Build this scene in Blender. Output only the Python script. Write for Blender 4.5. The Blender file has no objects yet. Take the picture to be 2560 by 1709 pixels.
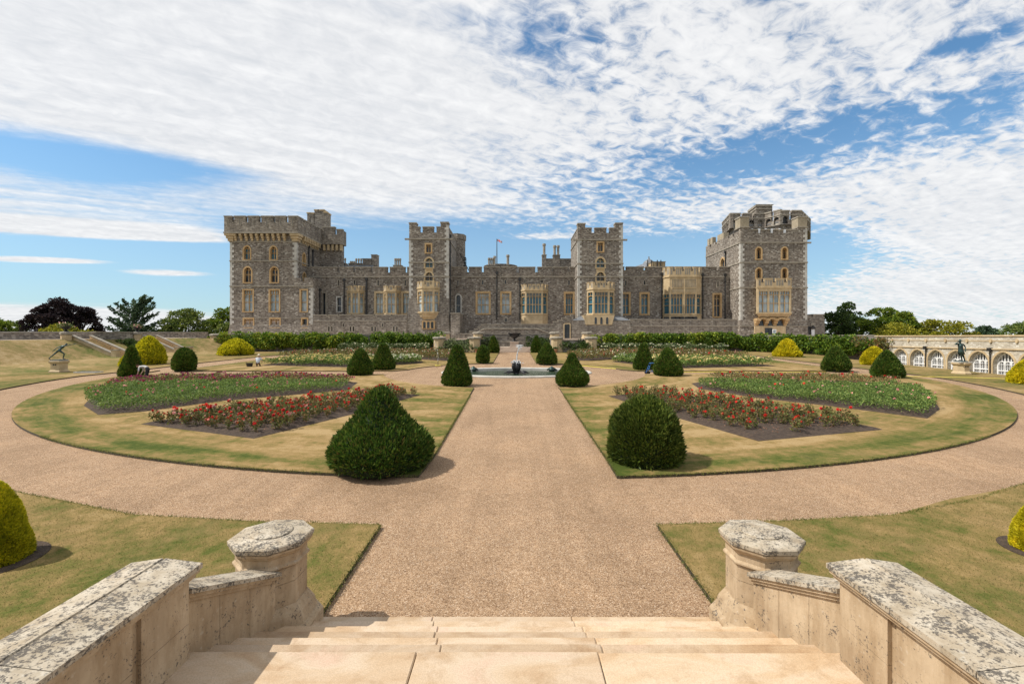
import bpy, bmesh, math, random
import numpy as np
from mathutils import Vector
from mathutils.geometry import tessellate_polygon, delaunay_2d_cdt

random.seed(7)
rng = np.random.default_rng(7)
C = bpy.context.scene.collection
PI = math.pi
# ------------------------------------------------------------------ camera model (source photo 2560 wide)
F, PX0, HY, CAMZ = 1138.0, 1286.0, 842.0, 4.7
SL = 0.026                                   # the garden rises gently towards the castle
def gz(y): return SL * y
def ground(px, py):                          # photo point on the garden plane -> plan
    D = CAMZ * F / (py - HY + SL * F)
    return (px - PX0) * D / F, D
S = 2560.0 / 2349.0
REG = {1: (500, 480, .2551), 2: (880, 480, .2551), 3: (1280, 480, .2551), 4: (1660, 480, .2551), 5: (0, 700, .2554),
       6: (2060, 700, .2551), 7: (1000, 780, .2384), 0: (0, 0, S)}
class Sec:                                   # a frontal plane at depth D, addressed in photo measurements
    def __init__(s, r, D): s.r, s.D = REG[r], D
    def u(s, x): return (s.r[0] + x * s.r[2] - PX0) * s.D / F
    def z(s, y): return CAMZ - (s.r[1] + y * s.r[2] - HY) * s.D / F

# ------------------------------------------------------------------ materials
def new_mat(name):
    m = bpy.data.materials.new(name); m.use_nodes = True
    nt = m.node_tree; b = nt.nodes['Principled BSDF']
    return m, nt, b
def nd(nt, typ, **kw):
    n = nt.nodes.new(typ)
    for k, v in kw.items():
        if k in n.inputs: n.inputs[k].default_value = v
        else: setattr(n, k, v)
    return n
def math_n(nt, op, a, b=None, c=None, clamp=False):
    n = nt.nodes.new('ShaderNodeMath'); n.operation = op; n.use_clamp = clamp
    for i, v in enumerate((a, b, c)):
        if v is None: continue
        if isinstance(v, (int, float)): n.inputs[i].default_value = v
        else: nt.links.new(v, n.inputs[i])
    return n.outputs[0]
def ramp(nt, fac, stops, interp='LINEAR'):
    r = nt.nodes.new('ShaderNodeValToRGB'); e = r.color_ramp.elements; r.color_ramp.interpolation = interp
    while len(e) < len(stops): e.new(.5)
    for el, (p, c) in zip(e, stops):
        el.position = p; el.color = (*c, 1) if len(c) == 3 else c
    nt.links.new(fac, r.inputs[0]); return r.outputs[0]
def mixc(nt, fac, a, b, mode='MIX'):
    n = nt.nodes.new('ShaderNodeMix'); n.data_type = 'RGBA'; n.blend_type = mode
    for i, v in ((0, fac), (6, a), (7, b)):
        if isinstance(v, (int, float)): n.inputs[i].default_value = v
        elif isinstance(v, tuple): n.inputs[i].default_value = (*v, 1)
        else: nt.links.new(v, n.inputs[i])
    return n.outputs[2]
def pos(nt):
    return nt.nodes.new('ShaderNodeNewGeometry').outputs['Position']
def noise(nt, vec, scale, detail=4, rough=.55, dist=0):
    n = nd(nt, 'ShaderNodeTexNoise'); n.inputs['Scale'].default_value = scale; n.inputs['Detail'].default_value = detail
    n.inputs['Roughness'].default_value = rough; n.inputs['Distortion'].default_value = dist
    if vec is not None: nt.links.new(vec, n.inputs['Vector'])
    return n.outputs['Fac']
def mapping(nt, vec, scale=(1, 1, 1), rot=(0, 0, 0), loc=(0, 0, 0)):
    n = nd(nt, 'ShaderNodeMapping'); n.inputs['Scale'].default_value = scale
    n.inputs['Rotation'].default_value = rot; n.inputs['Location'].default_value = loc
    nt.links.new(vec, n.inputs['Vector']); return n.outputs[0]
def bump(nt, b, h, strength=.3, dist=.02):
    n = nd(nt, 'ShaderNodeBump'); n.inputs['Strength'].default_value = strength; n.inputs['Distance'].default_value = dist
    nt.links.new(h, n.inputs['Height']); nt.links.new(n.outputs[0], b.inputs['Normal'])

def noise_mat(name, c1, c2, scale=5, rough=.8, bs=.2, bd=.02, detail=5, metal=0, stretch=(1, 1, 1)):
    m, nt, b = new_mat(name)
    p = mapping(nt, pos(nt), stretch)
    f = noise(nt, p, scale, detail)
    nt.links.new(ramp(nt, f, [(.3, c1), (.7, c2)]), b.inputs['Base Color'])
    b.inputs['Roughness'].default_value = rough; b.inputs['Metallic'].default_value = metal
    if bs: bump(nt, b, noise(nt, p, scale * 4, 3), bs, bd)
    return m

def rubble_mat(name, tones, cell=(.36, .18), mortar=(.27, .25, .225), mort_w=.06, big=.35):
    """coursed rubble stone: cells squashed to courses, each stone its own tone"""
    m, nt, b = new_mat(name)
    P = pos(nt)
    s = nd(nt, 'ShaderNodeSeparateXYZ'); nt.links.new(P, s.inputs[0])
    along = math_n(nt, 'ADD', s.outputs[0], s.outputs[1])
    cmb = nd(nt, 'ShaderNodeCombineXYZ')
    nt.links.new(math_n(nt, 'DIVIDE', along, cell[0]), cmb.inputs[0])
    nt.links.new(math_n(nt, 'DIVIDE', s.outputs[2], cell[1]), cmb.inputs[1])
    v = nd(nt, 'ShaderNodeTexVoronoi'); v.voronoi_dimensions = '2D'; v.inputs['Scale'].default_value = 1
    v.inputs['Randomness'].default_value = .75
    nt.links.new(cmb.outputs[0], v.inputs['Vector'])
    sp = nd(nt, 'ShaderNodeSeparateColor'); nt.links.new(v.outputs['Color'], sp.inputs[0])
    col = ramp(nt, sp.outputs[0], tones)
    e = nd(nt, 'ShaderNodeTexVoronoi'); e.voronoi_dimensions = '2D'; e.feature = 'DISTANCE_TO_EDGE'
    e.inputs['Scale'].default_value = 1; e.inputs['Randomness'].default_value = .75
    nt.links.new(cmb.outputs[0], e.inputs['Vector'])
    mk = math_n(nt, 'LESS_THAN', e.outputs['Distance'], mort_w)
    col = mixc(nt, mk, col, mortar)
    wx = ramp(nt, noise(nt, P, big, 5, .6), [(.3, (.78, .78, .78)), (.7, (1.1, 1.09, 1.06))])
    col = mixc(nt, 1.0, col, wx, 'MULTIPLY')
    wash = ramp(nt, noise(nt, mapping(nt, P, (1, 1, .16)), .9, 4), [(.42, (1, 1, 1)), (.75, (.72, .7, .68))])
    col = mixc(nt, 1.0, col, wash, 'MULTIPLY')
    nt.links.new(col, b.inputs['Base Color']); b.inputs['Roughness'].default_value = .9
    bump(nt, b, math_n(nt, 'MINIMUM', e.outputs['Distance'], .25), .6, .05)
    return m

M = {}
M['castle'] = rubble_mat('castle_rubble', [(0, (.085, .067, .052)), (.2, (.158, .128, .10)), (.5, (.218, .182, .148)), (.76, (.272, .234, .195)), (.92, (.345, .31, .262)), (1, (.52, .485, .43))])
M['castle_grey'] = rubble_mat('castle_grey_courses', [(0, (.13, .108, .086)), (.4, (.215, .182, .147)), (.8, (.29, .252, .207)), (1, (.43, .39, .33))], cell=(.42, .18))
M['wall_stone'] = rubble_mat('garden_wall_stone', [(0, (.13, .115, .1)), (.5, (.24, .21, .18)), (1, (.42, .385, .335))], cell=(.45, .2))
M['orang'] = rubble_mat('pale_coursed_stone', [(0, (.38, .345, .28)), (.4, (.5, .455, .37)), (.75, (.57, .525, .44)), (1, (.68, .66, .61))], cell=(.3, .13), mortar=(.48, .44, .36))
M['cream'] = noise_mat('cream_dressed_stone', (.40, .295, .165), (.56, .44, .27), 1.3, .85, .15)
M['honey'] = noise_mat('honey_dressed_stone', (.40, .25, .11), (.54, .385, .205), 1.1, .85, .15)
M['greycap'] = noise_mat('grey_coping_stone', (.22, .195, .155), (.36, .32, .26), 1.1, .9, .2)
M['quoin'] = noise_mat('pale_quoin_stone', (.36, .34, .30), (.58, .56, .51), 1.4, .85, .1)
M['lead'] = noise_mat('lead_roof', (.12, .13, .145), (.2, .21, .22), 2, .5, .1)
M['black'] = noise_mat('black_iron', (.012, .012, .013), (.03, .03, .03), 6, .5, .1)
M['white'] = noise_mat('white_paint', (.74, .74, .73), (.82, .82, .81), 3, .45, .05)
M['bronze'] = noise_mat('green_bronze', (.018, .03, .03), (.05, .095, .085), 5, .45, .2, metal=.5)
M['darkmetal'] = noise_mat('dark_cast_metal', (.015, .015, .018), (.04, .04, .042), 6, .45, .2, metal=.4)
M['path_stone'] = noise_mat('pinkish_paving', (.42, .33, .26), (.55, .45, .36), 1.5, .85, .1)
def glass_mat(name, c1, c2):
    m, nt, b = new_mat(name)
    f = noise(nt, mapping(nt, pos(nt), (1, 1, .5)), .9, 2)
    nt.links.new(ramp(nt, f, [(.35, c1), (.65, c2)]), b.inputs['Base Color'])
    b.inputs['Roughness'].default_value = .12; b.inputs['IOR'].default_value = 1.5
    return m
M['pale_glass'] = glass_mat('glass_before_pale_blinds', (.2, .27, .31), (.44, .51, .53))
M['teal_glass'] = glass_mat('teal_window_glass', (.03, .1, .145), (.06, .16, .21))
M['dark_glass'] = glass_mat('dark_window_glass', (.012, .016, .02), (.05, .06, .07))
M['blind'] = noise_mat('pink_blind_panel', (.55, .46, .4), (.62, .53, .46), 2, .8, 0)

def leaf_mat(name, cols, trans=.25, rough=.6):
    m, nt, b = new_mat(name)
    g = nt.nodes.new('ShaderNodeNewGeometry')
    n = len(cols)
    c = ramp(nt, g.outputs['Random Per Island'], [(i / (n - 1), cc) for i, cc in enumerate(cols)])
    c = mixc(nt, 1.0, c, ramp(nt, noise(nt, g.outputs['Position'], 1.1, 4), [(.3, (.72, .74, .7)), (.7, (1.2, 1.15, 1.0))]), 'MULTIPLY')
    c = mixc(nt, 1.0, c, ramp(nt, noise(nt, g.outputs['Position'], 5.5, 3), [(.32, (.74, .75, .72)), (.68, (1.25, 1.22, 1.1))]), 'MULTIPLY')
    nt.links.new(c, b.inputs['Base Color']); b.inputs['Roughness'].default_value = rough
    b.inputs['Specular IOR Level'].default_value = .25
    if trans:
        t = nd(nt, 'ShaderNodeBsdfTranslucent'); nt.links.new(c, t.inputs[0])
        mx = nd(nt, 'ShaderNodeMixShader'); mx.inputs[0].default_value = trans
        nt.links.new(b.outputs[0], mx.inputs[1]); nt.links.new(t.outputs[0], mx.inputs[2])
        nt.links.new(mx.outputs[0], nt.nodes['Material Output'].inputs[0])
    return m
M['yew'] = leaf_mat('yew_leaf', [(.014, .042, .007), (.038, .092, .014), (.06, .125, .018), (.085, .155, .024), (.15, .23, .04), (.16, .12, .04)], .2)
M['yew_olive'] = leaf_mat('olive_yew_leaf', [(.026, .05, .008), (.06, .098, .016), (.1, .145, .024), (.18, .21, .045)], .2)
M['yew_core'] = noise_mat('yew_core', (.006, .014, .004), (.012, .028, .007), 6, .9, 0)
M['gold'] = leaf_mat('golden_yew_leaf', [(.36, .33, .01), (.56, .5, .016), (.70, .62, .025), (.8, .72, .05)], .4)
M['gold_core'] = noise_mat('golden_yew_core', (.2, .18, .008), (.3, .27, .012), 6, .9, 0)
M['golddull'] = leaf_mat('dull_golden_yew_leaf', [(.24, .27, .012), (.46, .45, .018), (.62, .58, .025), (.75, .68, .045)], .42)
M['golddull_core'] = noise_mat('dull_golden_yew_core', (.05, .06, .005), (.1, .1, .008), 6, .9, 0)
M['climber'] = leaf_mat('climber_leaf', [(.03, .075, .01), (.08, .16, .02), (.15, .25, .03), (.28, .36, .05)], .35)
M['climber_y'] = leaf_mat('yellowing_climber_leaf', [(.06, .12, .012), (.16, .25, .025), (.3, .37, .04), (.46, .46, .08)], .35)
M['rose_leaf'] = leaf_mat('rose_leaf', [(.06, .12, .03), (.12, .205, .05), (.19, .28, .075), (.29, .35, .12)], .3)
M['rose_leaf_dry'] = leaf_mat('dry_rose_leaf', [(.06, .085, .025), (.12, .15, .045), (.19, .2, .07), (.26, .17, .08), (.26, .12, .07)], .3)
M['soft_leaf'] = leaf_mat('greyish_shrub_leaf', [(.04, .07, .03), (.09, .13, .06), (.15, .2, .09), (.22, .26, .14)], .3)
M['beech'] = leaf_mat('copper_beech_leaf', [(.012, .009, .015), (.024, .017, .026), (.042, .027, .036), (.064, .042, .045)], .2)
M['tree1'] = leaf_mat('dark_tree_leaf', [(.015, .036, .01), (.035, .07, .018), (.065, .11, .025), (.10, .15, .035)], .25)
M['tree2'] = leaf_mat('green_tree_leaf', [(.04, .085, .012), (.1, .17, .022), (.18, .26, .03), (.28, .32, .045)], .3)
M['tree3'] = leaf_mat('pale_tree_leaf', [(.045, .085, .02), (.1, .155, .035), (.17, .23, .055), (.28, .33, .1)], .3)
M['tree4'] = leaf_mat('yellow_tree_leaf', [(.09, .12, .012), (.2, .22, .02), (.32, .31, .03), (.42, .38, .045)], .3)
M['treeb'] = leaf_mat('blue_green_leaf', [(.018, .045, .026), (.042, .085, .05), (.075, .125, .07), (.11, .17, .1)], .25)
M['bark'] = noise_mat('bark', (.04, .03, .022), (.1, .075, .05), 4, .9, .3, stretch=(1, 1, .3))
M['stem'] = noise_mat('rose_stem', (.08, .06, .03), (.14, .12, .05), 20, .8, 0)
def bloom_mat(name, cols): return leaf_mat(name, cols, .2, .5)
M['red'] = bloom_mat('red_petal', [(.52, .008, .02), (.72, .025, .03), (.78, .06, .05), (.72, .05, .14)])
M['coral'] = bloom_mat('coral_petal', [(.7, .02, .02), (.78, .05, .04), (.8, .1, .07), (.7, .08, .12)])
M['pink'] = bloom_mat('pink_petal', [(.75, .25, .35), (.78, .4, .45), (.85, .6, .6), (.8, .3, .35)])
M['purple'] = bloom_mat('magenta_petal', [(.2, .01, .09), (.4, .03, .2), (.5, .06, .25), (.55, .12, .3)])
M['yellow'] = bloom_mat('cream_yellow_petal', [(.75, .6, .25), (.8, .7, .4), (.82, .75, .5), (.8, .6, .3)])
M['whitef'] = bloom_mat('white_petal', [(.7, .7, .65), (.8, .8, .76), (.8, .78, .7), (.85, .85, .85)])
M['straw'] = leaf_mat('grass_blade', [(.06, .09, .02), (.12, .125, .036), (.2, .155, .062), (.28, .205, .1)], .4)
M['greenblade'] = leaf_mat('green_grass_blade', [(.06, .10, .02), (.11, .16, .035), (.2, .2, .06), (.3, .26, .11)], .3)

# gravel
def gravel():
    m, nt, b = new_mat('gravel')
    P = pos(nt)
    def cells(sc):
        v = nd(nt, 'ShaderNodeTexVoronoi'); v.inputs['Scale'].default_value = sc; nt.links.new(P, v.inputs['Vector'])
        s = nd(nt, 'ShaderNodeSeparateColor'); nt.links.new(v.outputs['Color'], s.inputs[0])
        return v.outputs['Distance'], s.outputs[0]
    d1, c1 = cells(78); d2, c2 = cells(33)
    col = ramp(nt, c1, [(0, (.115, .066, .038)), (.25, (.245, .152, .086)), (.6, (.35, .23, .138)), (.88, (.44, .31, .196)), (1, (.57, .46, .35))])
    col2 = ramp(nt, c2, [(0, (.88, .87, .86)), (1, (1.1, 1.1, 1.09))])
    col = mixc(nt, 1.0, col, col2, 'MULTIPLY')
    patch = ramp(nt, noise(nt, P, .35, 6, .6), [(.3, (.82, .81, .80)), (.52, (1, 1, 1)), (.72, (1.12, 1.1, 1.07))])
    col = mixc(nt, 1.0, col, patch, 'MULTIPLY')
    # raked tracks that follow the walks
    tr = ramp(nt, noise(nt, mapping(nt, P, (1.6, .07, 1)), 1.5, 3), [(.35, (.93, .925, .92)), (.65, (1.05, 1.05, 1.05))])
    col = mixc(nt, 1.0, col, tr, 'MULTIPLY')
    sc_ = ramp(nt, noise(nt, P, 3.3, 6, .72, .6), [(.3, (.84, .83, .82)), (.5, (1, 1, 1)), (.7, (1.1, 1.09, 1.08))]); col = mixc(nt, 1.0, col, sc_, 'MULTIPLY')
    grey = ramp(nt, noise(nt, mapping(nt, P, (.5, 1.5, 1), loc=(3, 1, 0)), .9, 6, .7), [(.68, (0, 0, 0)), (.82, (1, 1, 1))])
    col = mixc(nt, math_n(nt, 'MULTIPLY', grey, .4), col, (.25, .23, .21))
    nt.links.new(col, b.inputs['Base Color']); b.inputs['Roughness'].default_value = .95
    b.inputs['Specular IOR Level'].default_value = .2
    bump(nt, b, d1, .5, .012)
    return m
M['gravel'] = gravel()

def grass_mat(name, cx=0, cy=46, stripe=0.0, edge=None, bias=0.0, tone=(1, 1, 1)):
    m, nt, b = new_mat(name)
    P = pos(nt)
    big = noise(nt, P, .16, 5, .6); mid = noise(nt, P, 1.2, 5, .65)
    fine = noise(nt, mapping(nt, P, (1, .6, 1)), 26, 3, .7)
    s = nd(nt, 'ShaderNodeSeparateXYZ'); nt.links.new(P, s.inputs[0])
    dx = math_n(nt, 'SUBTRACT', s.outputs[0], cx); dy = math_n(nt, 'SUBTRACT', s.outputs[1], cy)
    f = math_n(nt, 'ADD', math_n(nt, 'MULTIPLY', math_n(nt, 'SUBTRACT', big, .5), 1.7), math_n(nt, 'MULTIPLY', math_n(nt, 'SUBTRACT', mid, .5), 1.15))
    f = math_n(nt, 'ADD', f, .775)
    f = math_n(nt, 'ADD', f, math_n(nt, 'MULTIPLY', fine, .35))
    f = math_n(nt, 'SUBTRACT', f, .30 - bias)
    if edge:
        a, bb = edge
        q = math_n(nt, 'SQRT', math_n(nt, 'ADD', math_n(nt, 'POWER', math_n(nt, 'DIVIDE', dx, a), 2), math_n(nt, 'POWER', math_n(nt, 'DIVIDE', dy, bb), 2)))
        wob = math_n(nt, 'MULTIPLY', math_n(nt, 'SUBTRACT', mid, .5), .08)
        ef = nd(nt, 'ShaderNodeMapRange'); ef.interpolation_type = 'SMOOTHSTEP'
        ef.inputs['From Min'].default_value = .89; ef.inputs['From Max'].default_value = 1.0
        nt.links.new(math_n(nt, 'ADD', q, wob), ef.inputs['Value'])
        f = math_n(nt, 'SUBTRACT', f, math_n(nt, 'MULTIPLY', ef.outputs[0], .36))
        ax = math_n(nt, 'ABSOLUTE', dx)
        ef2 = nd(nt, 'ShaderNodeMapRange'); ef2.interpolation_type = 'SMOOTHSTEP'
        ef2.inputs['From Min'].default_value = 5.2; ef2.inputs['From Max'].default_value = 3.0
        nt.links.new(math_n(nt, 'ADD', ax, math_n(nt, 'MULTIPLY', wob, 8)), ef2.inputs['Value'])
        f = math_n(nt, 'SUBTRACT', f, math_n(nt, 'MULTIPLY', ef2.outputs[0], .25))
        if stripe:
            th = math_n(nt, 'ARCTAN2', dy, dx)
            cs = nd(nt, 'ShaderNodeCombineXYZ'); nt.links.new(math_n(nt, 'MULTIPLY', q, 46), cs.inputs[0]); nt.links.new(math_n(nt, 'MULTIPLY', th, 5), cs.inputs[1])
            f = math_n(nt, 'ADD', f, math_n(nt, 'MULTIPLY', math_n(nt, 'SUBTRACT', noise(nt, cs.outputs[0], 1.0, 7, .72), .5), 1.5))
            w = math_n(nt, 'SINE', math_n(nt, 'ADD', math_n(nt, 'MULTIPLY', q, 82), math_n(nt, 'MULTIPLY', mid, 2.2)))
            f = math_n(nt, 'ADD', f, math_n(nt, 'MULTIPLY', w, stripe))
    tuft = noise(nt, mapping(nt, P, (1, .8, 1)), 3.6, 8, .78)
    f = math_n(nt, 'ADD', f, math_n(nt, 'MULTIPLY', math_n(nt, 'SUBTRACT', tuft, .5), 1.15))
    col = ramp(nt, f, [(.06, (.06, .088, .017)), (.28, (.118, .128, .034)), (.48, (.195, .158, .06)), (.68, (.28, .2, .09)), (.96, (.37, .275, .148))])
    sp = ramp(nt, noise(nt, P, 48, 3, .75), [(.3, (.66, .66, .64)), (.7, (1.28, 1.28, 1.26))])
    col = mixc(nt, 1.0, col, sp, 'MULTIPLY')
    col = mixc(nt, 1.0, col, tone, 'MULTIPLY')
    rust = ramp(nt, noise(nt, mapping(nt, P, (1, 1, 1), loc=(5, 9, 0)), .7, 6, .7), [(.5, (0, 0, 0)), (.7, (1, 1, 1))])
    col = mixc(nt, math_n(nt, 'MULTIPLY', rust, .35), col, (.27, .175, .085))
    nt.links.new(col, b.inputs['Base Color']); b.inputs['Roughness'].default_value = .95
    b.inputs['Specular IOR Level'].default_value = .1
    bump(nt, b, fine, .5, .03)
    return m
M['lawn'] = grass_mat('mown_dry_lawn', edge=(36.3, 32.2), stripe=.12, bias=.03, tone=(.93, .88, .80))
M['outer_lawn'] = grass_mat('dry_outer_lawn', bias=-.06, tone=(.85, .83, .74))
M['bank'] = grass_mat('dry_bank_grass', bias=-.1)
M['meadow'] = grass_mat('distant_grass', bias=-.3)
M['turf_edge'] = noise_mat('cut_turf_edge', (.03, .024, .016), (.075, .06, .035), 12, .95, .4)
M['soil'] = noise_mat('bed_soil', (.032, .020, .013), (.088, .058, .038), 7, .95, .7, .08)

def lichen_stone(name, base1, base2, amount=.5, scale=1.0):
    """old limestone, dark lichen patches on it"""
    m, nt, b = new_mat(name)
    P = pos(nt)
    col = ramp(nt, noise(nt, P, 1.8 * scale, 6, .6), [(.3, base1), (.7, base2)])
    streak = ramp(nt, noise(nt, mapping(nt, P, (1, 1, .22)), 4.2 * scale, 6, .7), [(.4, (1, 1, 1)), (.62, (.74, .69, .62)), (.78, (.5, .46, .41))])
    col = mixc(nt, 1.0, col, streak, 'MULTIPLY')
    n1 = noise(nt, P, 34 * scale, 6, .7, .2); n2 = noise(nt, P, 3.4 * scale, 6, .62); n3 = noise(nt, P, 11 * scale, 5, .6)
    def cen(n_, w_): return math_n(nt, 'MULTIPLY', math_n(nt, 'SUBTRACT', n_, .5), w_)
    k = math_n(nt, 'ADD', math_n(nt, 'ADD', cen(n1, 1.9), cen(n2, .95)), cen(n3, .75))
    k = ramp(nt, k, [(.26 - amount * .24, (0, 0, 0)), (.42 - amount * .24, (1, 1, 1))])
    col = mixc(nt, math_n(nt, 'MULTIPLY', k, .88), col, (.062, .054, .046))
    w = ramp(nt, noise(nt, P, 14 * scale, 4, .6), [(.62, (0, 0, 0)), (.7, (1, 1, 1))])
    col = mixc(nt, math_n(nt, 'MULTIPLY', w, .35 * min(1, amount * 2)), col, (.62, .58, .5))
    nt.links.new(col, b.inputs['Base Color']); b.inputs['Roughness'].default_value = .9
    bump(nt, b, noise(nt, P, 30, 5, .7), .35, .012)
    return m
M['coping'] = lichen_stone('lichened_coping', (.39, .335, .25), (.52, .455, .36), 1.12)
M['parapet'] = lichen_stone('old_limestone', (.36, .265, .165), (.54, .42, .28), .34)
def step_mat():
    m, nt, b = new_mat('sandstone_step')
    P = pos(nt); g = nt.nodes.new('ShaderNodeNewGeometry')
    col = ramp(nt, noise(nt, mapping(nt, P, (.6, 1.2, 1)), 1.3, 6, .6, 1.2), [(.26, (.47, .315, .185)), (.42, (.57, .43, .29)), (.58, (.63, .51, .385)), (.74, (.63, .46, .35))])
    t = ramp(nt, g.outputs['Random Per Island'], [(0, (.76, .71, .64)), (.5, (.88, .87, .85)), (1, (.97, .95, .9))])
    col = mixc(nt, 1.0, col, t, 'MULTIPLY')
    oi = nd(nt, 'ShaderNodeObjectInfo'); col = mixc(nt, 1.0, col, ramp(nt, oi.outputs['Random'], [(0, (.70, .65, .59)), (.5, (.9, .88, .85)), (1, (1.05, 1.04, 1.02))]), 'MULTIPLY')
    dk = ramp(nt, noise(nt, P, 22, 5, .75), [(.70, (0, 0, 0)), (.77, (1, 1, 1))])
    col = mixc(nt, math_n(nt, 'MULTIPLY', dk, .5), col, (.2, .14, .09))
    gs = ramp(nt, noise(nt, P, 70, 3, .7), [(.34, (.84, .83, .82)), (.66, (1.12, 1.12, 1.12))]); col = mixc(nt, 1.0, col, gs, 'MULTIPLY')
    st_ = ramp(nt, noise(nt, mapping(nt, P, loc=(7, 3, 0)), 2.4, 7, .72, .5), [(.5, (1, 1, 1)), (.72, (.74, .66, .57))]); col = mixc(nt, 1.0, col, st_, 'MULTIPLY')
    nt.links.new(col, b.inputs['Base Color']); b.inputs['Roughness'].default_value = .75
    bump(nt, b, noise(nt, P, 16, 5, .6), .2, .01)
    return m
M['step'] = step_mat()
def water_mat():
    m, nt, b = new_mat('pool_water')
    P = pos(nt)
    nt.links.new(ramp(nt, noise(nt, P, .5, 4), [(.35, (.012, .028, .014)), (.65, (.05, .07, .035))]), b.inputs['Base Color'])
    b.inputs['Roughness'].default_value = .18; b.inputs['IOR'].default_value = 1.33; b.inputs['Specular IOR Level'].default_value = .3
    bump(nt, b, noise(nt, mapping(nt, P, (1, 1, 1)), 3.2, 4, .6), .8, .1)
    return m
M['water'] = water_mat()
m, nt, b = new_mat('water_spray'); b.inputs['Base Color'].default_value = (.85, .87, .88, 1); b.inputs['Alpha'].default_value = .55; b.inputs['Roughness'].default_value = .2
nt.links.new(math_n(nt, 'MULTIPLY_ADD', noise(nt, pos(nt), 6, 3), .5, .3), b.inputs['Alpha']); M['spray'] = m
M['skin'] = noise_mat('skin', (.45, .27, .2), (.52, .33, .25), 8, .6, 0)
M['shirt'] = noise_mat('grey_white_shirt', (.45, .43, .41), (.58, .56, .53), 8, .85, .2)
M['bshirt'] = noise_mat('pale_blue_shirt', (.42, .47, .53), (.52, .57, .63), 8, .85, .2)
M['trousers'] = noise_mat('dark_trousers', (.015, .014, .016), (.035, .033, .036), 8, .9, .2)
M['browntr'] = noise_mat('brown_trousers', (.12, .07, .05), (.18, .11, .08), 8, .9, .2)
M['hat'] = noise_mat('straw_hat', (.55, .46, .33), (.66, .57, .43), 20, .85, .2)
M['blue'] = noise_mat('blue_paint', (.015, .09, .26), (.03, .13, .34), 5, .4, .05)
M['hose'] = noise_mat('yellow_hose', (.6, .5, .06), (.7, .6, .12), 5, .5, 0)
M['terra'] = noise_mat('terracotta', (.38, .17, .09), (.5, .25, .15), 6, .85, .1)
M['flagred'] = noise_mat('flag_red', (.5, .02, .04), (.55, .03, .05), 3, .8, 0)
M['flagblue'] = noise_mat('flag_blue', (.02, .03, .2), (.03, .04, .24), 3, .8, 0)
M['tarp_and_glare'] = noise_mat('white_sheeting_and_glare', (.6, .62, .65), (.75, .77, .8), 2, .4, .5, .2)

# ------------------------------------------------------------------ mesh builder and tagging
OFF = {}
def off(o): return OFF.get(o.name, Vector((0, 0, 0)))
def tag(o, label=None, cat=None, group=None, kind=None):
    if label: o['label'] = label
    if cat: o['category'] = cat
    if group: o['group'] = group
    if kind: o['kind'] = kind
    return o
def thing(name, label, cat, loc=(0, 0, 0), group=None):
    o = bpy.data.objects.new(name, None); C.objects.link(o); o.location = loc; o.empty_display_size = .3
    OFF[o.name] = Vector(loc)
    return tag(o, label, cat, group)

def in_poly(x, y, poly):
    c = False; j = len(poly) - 1
    for i in range(len(poly)):
        if (poly[i][1] > y) != (poly[j][1] > y) and x < (poly[j][0] - poly[i][0]) * (y - poly[i][1]) / (poly[j][1] - poly[i][1]) + poly[i][0]: c = not c
        j = i
    return c
def cdt(loops):
    """triangles of an outline with holes"""
    V, Ed = [], []
    for l in loops:
        i = len(V); n = len(l); V += [Vector((p[0], p[1])) for p in l]; Ed += [(i + k, i + (k + 1) % n) for k in range(n)]
    v, _, f = delaunay_2d_cdt(V, Ed, [], 0, 1e-6)[:3]
    out = []
    for t in f:
        x = sum(v[k].x for k in t) / 3; y = sum(v[k].y for k in t) / 3
        if in_poly(x, y, loops[0]) and not any(in_poly(x, y, h) for h in loops[1:]): out.append(tuple(t))
    return [(p.x, p.y) for p in v], out
class Frame:                                  # u along the face, d into it, z up
    def __init__(s, o, uv, nv): s.o, s.uv, s.nv = Vector(o), Vector(uv), Vector(nv)
    def __call__(s, u, d, z): return s.o + s.uv * u + s.nv * d + Vector((0, 0, z))
def front(D): return Frame((0, D, 0), (1, 0, 0), (0, 1, 0))
def face_px(X): return Frame((X, 0, 0), (0, 1, 0), (-1, 0, 0))      # visible from +x
def face_nx(X): return Frame((X, 0, 0), (0, 1, 0), (1, 0, 0))       # visible from -x

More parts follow.
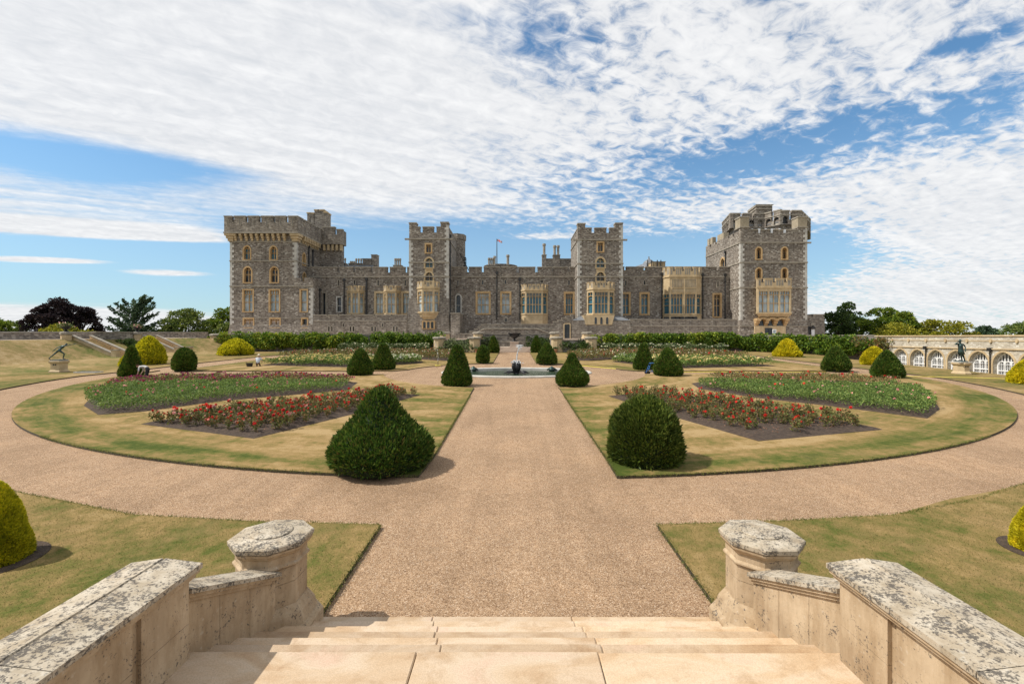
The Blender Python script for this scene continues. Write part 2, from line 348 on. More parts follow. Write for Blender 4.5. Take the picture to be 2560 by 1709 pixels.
class MB:
    def __init__(s): s.v, s.f, s.m = [], [], []
    def face(s, pts, m=0):
        i = len(s.v); s.v += [tuple(p) for p in pts]; s.f.append(tuple(range(i, i + len(pts)))); s.m.append(m)
    def box(s, x0, x1, y0, y1, z0, z1, m=0, fr=None):
        P = [(x, y, z) for z in (z0, z1) for y in (y0, y1) for x in (x0, x1)]
        if fr: P = [tuple(fr(*p)) for p in P]
        i = len(s.v); s.v += P
        for q in ((0, 1, 5, 4), (2, 6, 7, 3), (0, 4, 6, 2), (1, 3, 7, 5), (4, 5, 7, 6), (0, 2, 3, 1)):
            s.f.append(tuple(i + k for k in q)); s.m.append(m)
    def prism(s, base, top, m=0):             # two rings of equal length
        i = len(s.v); n = len(base); s.v += [tuple(p) for p in base] + [tuple(p) for p in top]
        for k in range(n):
            s.f.append((i + k, i + (k + 1) % n, i + n + (k + 1) % n, i + n + k)); s.m.append(m)
        s.f.append(tuple(range(i, i + n))); s.f.append(tuple(range(i + n, i + 2 * n))); s.m += [m, m]
    def rings(s, rings, m=0, cap=True):
        i = len(s.v); n = len(rings[0])
        for r in rings: s.v += [tuple(p) for p in r]
        for a in range(len(rings) - 1):
            for k in range(n):
                s.f.append((i + a * n + k, i + a * n + (k + 1) % n, i + (a + 1) * n + (k + 1) % n, i + (a + 1) * n + k)); s.m.append(m)
        if cap:
            s.f.append(tuple(range(i, i + n))); s.m.append(m)
            j = i + (len(rings) - 1) * n; s.f.append(tuple(range(j, j + n))); s.m.append(m)
    def lathe(s, cx, cy, prof, n=16, m=0, rot=0, cap=True):
        s.rings([[(cx + r * math.cos(2 * PI * k / n + rot), cy + r * math.sin(2 * PI * k / n + rot), z) for k in range(n)] for r, z in prof], m, cap)
    def tube(s, pts, r, n=6, m=0):
        pts = [Vector(p) for p in pts]; rs = r if isinstance(r, (list, tuple)) else [r] * len(pts)
        R = []
        for k, p in enumerate(pts):
            t = (pts[min(k + 1, len(pts) - 1)] - pts[max(k - 1, 0)]).normalized()
            a = t.cross(Vector((0, 0, 1)) if abs(t.z) < .9 else Vector((1, 0, 0))).normalized(); bb = t.cross(a)
            R.append([p + (a * math.cos(2 * PI * q / n) + bb * math.sin(2 * PI * q / n)) * rs[k] for q in range(n)])
        s.rings(R, m)
    def slab(s, fr, outline, holes, d0, d1, m=0, back=True):
        loops = [outline] + list(holes)
        flat, tris = cdt(loops)
        for d in ((d0, d1) if back else (d0,)):
            i = len(s.v); s.v += [tuple(fr(p[0], d, p[1])) for p in flat]
            for t in tris: s.f.append((i + t[0], i + t[1], i + t[2])); s.m.append(m)
        for l in loops:
            n = len(l); i = len(s.v)
            s.v += [tuple(fr(p[0], d0, p[1])) for p in l] + [tuple(fr(p[0], d1, p[1])) for p in l]
            for k in range(n):
                s.f.append((i + k, i + (k + 1) % n, i + n + (k + 1) % n, i + n + k)); s.m.append(m)
    def poly(s, fr, pts, d, m=0): s.face([fr(p[0], d, p[1]) for p in pts], m)
    def build(s, name, mats, parent=None, smooth=False, normals=True):
        o_ = off(parent) if parent else Vector((0, 0, 0))
        me = bpy.data.meshes.new(name)
        me.from_pydata([(p[0] - o_.x, p[1] - o_.y, p[2] - o_.z) for p in s.v], [], s.f)
        for mm in mats: me.materials.append(M[mm] if isinstance(mm, str) else mm)
        me.polygons.foreach_set('material_index', s.m)
        if smooth: me.polygons.foreach_set('use_smooth', [True] * len(s.f))
        if normals:
            bm = bmesh.new(); bm.from_mesh(me); bmesh.ops.recalc_face_normals(bm, faces=bm.faces); bm.to_mesh(me); bm.free()
        o = bpy.data.objects.new(name, me); C.objects.link(o)
        if parent: o.parent = parent
        OFF[o.name] = o_
        return o

def np_quads(name, Q, mats, midx=None, parent=None):      # Q (n,4,3) loose quads
    n = len(Q); me = bpy.data.meshes.new(name)
    if parent: Q = Q - np.array(off(parent))
    me.vertices.add(n * 4); me.vertices.foreach_set('co', Q.reshape(-1).astype(np.float32))
    me.loops.add(n * 4); me.loops.foreach_set('vertex_index', np.arange(n * 4, dtype=np.int32))
    me.polygons.add(n); me.polygons.foreach_set('loop_start', np.arange(0, n * 4, 4, dtype=np.int32))
    try: me.polygons.foreach_set('loop_total', np.full(n, 4, dtype=np.int32))
    except Exception: pass
    for mm in mats: me.materials.append(M[mm])
    if midx is not None: me.polygons.foreach_set('material_index', np.asarray(midx, dtype=np.int32))
    me.update(calc_edges=True); me.validate()
    o = bpy.data.objects.new(name, me); C.objects.link(o)
    if parent: o.parent = parent
    OFF[o.name] = off(parent) if parent else Vector((0, 0, 0))
    return o
def unit(a): return a / np.maximum(np.linalg.norm(a, axis=-1, keepdims=True), 1e-6)
def leaves(c, d, L, asp=.45):                             # diamonds from base c along d
    n = len(c); d = unit(d); w = unit(np.cross(d, rng.normal(size=(n, 3)))) * (np.asarray(L).reshape(-1, 1) * asp * .5)
    dl = d * np.asarray(L).reshape(-1, 1)
    return np.stack([c, c + dl * .45 + w, c + dl, c + dl * .45 - w], 1)
def blobs(c, r, k=5):                                     # small petal clusters: k crossed diamonds around each centre
    n = len(c); out = []
    r = np.asarray(r).reshape(-1, 1)
    for _ in range(k):
        d = unit(rng.normal(size=(n, 3))); out.append(leaves(c - d * r, d, (2 * r).ravel(), .95))
    return np.concatenate(out)

# ------------------------------------------------------------------ sky, sun, camera
SUN_EL, SUN_FRONT = math.radians(51), math.radians(7)
to_sun = Vector((-math.cos(SUN_EL) * math.cos(SUN_FRONT), -math.cos(SUN_EL) * math.sin(SUN_FRONT), math.sin(SUN_EL)))
def make_world():
    w = bpy.data.worlds.new('World'); bpy.context.scene.world = w; w.use_nodes = True
    nt = w.node_tree; bg = nt.nodes['Background']
    sky = nd(nt, 'ShaderNodeTexSky'); sky.sky_type = 'NISHITA'; sky.sun_disc = False
    sky.sun_elevation = SUN_EL; sky.sun_rotation = math.atan2(to_sun.x, to_sun.y)
    sky.air_density = 1.0; sky.dust_density = .4; sky.ozone_density = 2.0; sky.altitude = 50
    g = nd(nt, 'ShaderNodeTexCoord').outputs['Generated']
    s = nd(nt, 'ShaderNodeSeparateXYZ'); nt.links.new(g, s.inputs[0])
    X, Y, Z = s.outputs
    yy = math_n(nt, 'MAXIMUM', Y, .18)
    U = math_n(nt, 'DIVIDE', X, yy); V = math_n(nt, 'DIVIDE', Z, yy)
    def blob(px, py, sx, sy, slope, amp):                 # slope: image drop per unit to the right
        k = S / F
        u0 = (px * S - PX0) / F; v0 = (HY - py * S) / F
        a = math.atan(-slope); ca, sa = math.cos(a), math.sin(a)
        du = math_n(nt, 'SUBTRACT', U, u0); dv = math_n(nt, 'SUBTRACT', V, v0)
        p = math_n(nt, 'ADD', math_n(nt, 'MULTIPLY', du, ca / (sx * k)), math_n(nt, 'MULTIPLY', dv, sa / (sx * k)))
        q = math_n(nt, 'ADD', math_n(nt, 'MULTIPLY', du, -sa / (sy * k)), math_n(nt, 'MULTIPLY', dv, ca / (sy * k)))
        e = math_n(nt, 'ADD', math_n(nt, 'MULTIPLY', p, p), math_n(nt, 'MULTIPLY', q, q))
        return math_n(nt, 'MULTIPLY', math_n(nt, 'EXPONENT', math_n(nt, 'MULTIPLY', e, -1)), amp)
    # the cloud layer seen in perspective
    zz = math_n(nt, 'ADD', math_n(nt, 'MAXIMUM', Z, .0), .10)
    cb = nd(nt, 'ShaderNodeCombineXYZ')
    nt.links.new(math_n(nt, 'DIVIDE', X, zz), cb.inputs[0]); nt.links.new(math_n(nt, 'DIVIDE', Y, zz), cb.inputs[1])
    lay = cb.outputs[0]
    rotl = mapping(nt, lay, (1, 1, 1), (0, 0, math.radians(-28)))
    n_big = noise(nt, mapping(nt, rotl, (.55, 1.1, 1)), 1.1, 5, .55, .5)
    n_mot = noise(nt, mapping(nt, rotl, (1, 1.25, 1), loc=(4, 2, 0)), 13.0, 6, .6, .5)
    n_wisp = noise(nt, mapping(nt, rotl, (.35, 2.0, 1), loc=(1, 7, 0)), 3.2, 7, .62, .8)
    mw = nd(nt, 'ShaderNodeMapRange'); mw.interpolation_type = 'SMOOTHSTEP'; mw.inputs['From Min'].default_value = -.35; mw.inputs['From Max'].default_value = .3
    mw.inputs['To Min'].default_value = .18; mw.inputs['To Max'].default_value = 1.15; nt.links.new(U, mw.inputs['Value']); motw = mw.outputs[0]
    dens = math_n(nt, 'ADD', math_n(nt, 'MULTIPLY', n_big, .55), math_n(nt, 'MULTIPLY', math_n(nt, 'SUBTRACT', n_mot, .5), motw))
    dens = math_n(nt, 'ADD', dens, .275)
    dens = math_n(nt, 'ADD', dens, math_n(nt, 'MULTIPLY', n_wisp, .45))
    dens = math_n(nt, 'SUBTRACT', dens, .30)
    B = [(60, 350, 380, 50, .17, -.55), (420, 385, 220, 26, .12, -.22),
         (1270, 115, 150, 75, .15, -.24), (1180, 50, 130, 30, .2, -.12),
         (2230, 250, 260, 60, -.28, -.32), (2240, 90, 150, 30, -.35, -.36), (1900, 300, 260, 45, -.3, -.20), (1640, 380, 300, 60, -.15, -.25),
         (1330, 440, 200, 40, .1, -.12),
         (500, 620, 900, 92, .02, -.95), (1300, 600, 500, 62, 0.0, -.75), (1800, 570, 200, 60, -.1, -.45),
         (210, 528, 300, 18, .05, 1.15), (420, 545, 120, 9, .08, .4), (110, 597, 190, 9, .03, 1.0), (400, 626, 170, 12, .03, 1.1), (300, 660, 250, 5, .02, .35),
         (60, 735, 420, 30, 0, .75), (1255, 543, 130, 9, -.03, .45),
         (560, 170, 720, 150, .12, .26), (1750, 120, 380, 130, 0, .08), (2250, 470, 330, 120, .0, .2), (2200, 660, 330, 60, 0, .2), (500, 330, 500, 60, .15, .12)]
    for t in B: dens = math_n(nt, 'ADD', dens, blob(*t))
    mr = nd(nt, 'ShaderNodeMapRange'); mr.interpolation_type = 'SMOOTHERSTEP'
    mr.inputs['From Min'].default_value = .10; mr.inputs['From Max'].default_value = .60
    nt.links.new(dens, mr.inputs['Value'])
    cov = mr.outputs[0]
    shade = math_n(nt, 'ADD', math_n(nt, 'MULTIPLY', n_mot, .5), math_n(nt, 'MULTIPLY', n_wisp, .5))
    ccol = ramp(nt, shade, [(.3, (.84, .87, .91)), (.48, (1.0, 1.01, 1.03)), (.64, (1.16, 1.16, 1.16))])
    skyc = mixc(nt, 1.0, sky.outputs[0], (.120, .168, .182), 'MULTIPLY')
    # a bright veil towards the horizon
    veil = nd(nt, 'ShaderNodeMapRange'); veil.interpolation_type = 'SMOOTHSTEP'
    veil.inputs['From Min'].default_value = .42; veil.inputs['From Max'].default_value = -.03
    veil.inputs['To Max'].default_value = .6
    nt.links.new(Z, veil.inputs['Value'])
    skyc = mixc(nt, veil.outputs[0], skyc, (.56, .70, .84))
    col = mixc(nt, math_n(nt, 'MULTIPLY', cov, .96), skyc, ccol)
    nt.links.new(col, bg.inputs['Color']); bg.inputs['Strength'].default_value = .84
make_world()
sd = bpy.data.lights.new('sun', 'SUN'); sd.energy = 4.95; sd.angle = math.radians(.53); sd.color = (1, .945, .86)
so = bpy.data.objects.new('sun', sd); C.objects.link(so); so.rotation_euler = to_sun.to_track_quat('Z', 'Y').to_euler()
cd = bpy.data.cameras.new('camera'); cam = bpy.data.objects.new('camera', cd); C.objects.link(cam)
cam.location = (0, 0, CAMZ); cam.rotation_euler = (PI / 2, 0, 0)
cd.sensor_width = 36; cd.lens = 36 * F / 2560
cd.shift_x = (1280 - PX0) / 2560; cd.shift_y = -(854.5 - HY) / 2560
cd.clip_end = 20000; cd.clip_start = .05
sc = bpy.context.scene; sc.camera = cam
sc.view_settings.view_transform = 'Standard'; sc.view_settings.look = 'None'; sc.view_settings.exposure = 0; sc.view_settings.gamma = 1
sc.cycles.max_bounces = 6; sc.cycles.use_denoising = True

# ------------------------------------------------------------------ terrain, gravel, lawns
def ell(cx, cy, a, b, t0, t1, n=40):
    return [(cx + a * math.cos(t), cy + b * math.sin(t)) for t in [t0 + (t1 - t0) * k / n for k in range(n + 1)]]
def plan_slab(name, pts, h, top, side, label=None, kind='structure', base=0.0, parent=None, fz=gz, holes=()):
    mb = MB()
    flat, tris = cdt([pts] + list(holes))
    i = len(mb.v); mb.v += [(p[0], p[1], fz(p[1]) + h) for p in flat]
    for t in tris: mb.f.append((i + t[0], i + t[1], i + t[2])); mb.m.append(0)
    n = len(pts); i = len(mb.v)
    mb.v += [(p[0], p[1], fz(p[1]) + h) for p in pts] + [(p[0], p[1], fz(p[1]) + base) for p in pts]
    for k in range(n):
        mb.f.append((i + k, i + (k + 1) % n, i + n + (k + 1) % n, i + n + k)); mb.m.append(1)
    o = mb.build(name, [top, side], parent, normals=False)
    return tag(o, label, None, None, kind)

mb = MB()                                     # far ground, one sheet out to the horizon, with low wooded rises
NX = 60
xs = np.linspace(-9000, 9000, NX)
ys = [-600, -20, 0, 40, 90, 140, 220, 350, 600, 1000, 2000, 4000, 8000]
for y in ys:
    for x in xs: mb.v.append((x, y, -3 - (max(0, y - 140) * .02 if y < 1000 else 20) + (0 if y < 3000 else 18 * (math.sin(x * .0011) + math.sin(x * .0031 + 2)) + 12)))
for a in range(len(ys) - 1):
    for k in range(NX - 1): mb.f.append((a * NX + k, a * NX + k + 1, (a + 1) * NX + k + 1, (a + 1) * NX + k)); mb.m.append(0)
tag(mb.build('ground', ['meadow'], normals=False), kind='structure')

plan_slab('gravel_path', [(-48, 6.2), (46, 6.2), (46, 80.4), (-48, 80.4)], 0, 'gravel', 'gravel', base=-.6, holes=[[(.2 + 7.2 * math.cos(2 * PI * k / 64), 45.3 + 7.2 * .67 * math.sin(2 * PI * k / 64)) for k in range(64)]])

LH = .09
arc_l = ell(0, 46, 36.3, 32.2, -PI / 2 - .085, -PI - .02, 46)
island_l = [(-3.0, 33.7), (-2.85, 16), (-2.95, 14.05)] + arc_l[1:] + [(-35.6, 43.0), (-13.0, 43.0)] + ell(0, 46, 12.7, 12.7, PI + .24, 1.5 * PI - .24, 14)
arc_r = ell(0, 46, 36.3, 32.2, -PI / 2 + .09, .02 - .0, 46)
arc_r = [p for p in arc_r if p[1] < 43.2]
island_r = [(3.3, 33.7), (3.2, 16), (3.15, 13.95)] + arc_r + [(35.6, 43.2), (13.0, 43.2)] + ell(0, 46, 12.7, 12.7, -.24, -PI / 2 + .26, 14)
plan_slab('lawn', island_l, LH, 'lawn', 'turf_edge')
plan_slab('lawn', island_r, LH, 'lawn', 'turf_edge')
back_l = [(-2.65, 55.2), (-2.6, 77.2), (-24, 77), (-30, 73.5), (-33.2, 68), (-34.1, 60), (-34.2, 52), (-34.3, 46), (-12.4, 46)] + ell(0, 46, 11.2, 9.6, PI - .15, PI / 2 + .25, 12)
back_r = [(-x, y) for x, y in back_l]
plan_slab('lawn', back_l, LH, 'lawn', 'turf_edge')
plan_slab('lawn', back_r, LH, 'lawn', 'turf_edge')
ring_l = ell(0, 46, 39.9, 35.6, -PI / 2 - .31, -PI + .12, 40)
outer_l = [(-3.1, 5.6), (-3.1, 10.55), (-6.4, 10.75), (-9.3, 11.1)] + ring_l + [(-38.9, 46), (-38.6, 58), (-37.2, 69), (-33, 75), (-25, 78.6), (-14, 79.6), (-14, 80.3), (-47, 80.3), (-47, 5.6)]
ring_r = ell(0, 46, 37.9, 35.6, -PI / 2 + .31, -.12, 40)
outer_r = [(3.32, 5.6), (3.32, 10.55), (6.4, 10.75), (9.3, 11.1)] + ring_r + [(37.2, 46), (36.9, 58), (36.6, 69), (33, 75), (25, 78.6), (14, 79.6), (14, 80.3), (45, 80.3), (45, 5.6)]
plan_slab('lawn', outer_l, LH, 'outer_lawn', 'turf_edge')
plan_slab('lawn', outer_r, LH, 'outer_lawn', 'turf_edge')

def heightfield(name, xs_, ys_, fn, mat, smooth=True):
    mb = MB(); nx = len(xs_)
    for y in ys_:
        for x in xs_: mb.v.append(fn(x, y))
    for a in range(len(ys_) - 1):
        for k in range(nx - 1): mb.f.append((a * nx + k, a * nx + k + 1, (a + 1) * nx + k + 1, (a + 1) * nx + k)); mb.m.append(0)
    return tag(mb.build(name, [mat], smooth=smooth, normals=False), kind='structure')
def ttop(y): return 3.82 + .0093 * y
def sstep(a, b, t): t = min(1, max(0, (t - a) / (b - a))); return t * t * (3 - 2 * t)
def bank_fn(x, y):
    sh = max(0, y - 71) * .85                 # the bank turns in at the far corner
    xx = x + 0
    foot, top = -53.2 + sh * .75, -58.5 + sh * .75
    t = min(1, max(0, (foot - xx) / (foot - top)))
    lo = gz(y) + LH + .4 * sstep(-46.9, -53.2, xx)
    z = lo + (ttop(y) - lo) * (t * .82 + .18 * sstep(0, 1, t))
    return (x, y, z)
heightfield('bank', list(np.linspace(-46.95, -61.9, 44)), list(np.linspace(4, 80.3, 60)), bank_fn, 'bank')
heightfield('lower_bank', list(np.linspace(44.98, 53.4, 12)), list(np.linspace(4, 81, 30)),
            lambda x, y: (x, y, gz(y) + LH - 1.1 * sstep(45, 53, x) * (1 - sstep(66, 73, y))), 'outer_lawn')
# castle terrace platform
TZ = 4.3
mb = MB()
mb.box(-64, -14.6, 80.6, 135, -3, TZ); mb.box(14.9, 47.0, 80.6, 135, -3, TZ); mb.box(-14.6, 14.9, 85.2, 135, -3, TZ)
pl0 = [(47.0, 80.6), (47.0, 76.0), (53.9, 68.0), (75, 68.0), (75, 135), (47.0, 135)]; mb.prism([(*p, -3) for p in pl0], [(*p, TZ) for p in pl0])
tag(mb.build('terrace', ['path_stone']), kind='structure')
mb = MB(); mb.box(-75, -61.9, 4, 80.5, -3, 4.1)
tag(mb.build('terrace_walk', ['path_stone']), kind='structure')
mb = MB(); mb.box(53.9, 68, 20, 67.9, -3, 4.3)
tag(mb.build('terrace_walk', ['path_stone']), kind='structure')

# ------------------------------------------------------------------ the castle: one thing, its towers and ranges are parts, windows and bays sub-parts
castle = thing('castle', 'long grey flint stone castle with four square crenellated towers behind the formal garden', 'castle', (0, 92, TZ))
ZB = TZ - .4
def opening(u0, u1, z0, z1, arch, n=7, k=1.15):
    if not arch: return [(u0, z0), (u1, z0), (u1, z1), (u0, z1)]
    a = (u1 - u0) / 2; um = (u0 + u1) / 2; rise = min(a * k, (z1 - z0) * .6); zs = z1 - rise
    R = (a * a + rise * rise) / (2 * a); cx = R - a
    pts = [(u0, z0), (u1, z0)]
    right = [(um - cx + R * math.cos(t), zs + R * math.sin(t)) for t in np.linspace(0, math.asin(min(1, rise / R)), n)]
    left = [(2 * um - p[0], p[1]) for p in right[:-1]][::-1]
    return pts + right + left
def arch_top(u, u0, u1, z0, z1, arch, k=1.15):
    if not arch: return z1
    a = (u1 - u0) / 2; um = (u0 + u1) / 2; rise = min(a * k, (z1 - z0) * .6); zs = z1 - rise
    R = (a * a + rise * rise) / (2 * a); cx = R - a; x = abs(u - um)
    return zs + math.sqrt(max(0, R * R - (x + cx) ** 2))
def window(parent, fr, u0, u1, z0, z1, arch=False, n=2, glass='pale_glass', tiers=(.5,), depth=.5, sur=.26, stone='honey', head=True, bar=.1, name='window', inner=None):
    mb = MB(); op = opening(u0, u1, z0, z1, arch)
    mb.slab(fr, opening(u0 - sur, u1 + sur, z0 - sur * .8, z1 + sur * 1.05, arch), [op], -.07, .012, 0)
    e = .05
    mb.slab(fr, opening(u0 - e, u1 + e, z0 - e, z1 + e, arch), [op], .012, depth, 2)
    e = .03
    mb.poly(fr, opening(u0 - e, u1 + e, z0 - e, z1 + e, arch), depth - .05, 1)
    mb.box(u0 - sur * .6, u1 + sur * .6, -.13, .1, z0 - .16, z0 - .004, 0, fr)
    d0, d1 = depth - .24, depth - .04
    H = z1 - z0
    for i in range(1, n):
        u = u0 + (u1 - u0) * i / n
        mb.box(u - bar / 2, u + bar / 2, d0, d1, z0, arch_top(u, u0, u1, z0, z1, arch) - .01, 2, fr)
    for t in tiers:
        z = z0 + H * t; mb.box(u0, u1, d0 + .02, d1 + .003, z - bar * .55, z + bar * .55, 2, fr)
    if head and not arch and n > 1:
        zh = z1 - H * .19; w = (u1 - u0) / n
        for i in range(n):                     # cusped heads of the lights and the small lights over them
            a0 = u0 + w * i; a1 = a0 + w; zt = zh + .02
            mb.slab(fr, [(a0, zt - w * .55), (a1, zt - w * .55), (a1, zt), (a0, zt)],
                    [[(p[0], p[1]) for p in opening(a0 + .05, a1 - .05, zt - w * .52, zt - .03, True, 4)]], d0 + .03, d1 - .004, 2)
            um = (a0 + a1) / 2; mb.box(um - .04, um + .04, d0 + .04, d1 - .006, zt, z1, 2, fr)
        mb.box(u0, u1, d0 + .01, d1 - .002, zh - .02, zh + .05, 2, fr)
    if arch and n == 2:
        um = (u0 + u1) / 2; w = (u1 - u0) / 2
        zt = arch_top(um, u0, u1, z0, z1, True) - w * .55
        for a0, a1 in ((u0, um), (um, u1)):
            ot = opening(a0 + .06, a1 - .06, zt - w * 1.15, zt - .05, True, 5)
            mb.slab(fr, [(a0, zt - w * 1.2), (a1, zt - w * 1.2), (a1, zt), (a0, zt)], [ot], d0 + .04, d1 - .01, 2)
    return mb.build(name, [stone, glass, stone], parent)
def slit(parent, fr, u0, u1, z0, z1, n=1):
    return window(parent, fr, u0, u1, z0, z1, True, n, 'dark_glass', (), .35, .13, 'greycap', name='slit_window', head=False, bar=.16)
def cren(sec, x0, x1, yb, yt, gaps, yg):
    u, z = sec.u, sec.z; P = [(u(x0), z(yb)), (u(x1), z(yb)), (u(x1), z(yt))]
    for a, b in sorted(gaps, reverse=True): P += [(u(b), z(yt)), (u(b), z(yg)), (u(a), z(yg)), (u(a), z(yt))]
    P.append((u(x0), z(yt))); out = [P[0]]
    for p in P[1:]:
        if abs(p[0] - out[-1][0]) + abs(p[1] - out[-1][1]) > 1e-5: out.append(p)
    return out
def caps(mb, sec, fr, x0, x1, yt, gaps, yg, m, th=.6):
    """coping stones over merlons and in the gaps"""
    xs_ = [x0] + [v for g in sorted(gaps) for v in g] + [x1]
    for i in range(0, len(xs_), 2):
        if xs_[i + 1] - xs_[i] > 2: mb.box(sec.u(xs_[i]) - .07, sec.u(xs_[i + 1]) + .07, -.09, th + .05, sec.z(yt) + .002, sec.z(yt) + .22, m, fr)
    for a, b in gaps: mb.box(sec.u(a) + .08, sec.u(b) - .08, -.06, th, sec.z(yg) + .002, sec.z(yg) + .14, m, fr)
def string(mb, fr, u0, u1, z, m, h=.2, p=.13): mb.box(u0, u1, -p, .02, z - h / 2, z + h / 2, m, fr)
def quoins(parent, x, sx, y, z0, z1):
    """alternating long and short blocks wrapped round a corner; sx: +1 when the wall runs towards +x"""
    mb = MB(); z = z0; k = 0
    while z < z1 - .2:
        h = .5; a, b_ = ((.75, .45) if k % 2 else (.42, .8))
        mb.box(min(x - sx * .035, x + sx * a), max(x - sx * .035, x + sx * a), y - .035, y + b_, z, min(z + h - .015, z1), 0); z += h; k += 1
    return mb.build('quoins', ['quoin'], parent)
def pipe(parent, x, y, z0, z1, r=.11):
    mb = MB(); mb.tube([(x, y, z0), (x, y, z1)], r, 6); mb.box(x - .24, x + .24, y - .2, y + .14, z1 - .1, z1 + .4)
    z = z0 + 1.2
    while z < z1 - .5: mb.box(x - .17, x + .17, y - .13, y + .15, z, z + .1); z += 1.9
    return mb.build('drainpipe', ['black'], parent)
def rects(sec, L): return [(sec.u(x0), sec.u(x1), sec.z(y1), sec.z(y0)) for x0, y0, x1, y1 in L]
E = .045
def hole(q, arch): return opening(q[0] - E, q[1] + E, q[2] - E, q[3] + E, arch)

def bay(parent, r, D, p, x0, x1, xf0, xf1, yp0, yp1, yw0, yw1, yb, nf, glass, stone='cream', gaps=3, corbel=None, nd_=1, name='bay_window', sidewin=True, base_mat=None, panels=True, tiers=(.47,)):
    sb, sf = Sec(r, D), Sec(r, D - p)
    P = [(sb.u(x0), D), (sf.u(xf0), D - p), (sf.u(xf1), D - p), (sb.u(x1), D)]
    z = lambda y: sf.z(y)
    mb = MB()
    for i in range(3):
        a, b_ = Vector((*P[i], 0)), Vector((*P[i + 1], 0)); L = (b_ - a).length
        if L < .3: continue
        t = (b_ - a) / L; fr = Frame(a, t, Vector((-t.y, t.x, 0)))
        n = nf if i == 1 else nd_
        mg = .28 if i == 1 else min(.25, L * .2)
        groups = n if isinstance(n, tuple) else (n,)
        gl = [(mg + (L - 2 * mg + .3) * q / len(groups), mg + (L - 2 * mg + .3) * (q + 1) / len(groups) - .3) for q in range(len(groups))]
        z0, z1 = z(yw1), z(yw0)
        isw = (i == 1) or sidewin
        hs = [[(u0, z0), (u1, z0), (u1, z1), (u0, z1)] for u0, u1 in gl] if isw else []
        zl = z(yb) if not corbel else z(yw1) - .35
        mb.slab(fr, [(0, zl), (L, zl), (L, z(yp1)), (0, z(yp1))], hs, 0, .3, 0)
        if isw:
            for (u0, u1), nl in zip(gl, groups):
                mb.poly(fr, [(u0 - .02, z0 - .02), (u1 + .02, z0 - .02), (u1 + .02, z1 + .02), (u0 - .02, z1 + .02)], .26, 1)
                w = (u1 - u0) / nl; H = z1 - z0
                for k in range(1, nl): mb.box(u0 + w * k - .05, u0 + w * k + .05, .06, .24, z0, z1, 2, fr)
                for tt in tiers: mb.box(u0, u1, .08, .25, z0 + H * tt - .05, z0 + H * tt + .05, 2, fr)
                zh = z1 - H * .17
                mb.box(u0, u1, .09, .245, zh - .04, zh + .04, 2, fr)
                for k in range(nl):
                    c0 = u0 + w * k
                    mb.box(c0 + w / 2 - .035, c0 + w / 2 + .035, .1, .24, zh, z1, 2, fr)
                    mb.slab(fr, [(c0, zh - w * .5), (c0 + w, zh - w * .5), (c0 + w, zh), (c0, zh)], [opening(c0 + .04, c0 + w - .04, zh - w * .48, zh - .03, True, 4)], .1, .235, 2)
        for zz, h, pr in ((z(yp1), .2, .14), (z(yw1) - .2, .2, .12)): mb.box(-.05, L + .05, -pr, .02, zz - h / 2, zz + h / 2, 0, fr)
        # parapet with merlons and flat grey panels painting the shade of recesses
        zt, zp = z(yp0), z(yp1); hp = zt - zp
        g = gaps if i == 1 else (1 if L > 1.4 else 0)
        mw = L / (g + .0001 + g + 1) if g else L
        ol = [(0, zp), (L, zp), (L, zt)]
        gs = []
        if g:
            step = L / g if i == 1 else L
            for k in range(g):
                c = step * (k + .5); gs.append((c - mw * .28, c + mw * .28))
            for a0, a1 in reversed(gs): ol += [(a1, zt), (a1, zt - hp * .42), (a0, zt - hp * .42), (a0, zt)]
        ol.append((0, zt))
        mb.slab(fr, ol, [], -.04, .24, 0)
        if panels:
            ed = [0] + [v for q in gs for v in q] + [L]
            for k in range(0, len(ed), 2):
                a0, a1 = ed[k], ed[k + 1]
                if a1 - a0 > .5:
                    mb.box(a0 + .15, a1 - .15, -.043, -.03, zp + hp * .22, zt - hp * .14, 3, fr)
                    nn = max(1, int((a1 - a0 - .3) / .35))
                    for q in range(1, nn): mb.box(a0 + .15 + (a1 - a0 - .3) * q / nn - .04, a0 + .15 + (a1 - a0 - .3) * q / nn + .04, -.07, -.032, zp + hp * .22, zt - hp * .14, 0, fr)
                    mb.box(a0 - .03, a1 + .03, -.1, .27, zt + .002, zt + .12, 0, fr)
    mb.face([(q[0], q[1], z(yp1) + .05) for q in P], 4)
    if corbel:
        zc0 = z(yw1) - .34; zc1 = z(corbel)
        mid = (P[0][0] + P[3][0]) / 2
        def ring(s, zz): return [(mid + (q[0] - mid) * (1 - .32 * s), D + (q[1] - D) * (1 - s), zz) for q in P]
        prof = [(0, 0), (.06, .12), (.28, .3), (.3, .42), (.55, .62), (.6, .75), (.93, 1)]
        mb.rings([ring(s, zc0 + (zc1 - zc0) * t) for s, t in prof], 0, True)
    return mb.build(name, [stone, glass, 'honey' if stone == 'cream' else stone, 'greycap', 'lead'], parent)

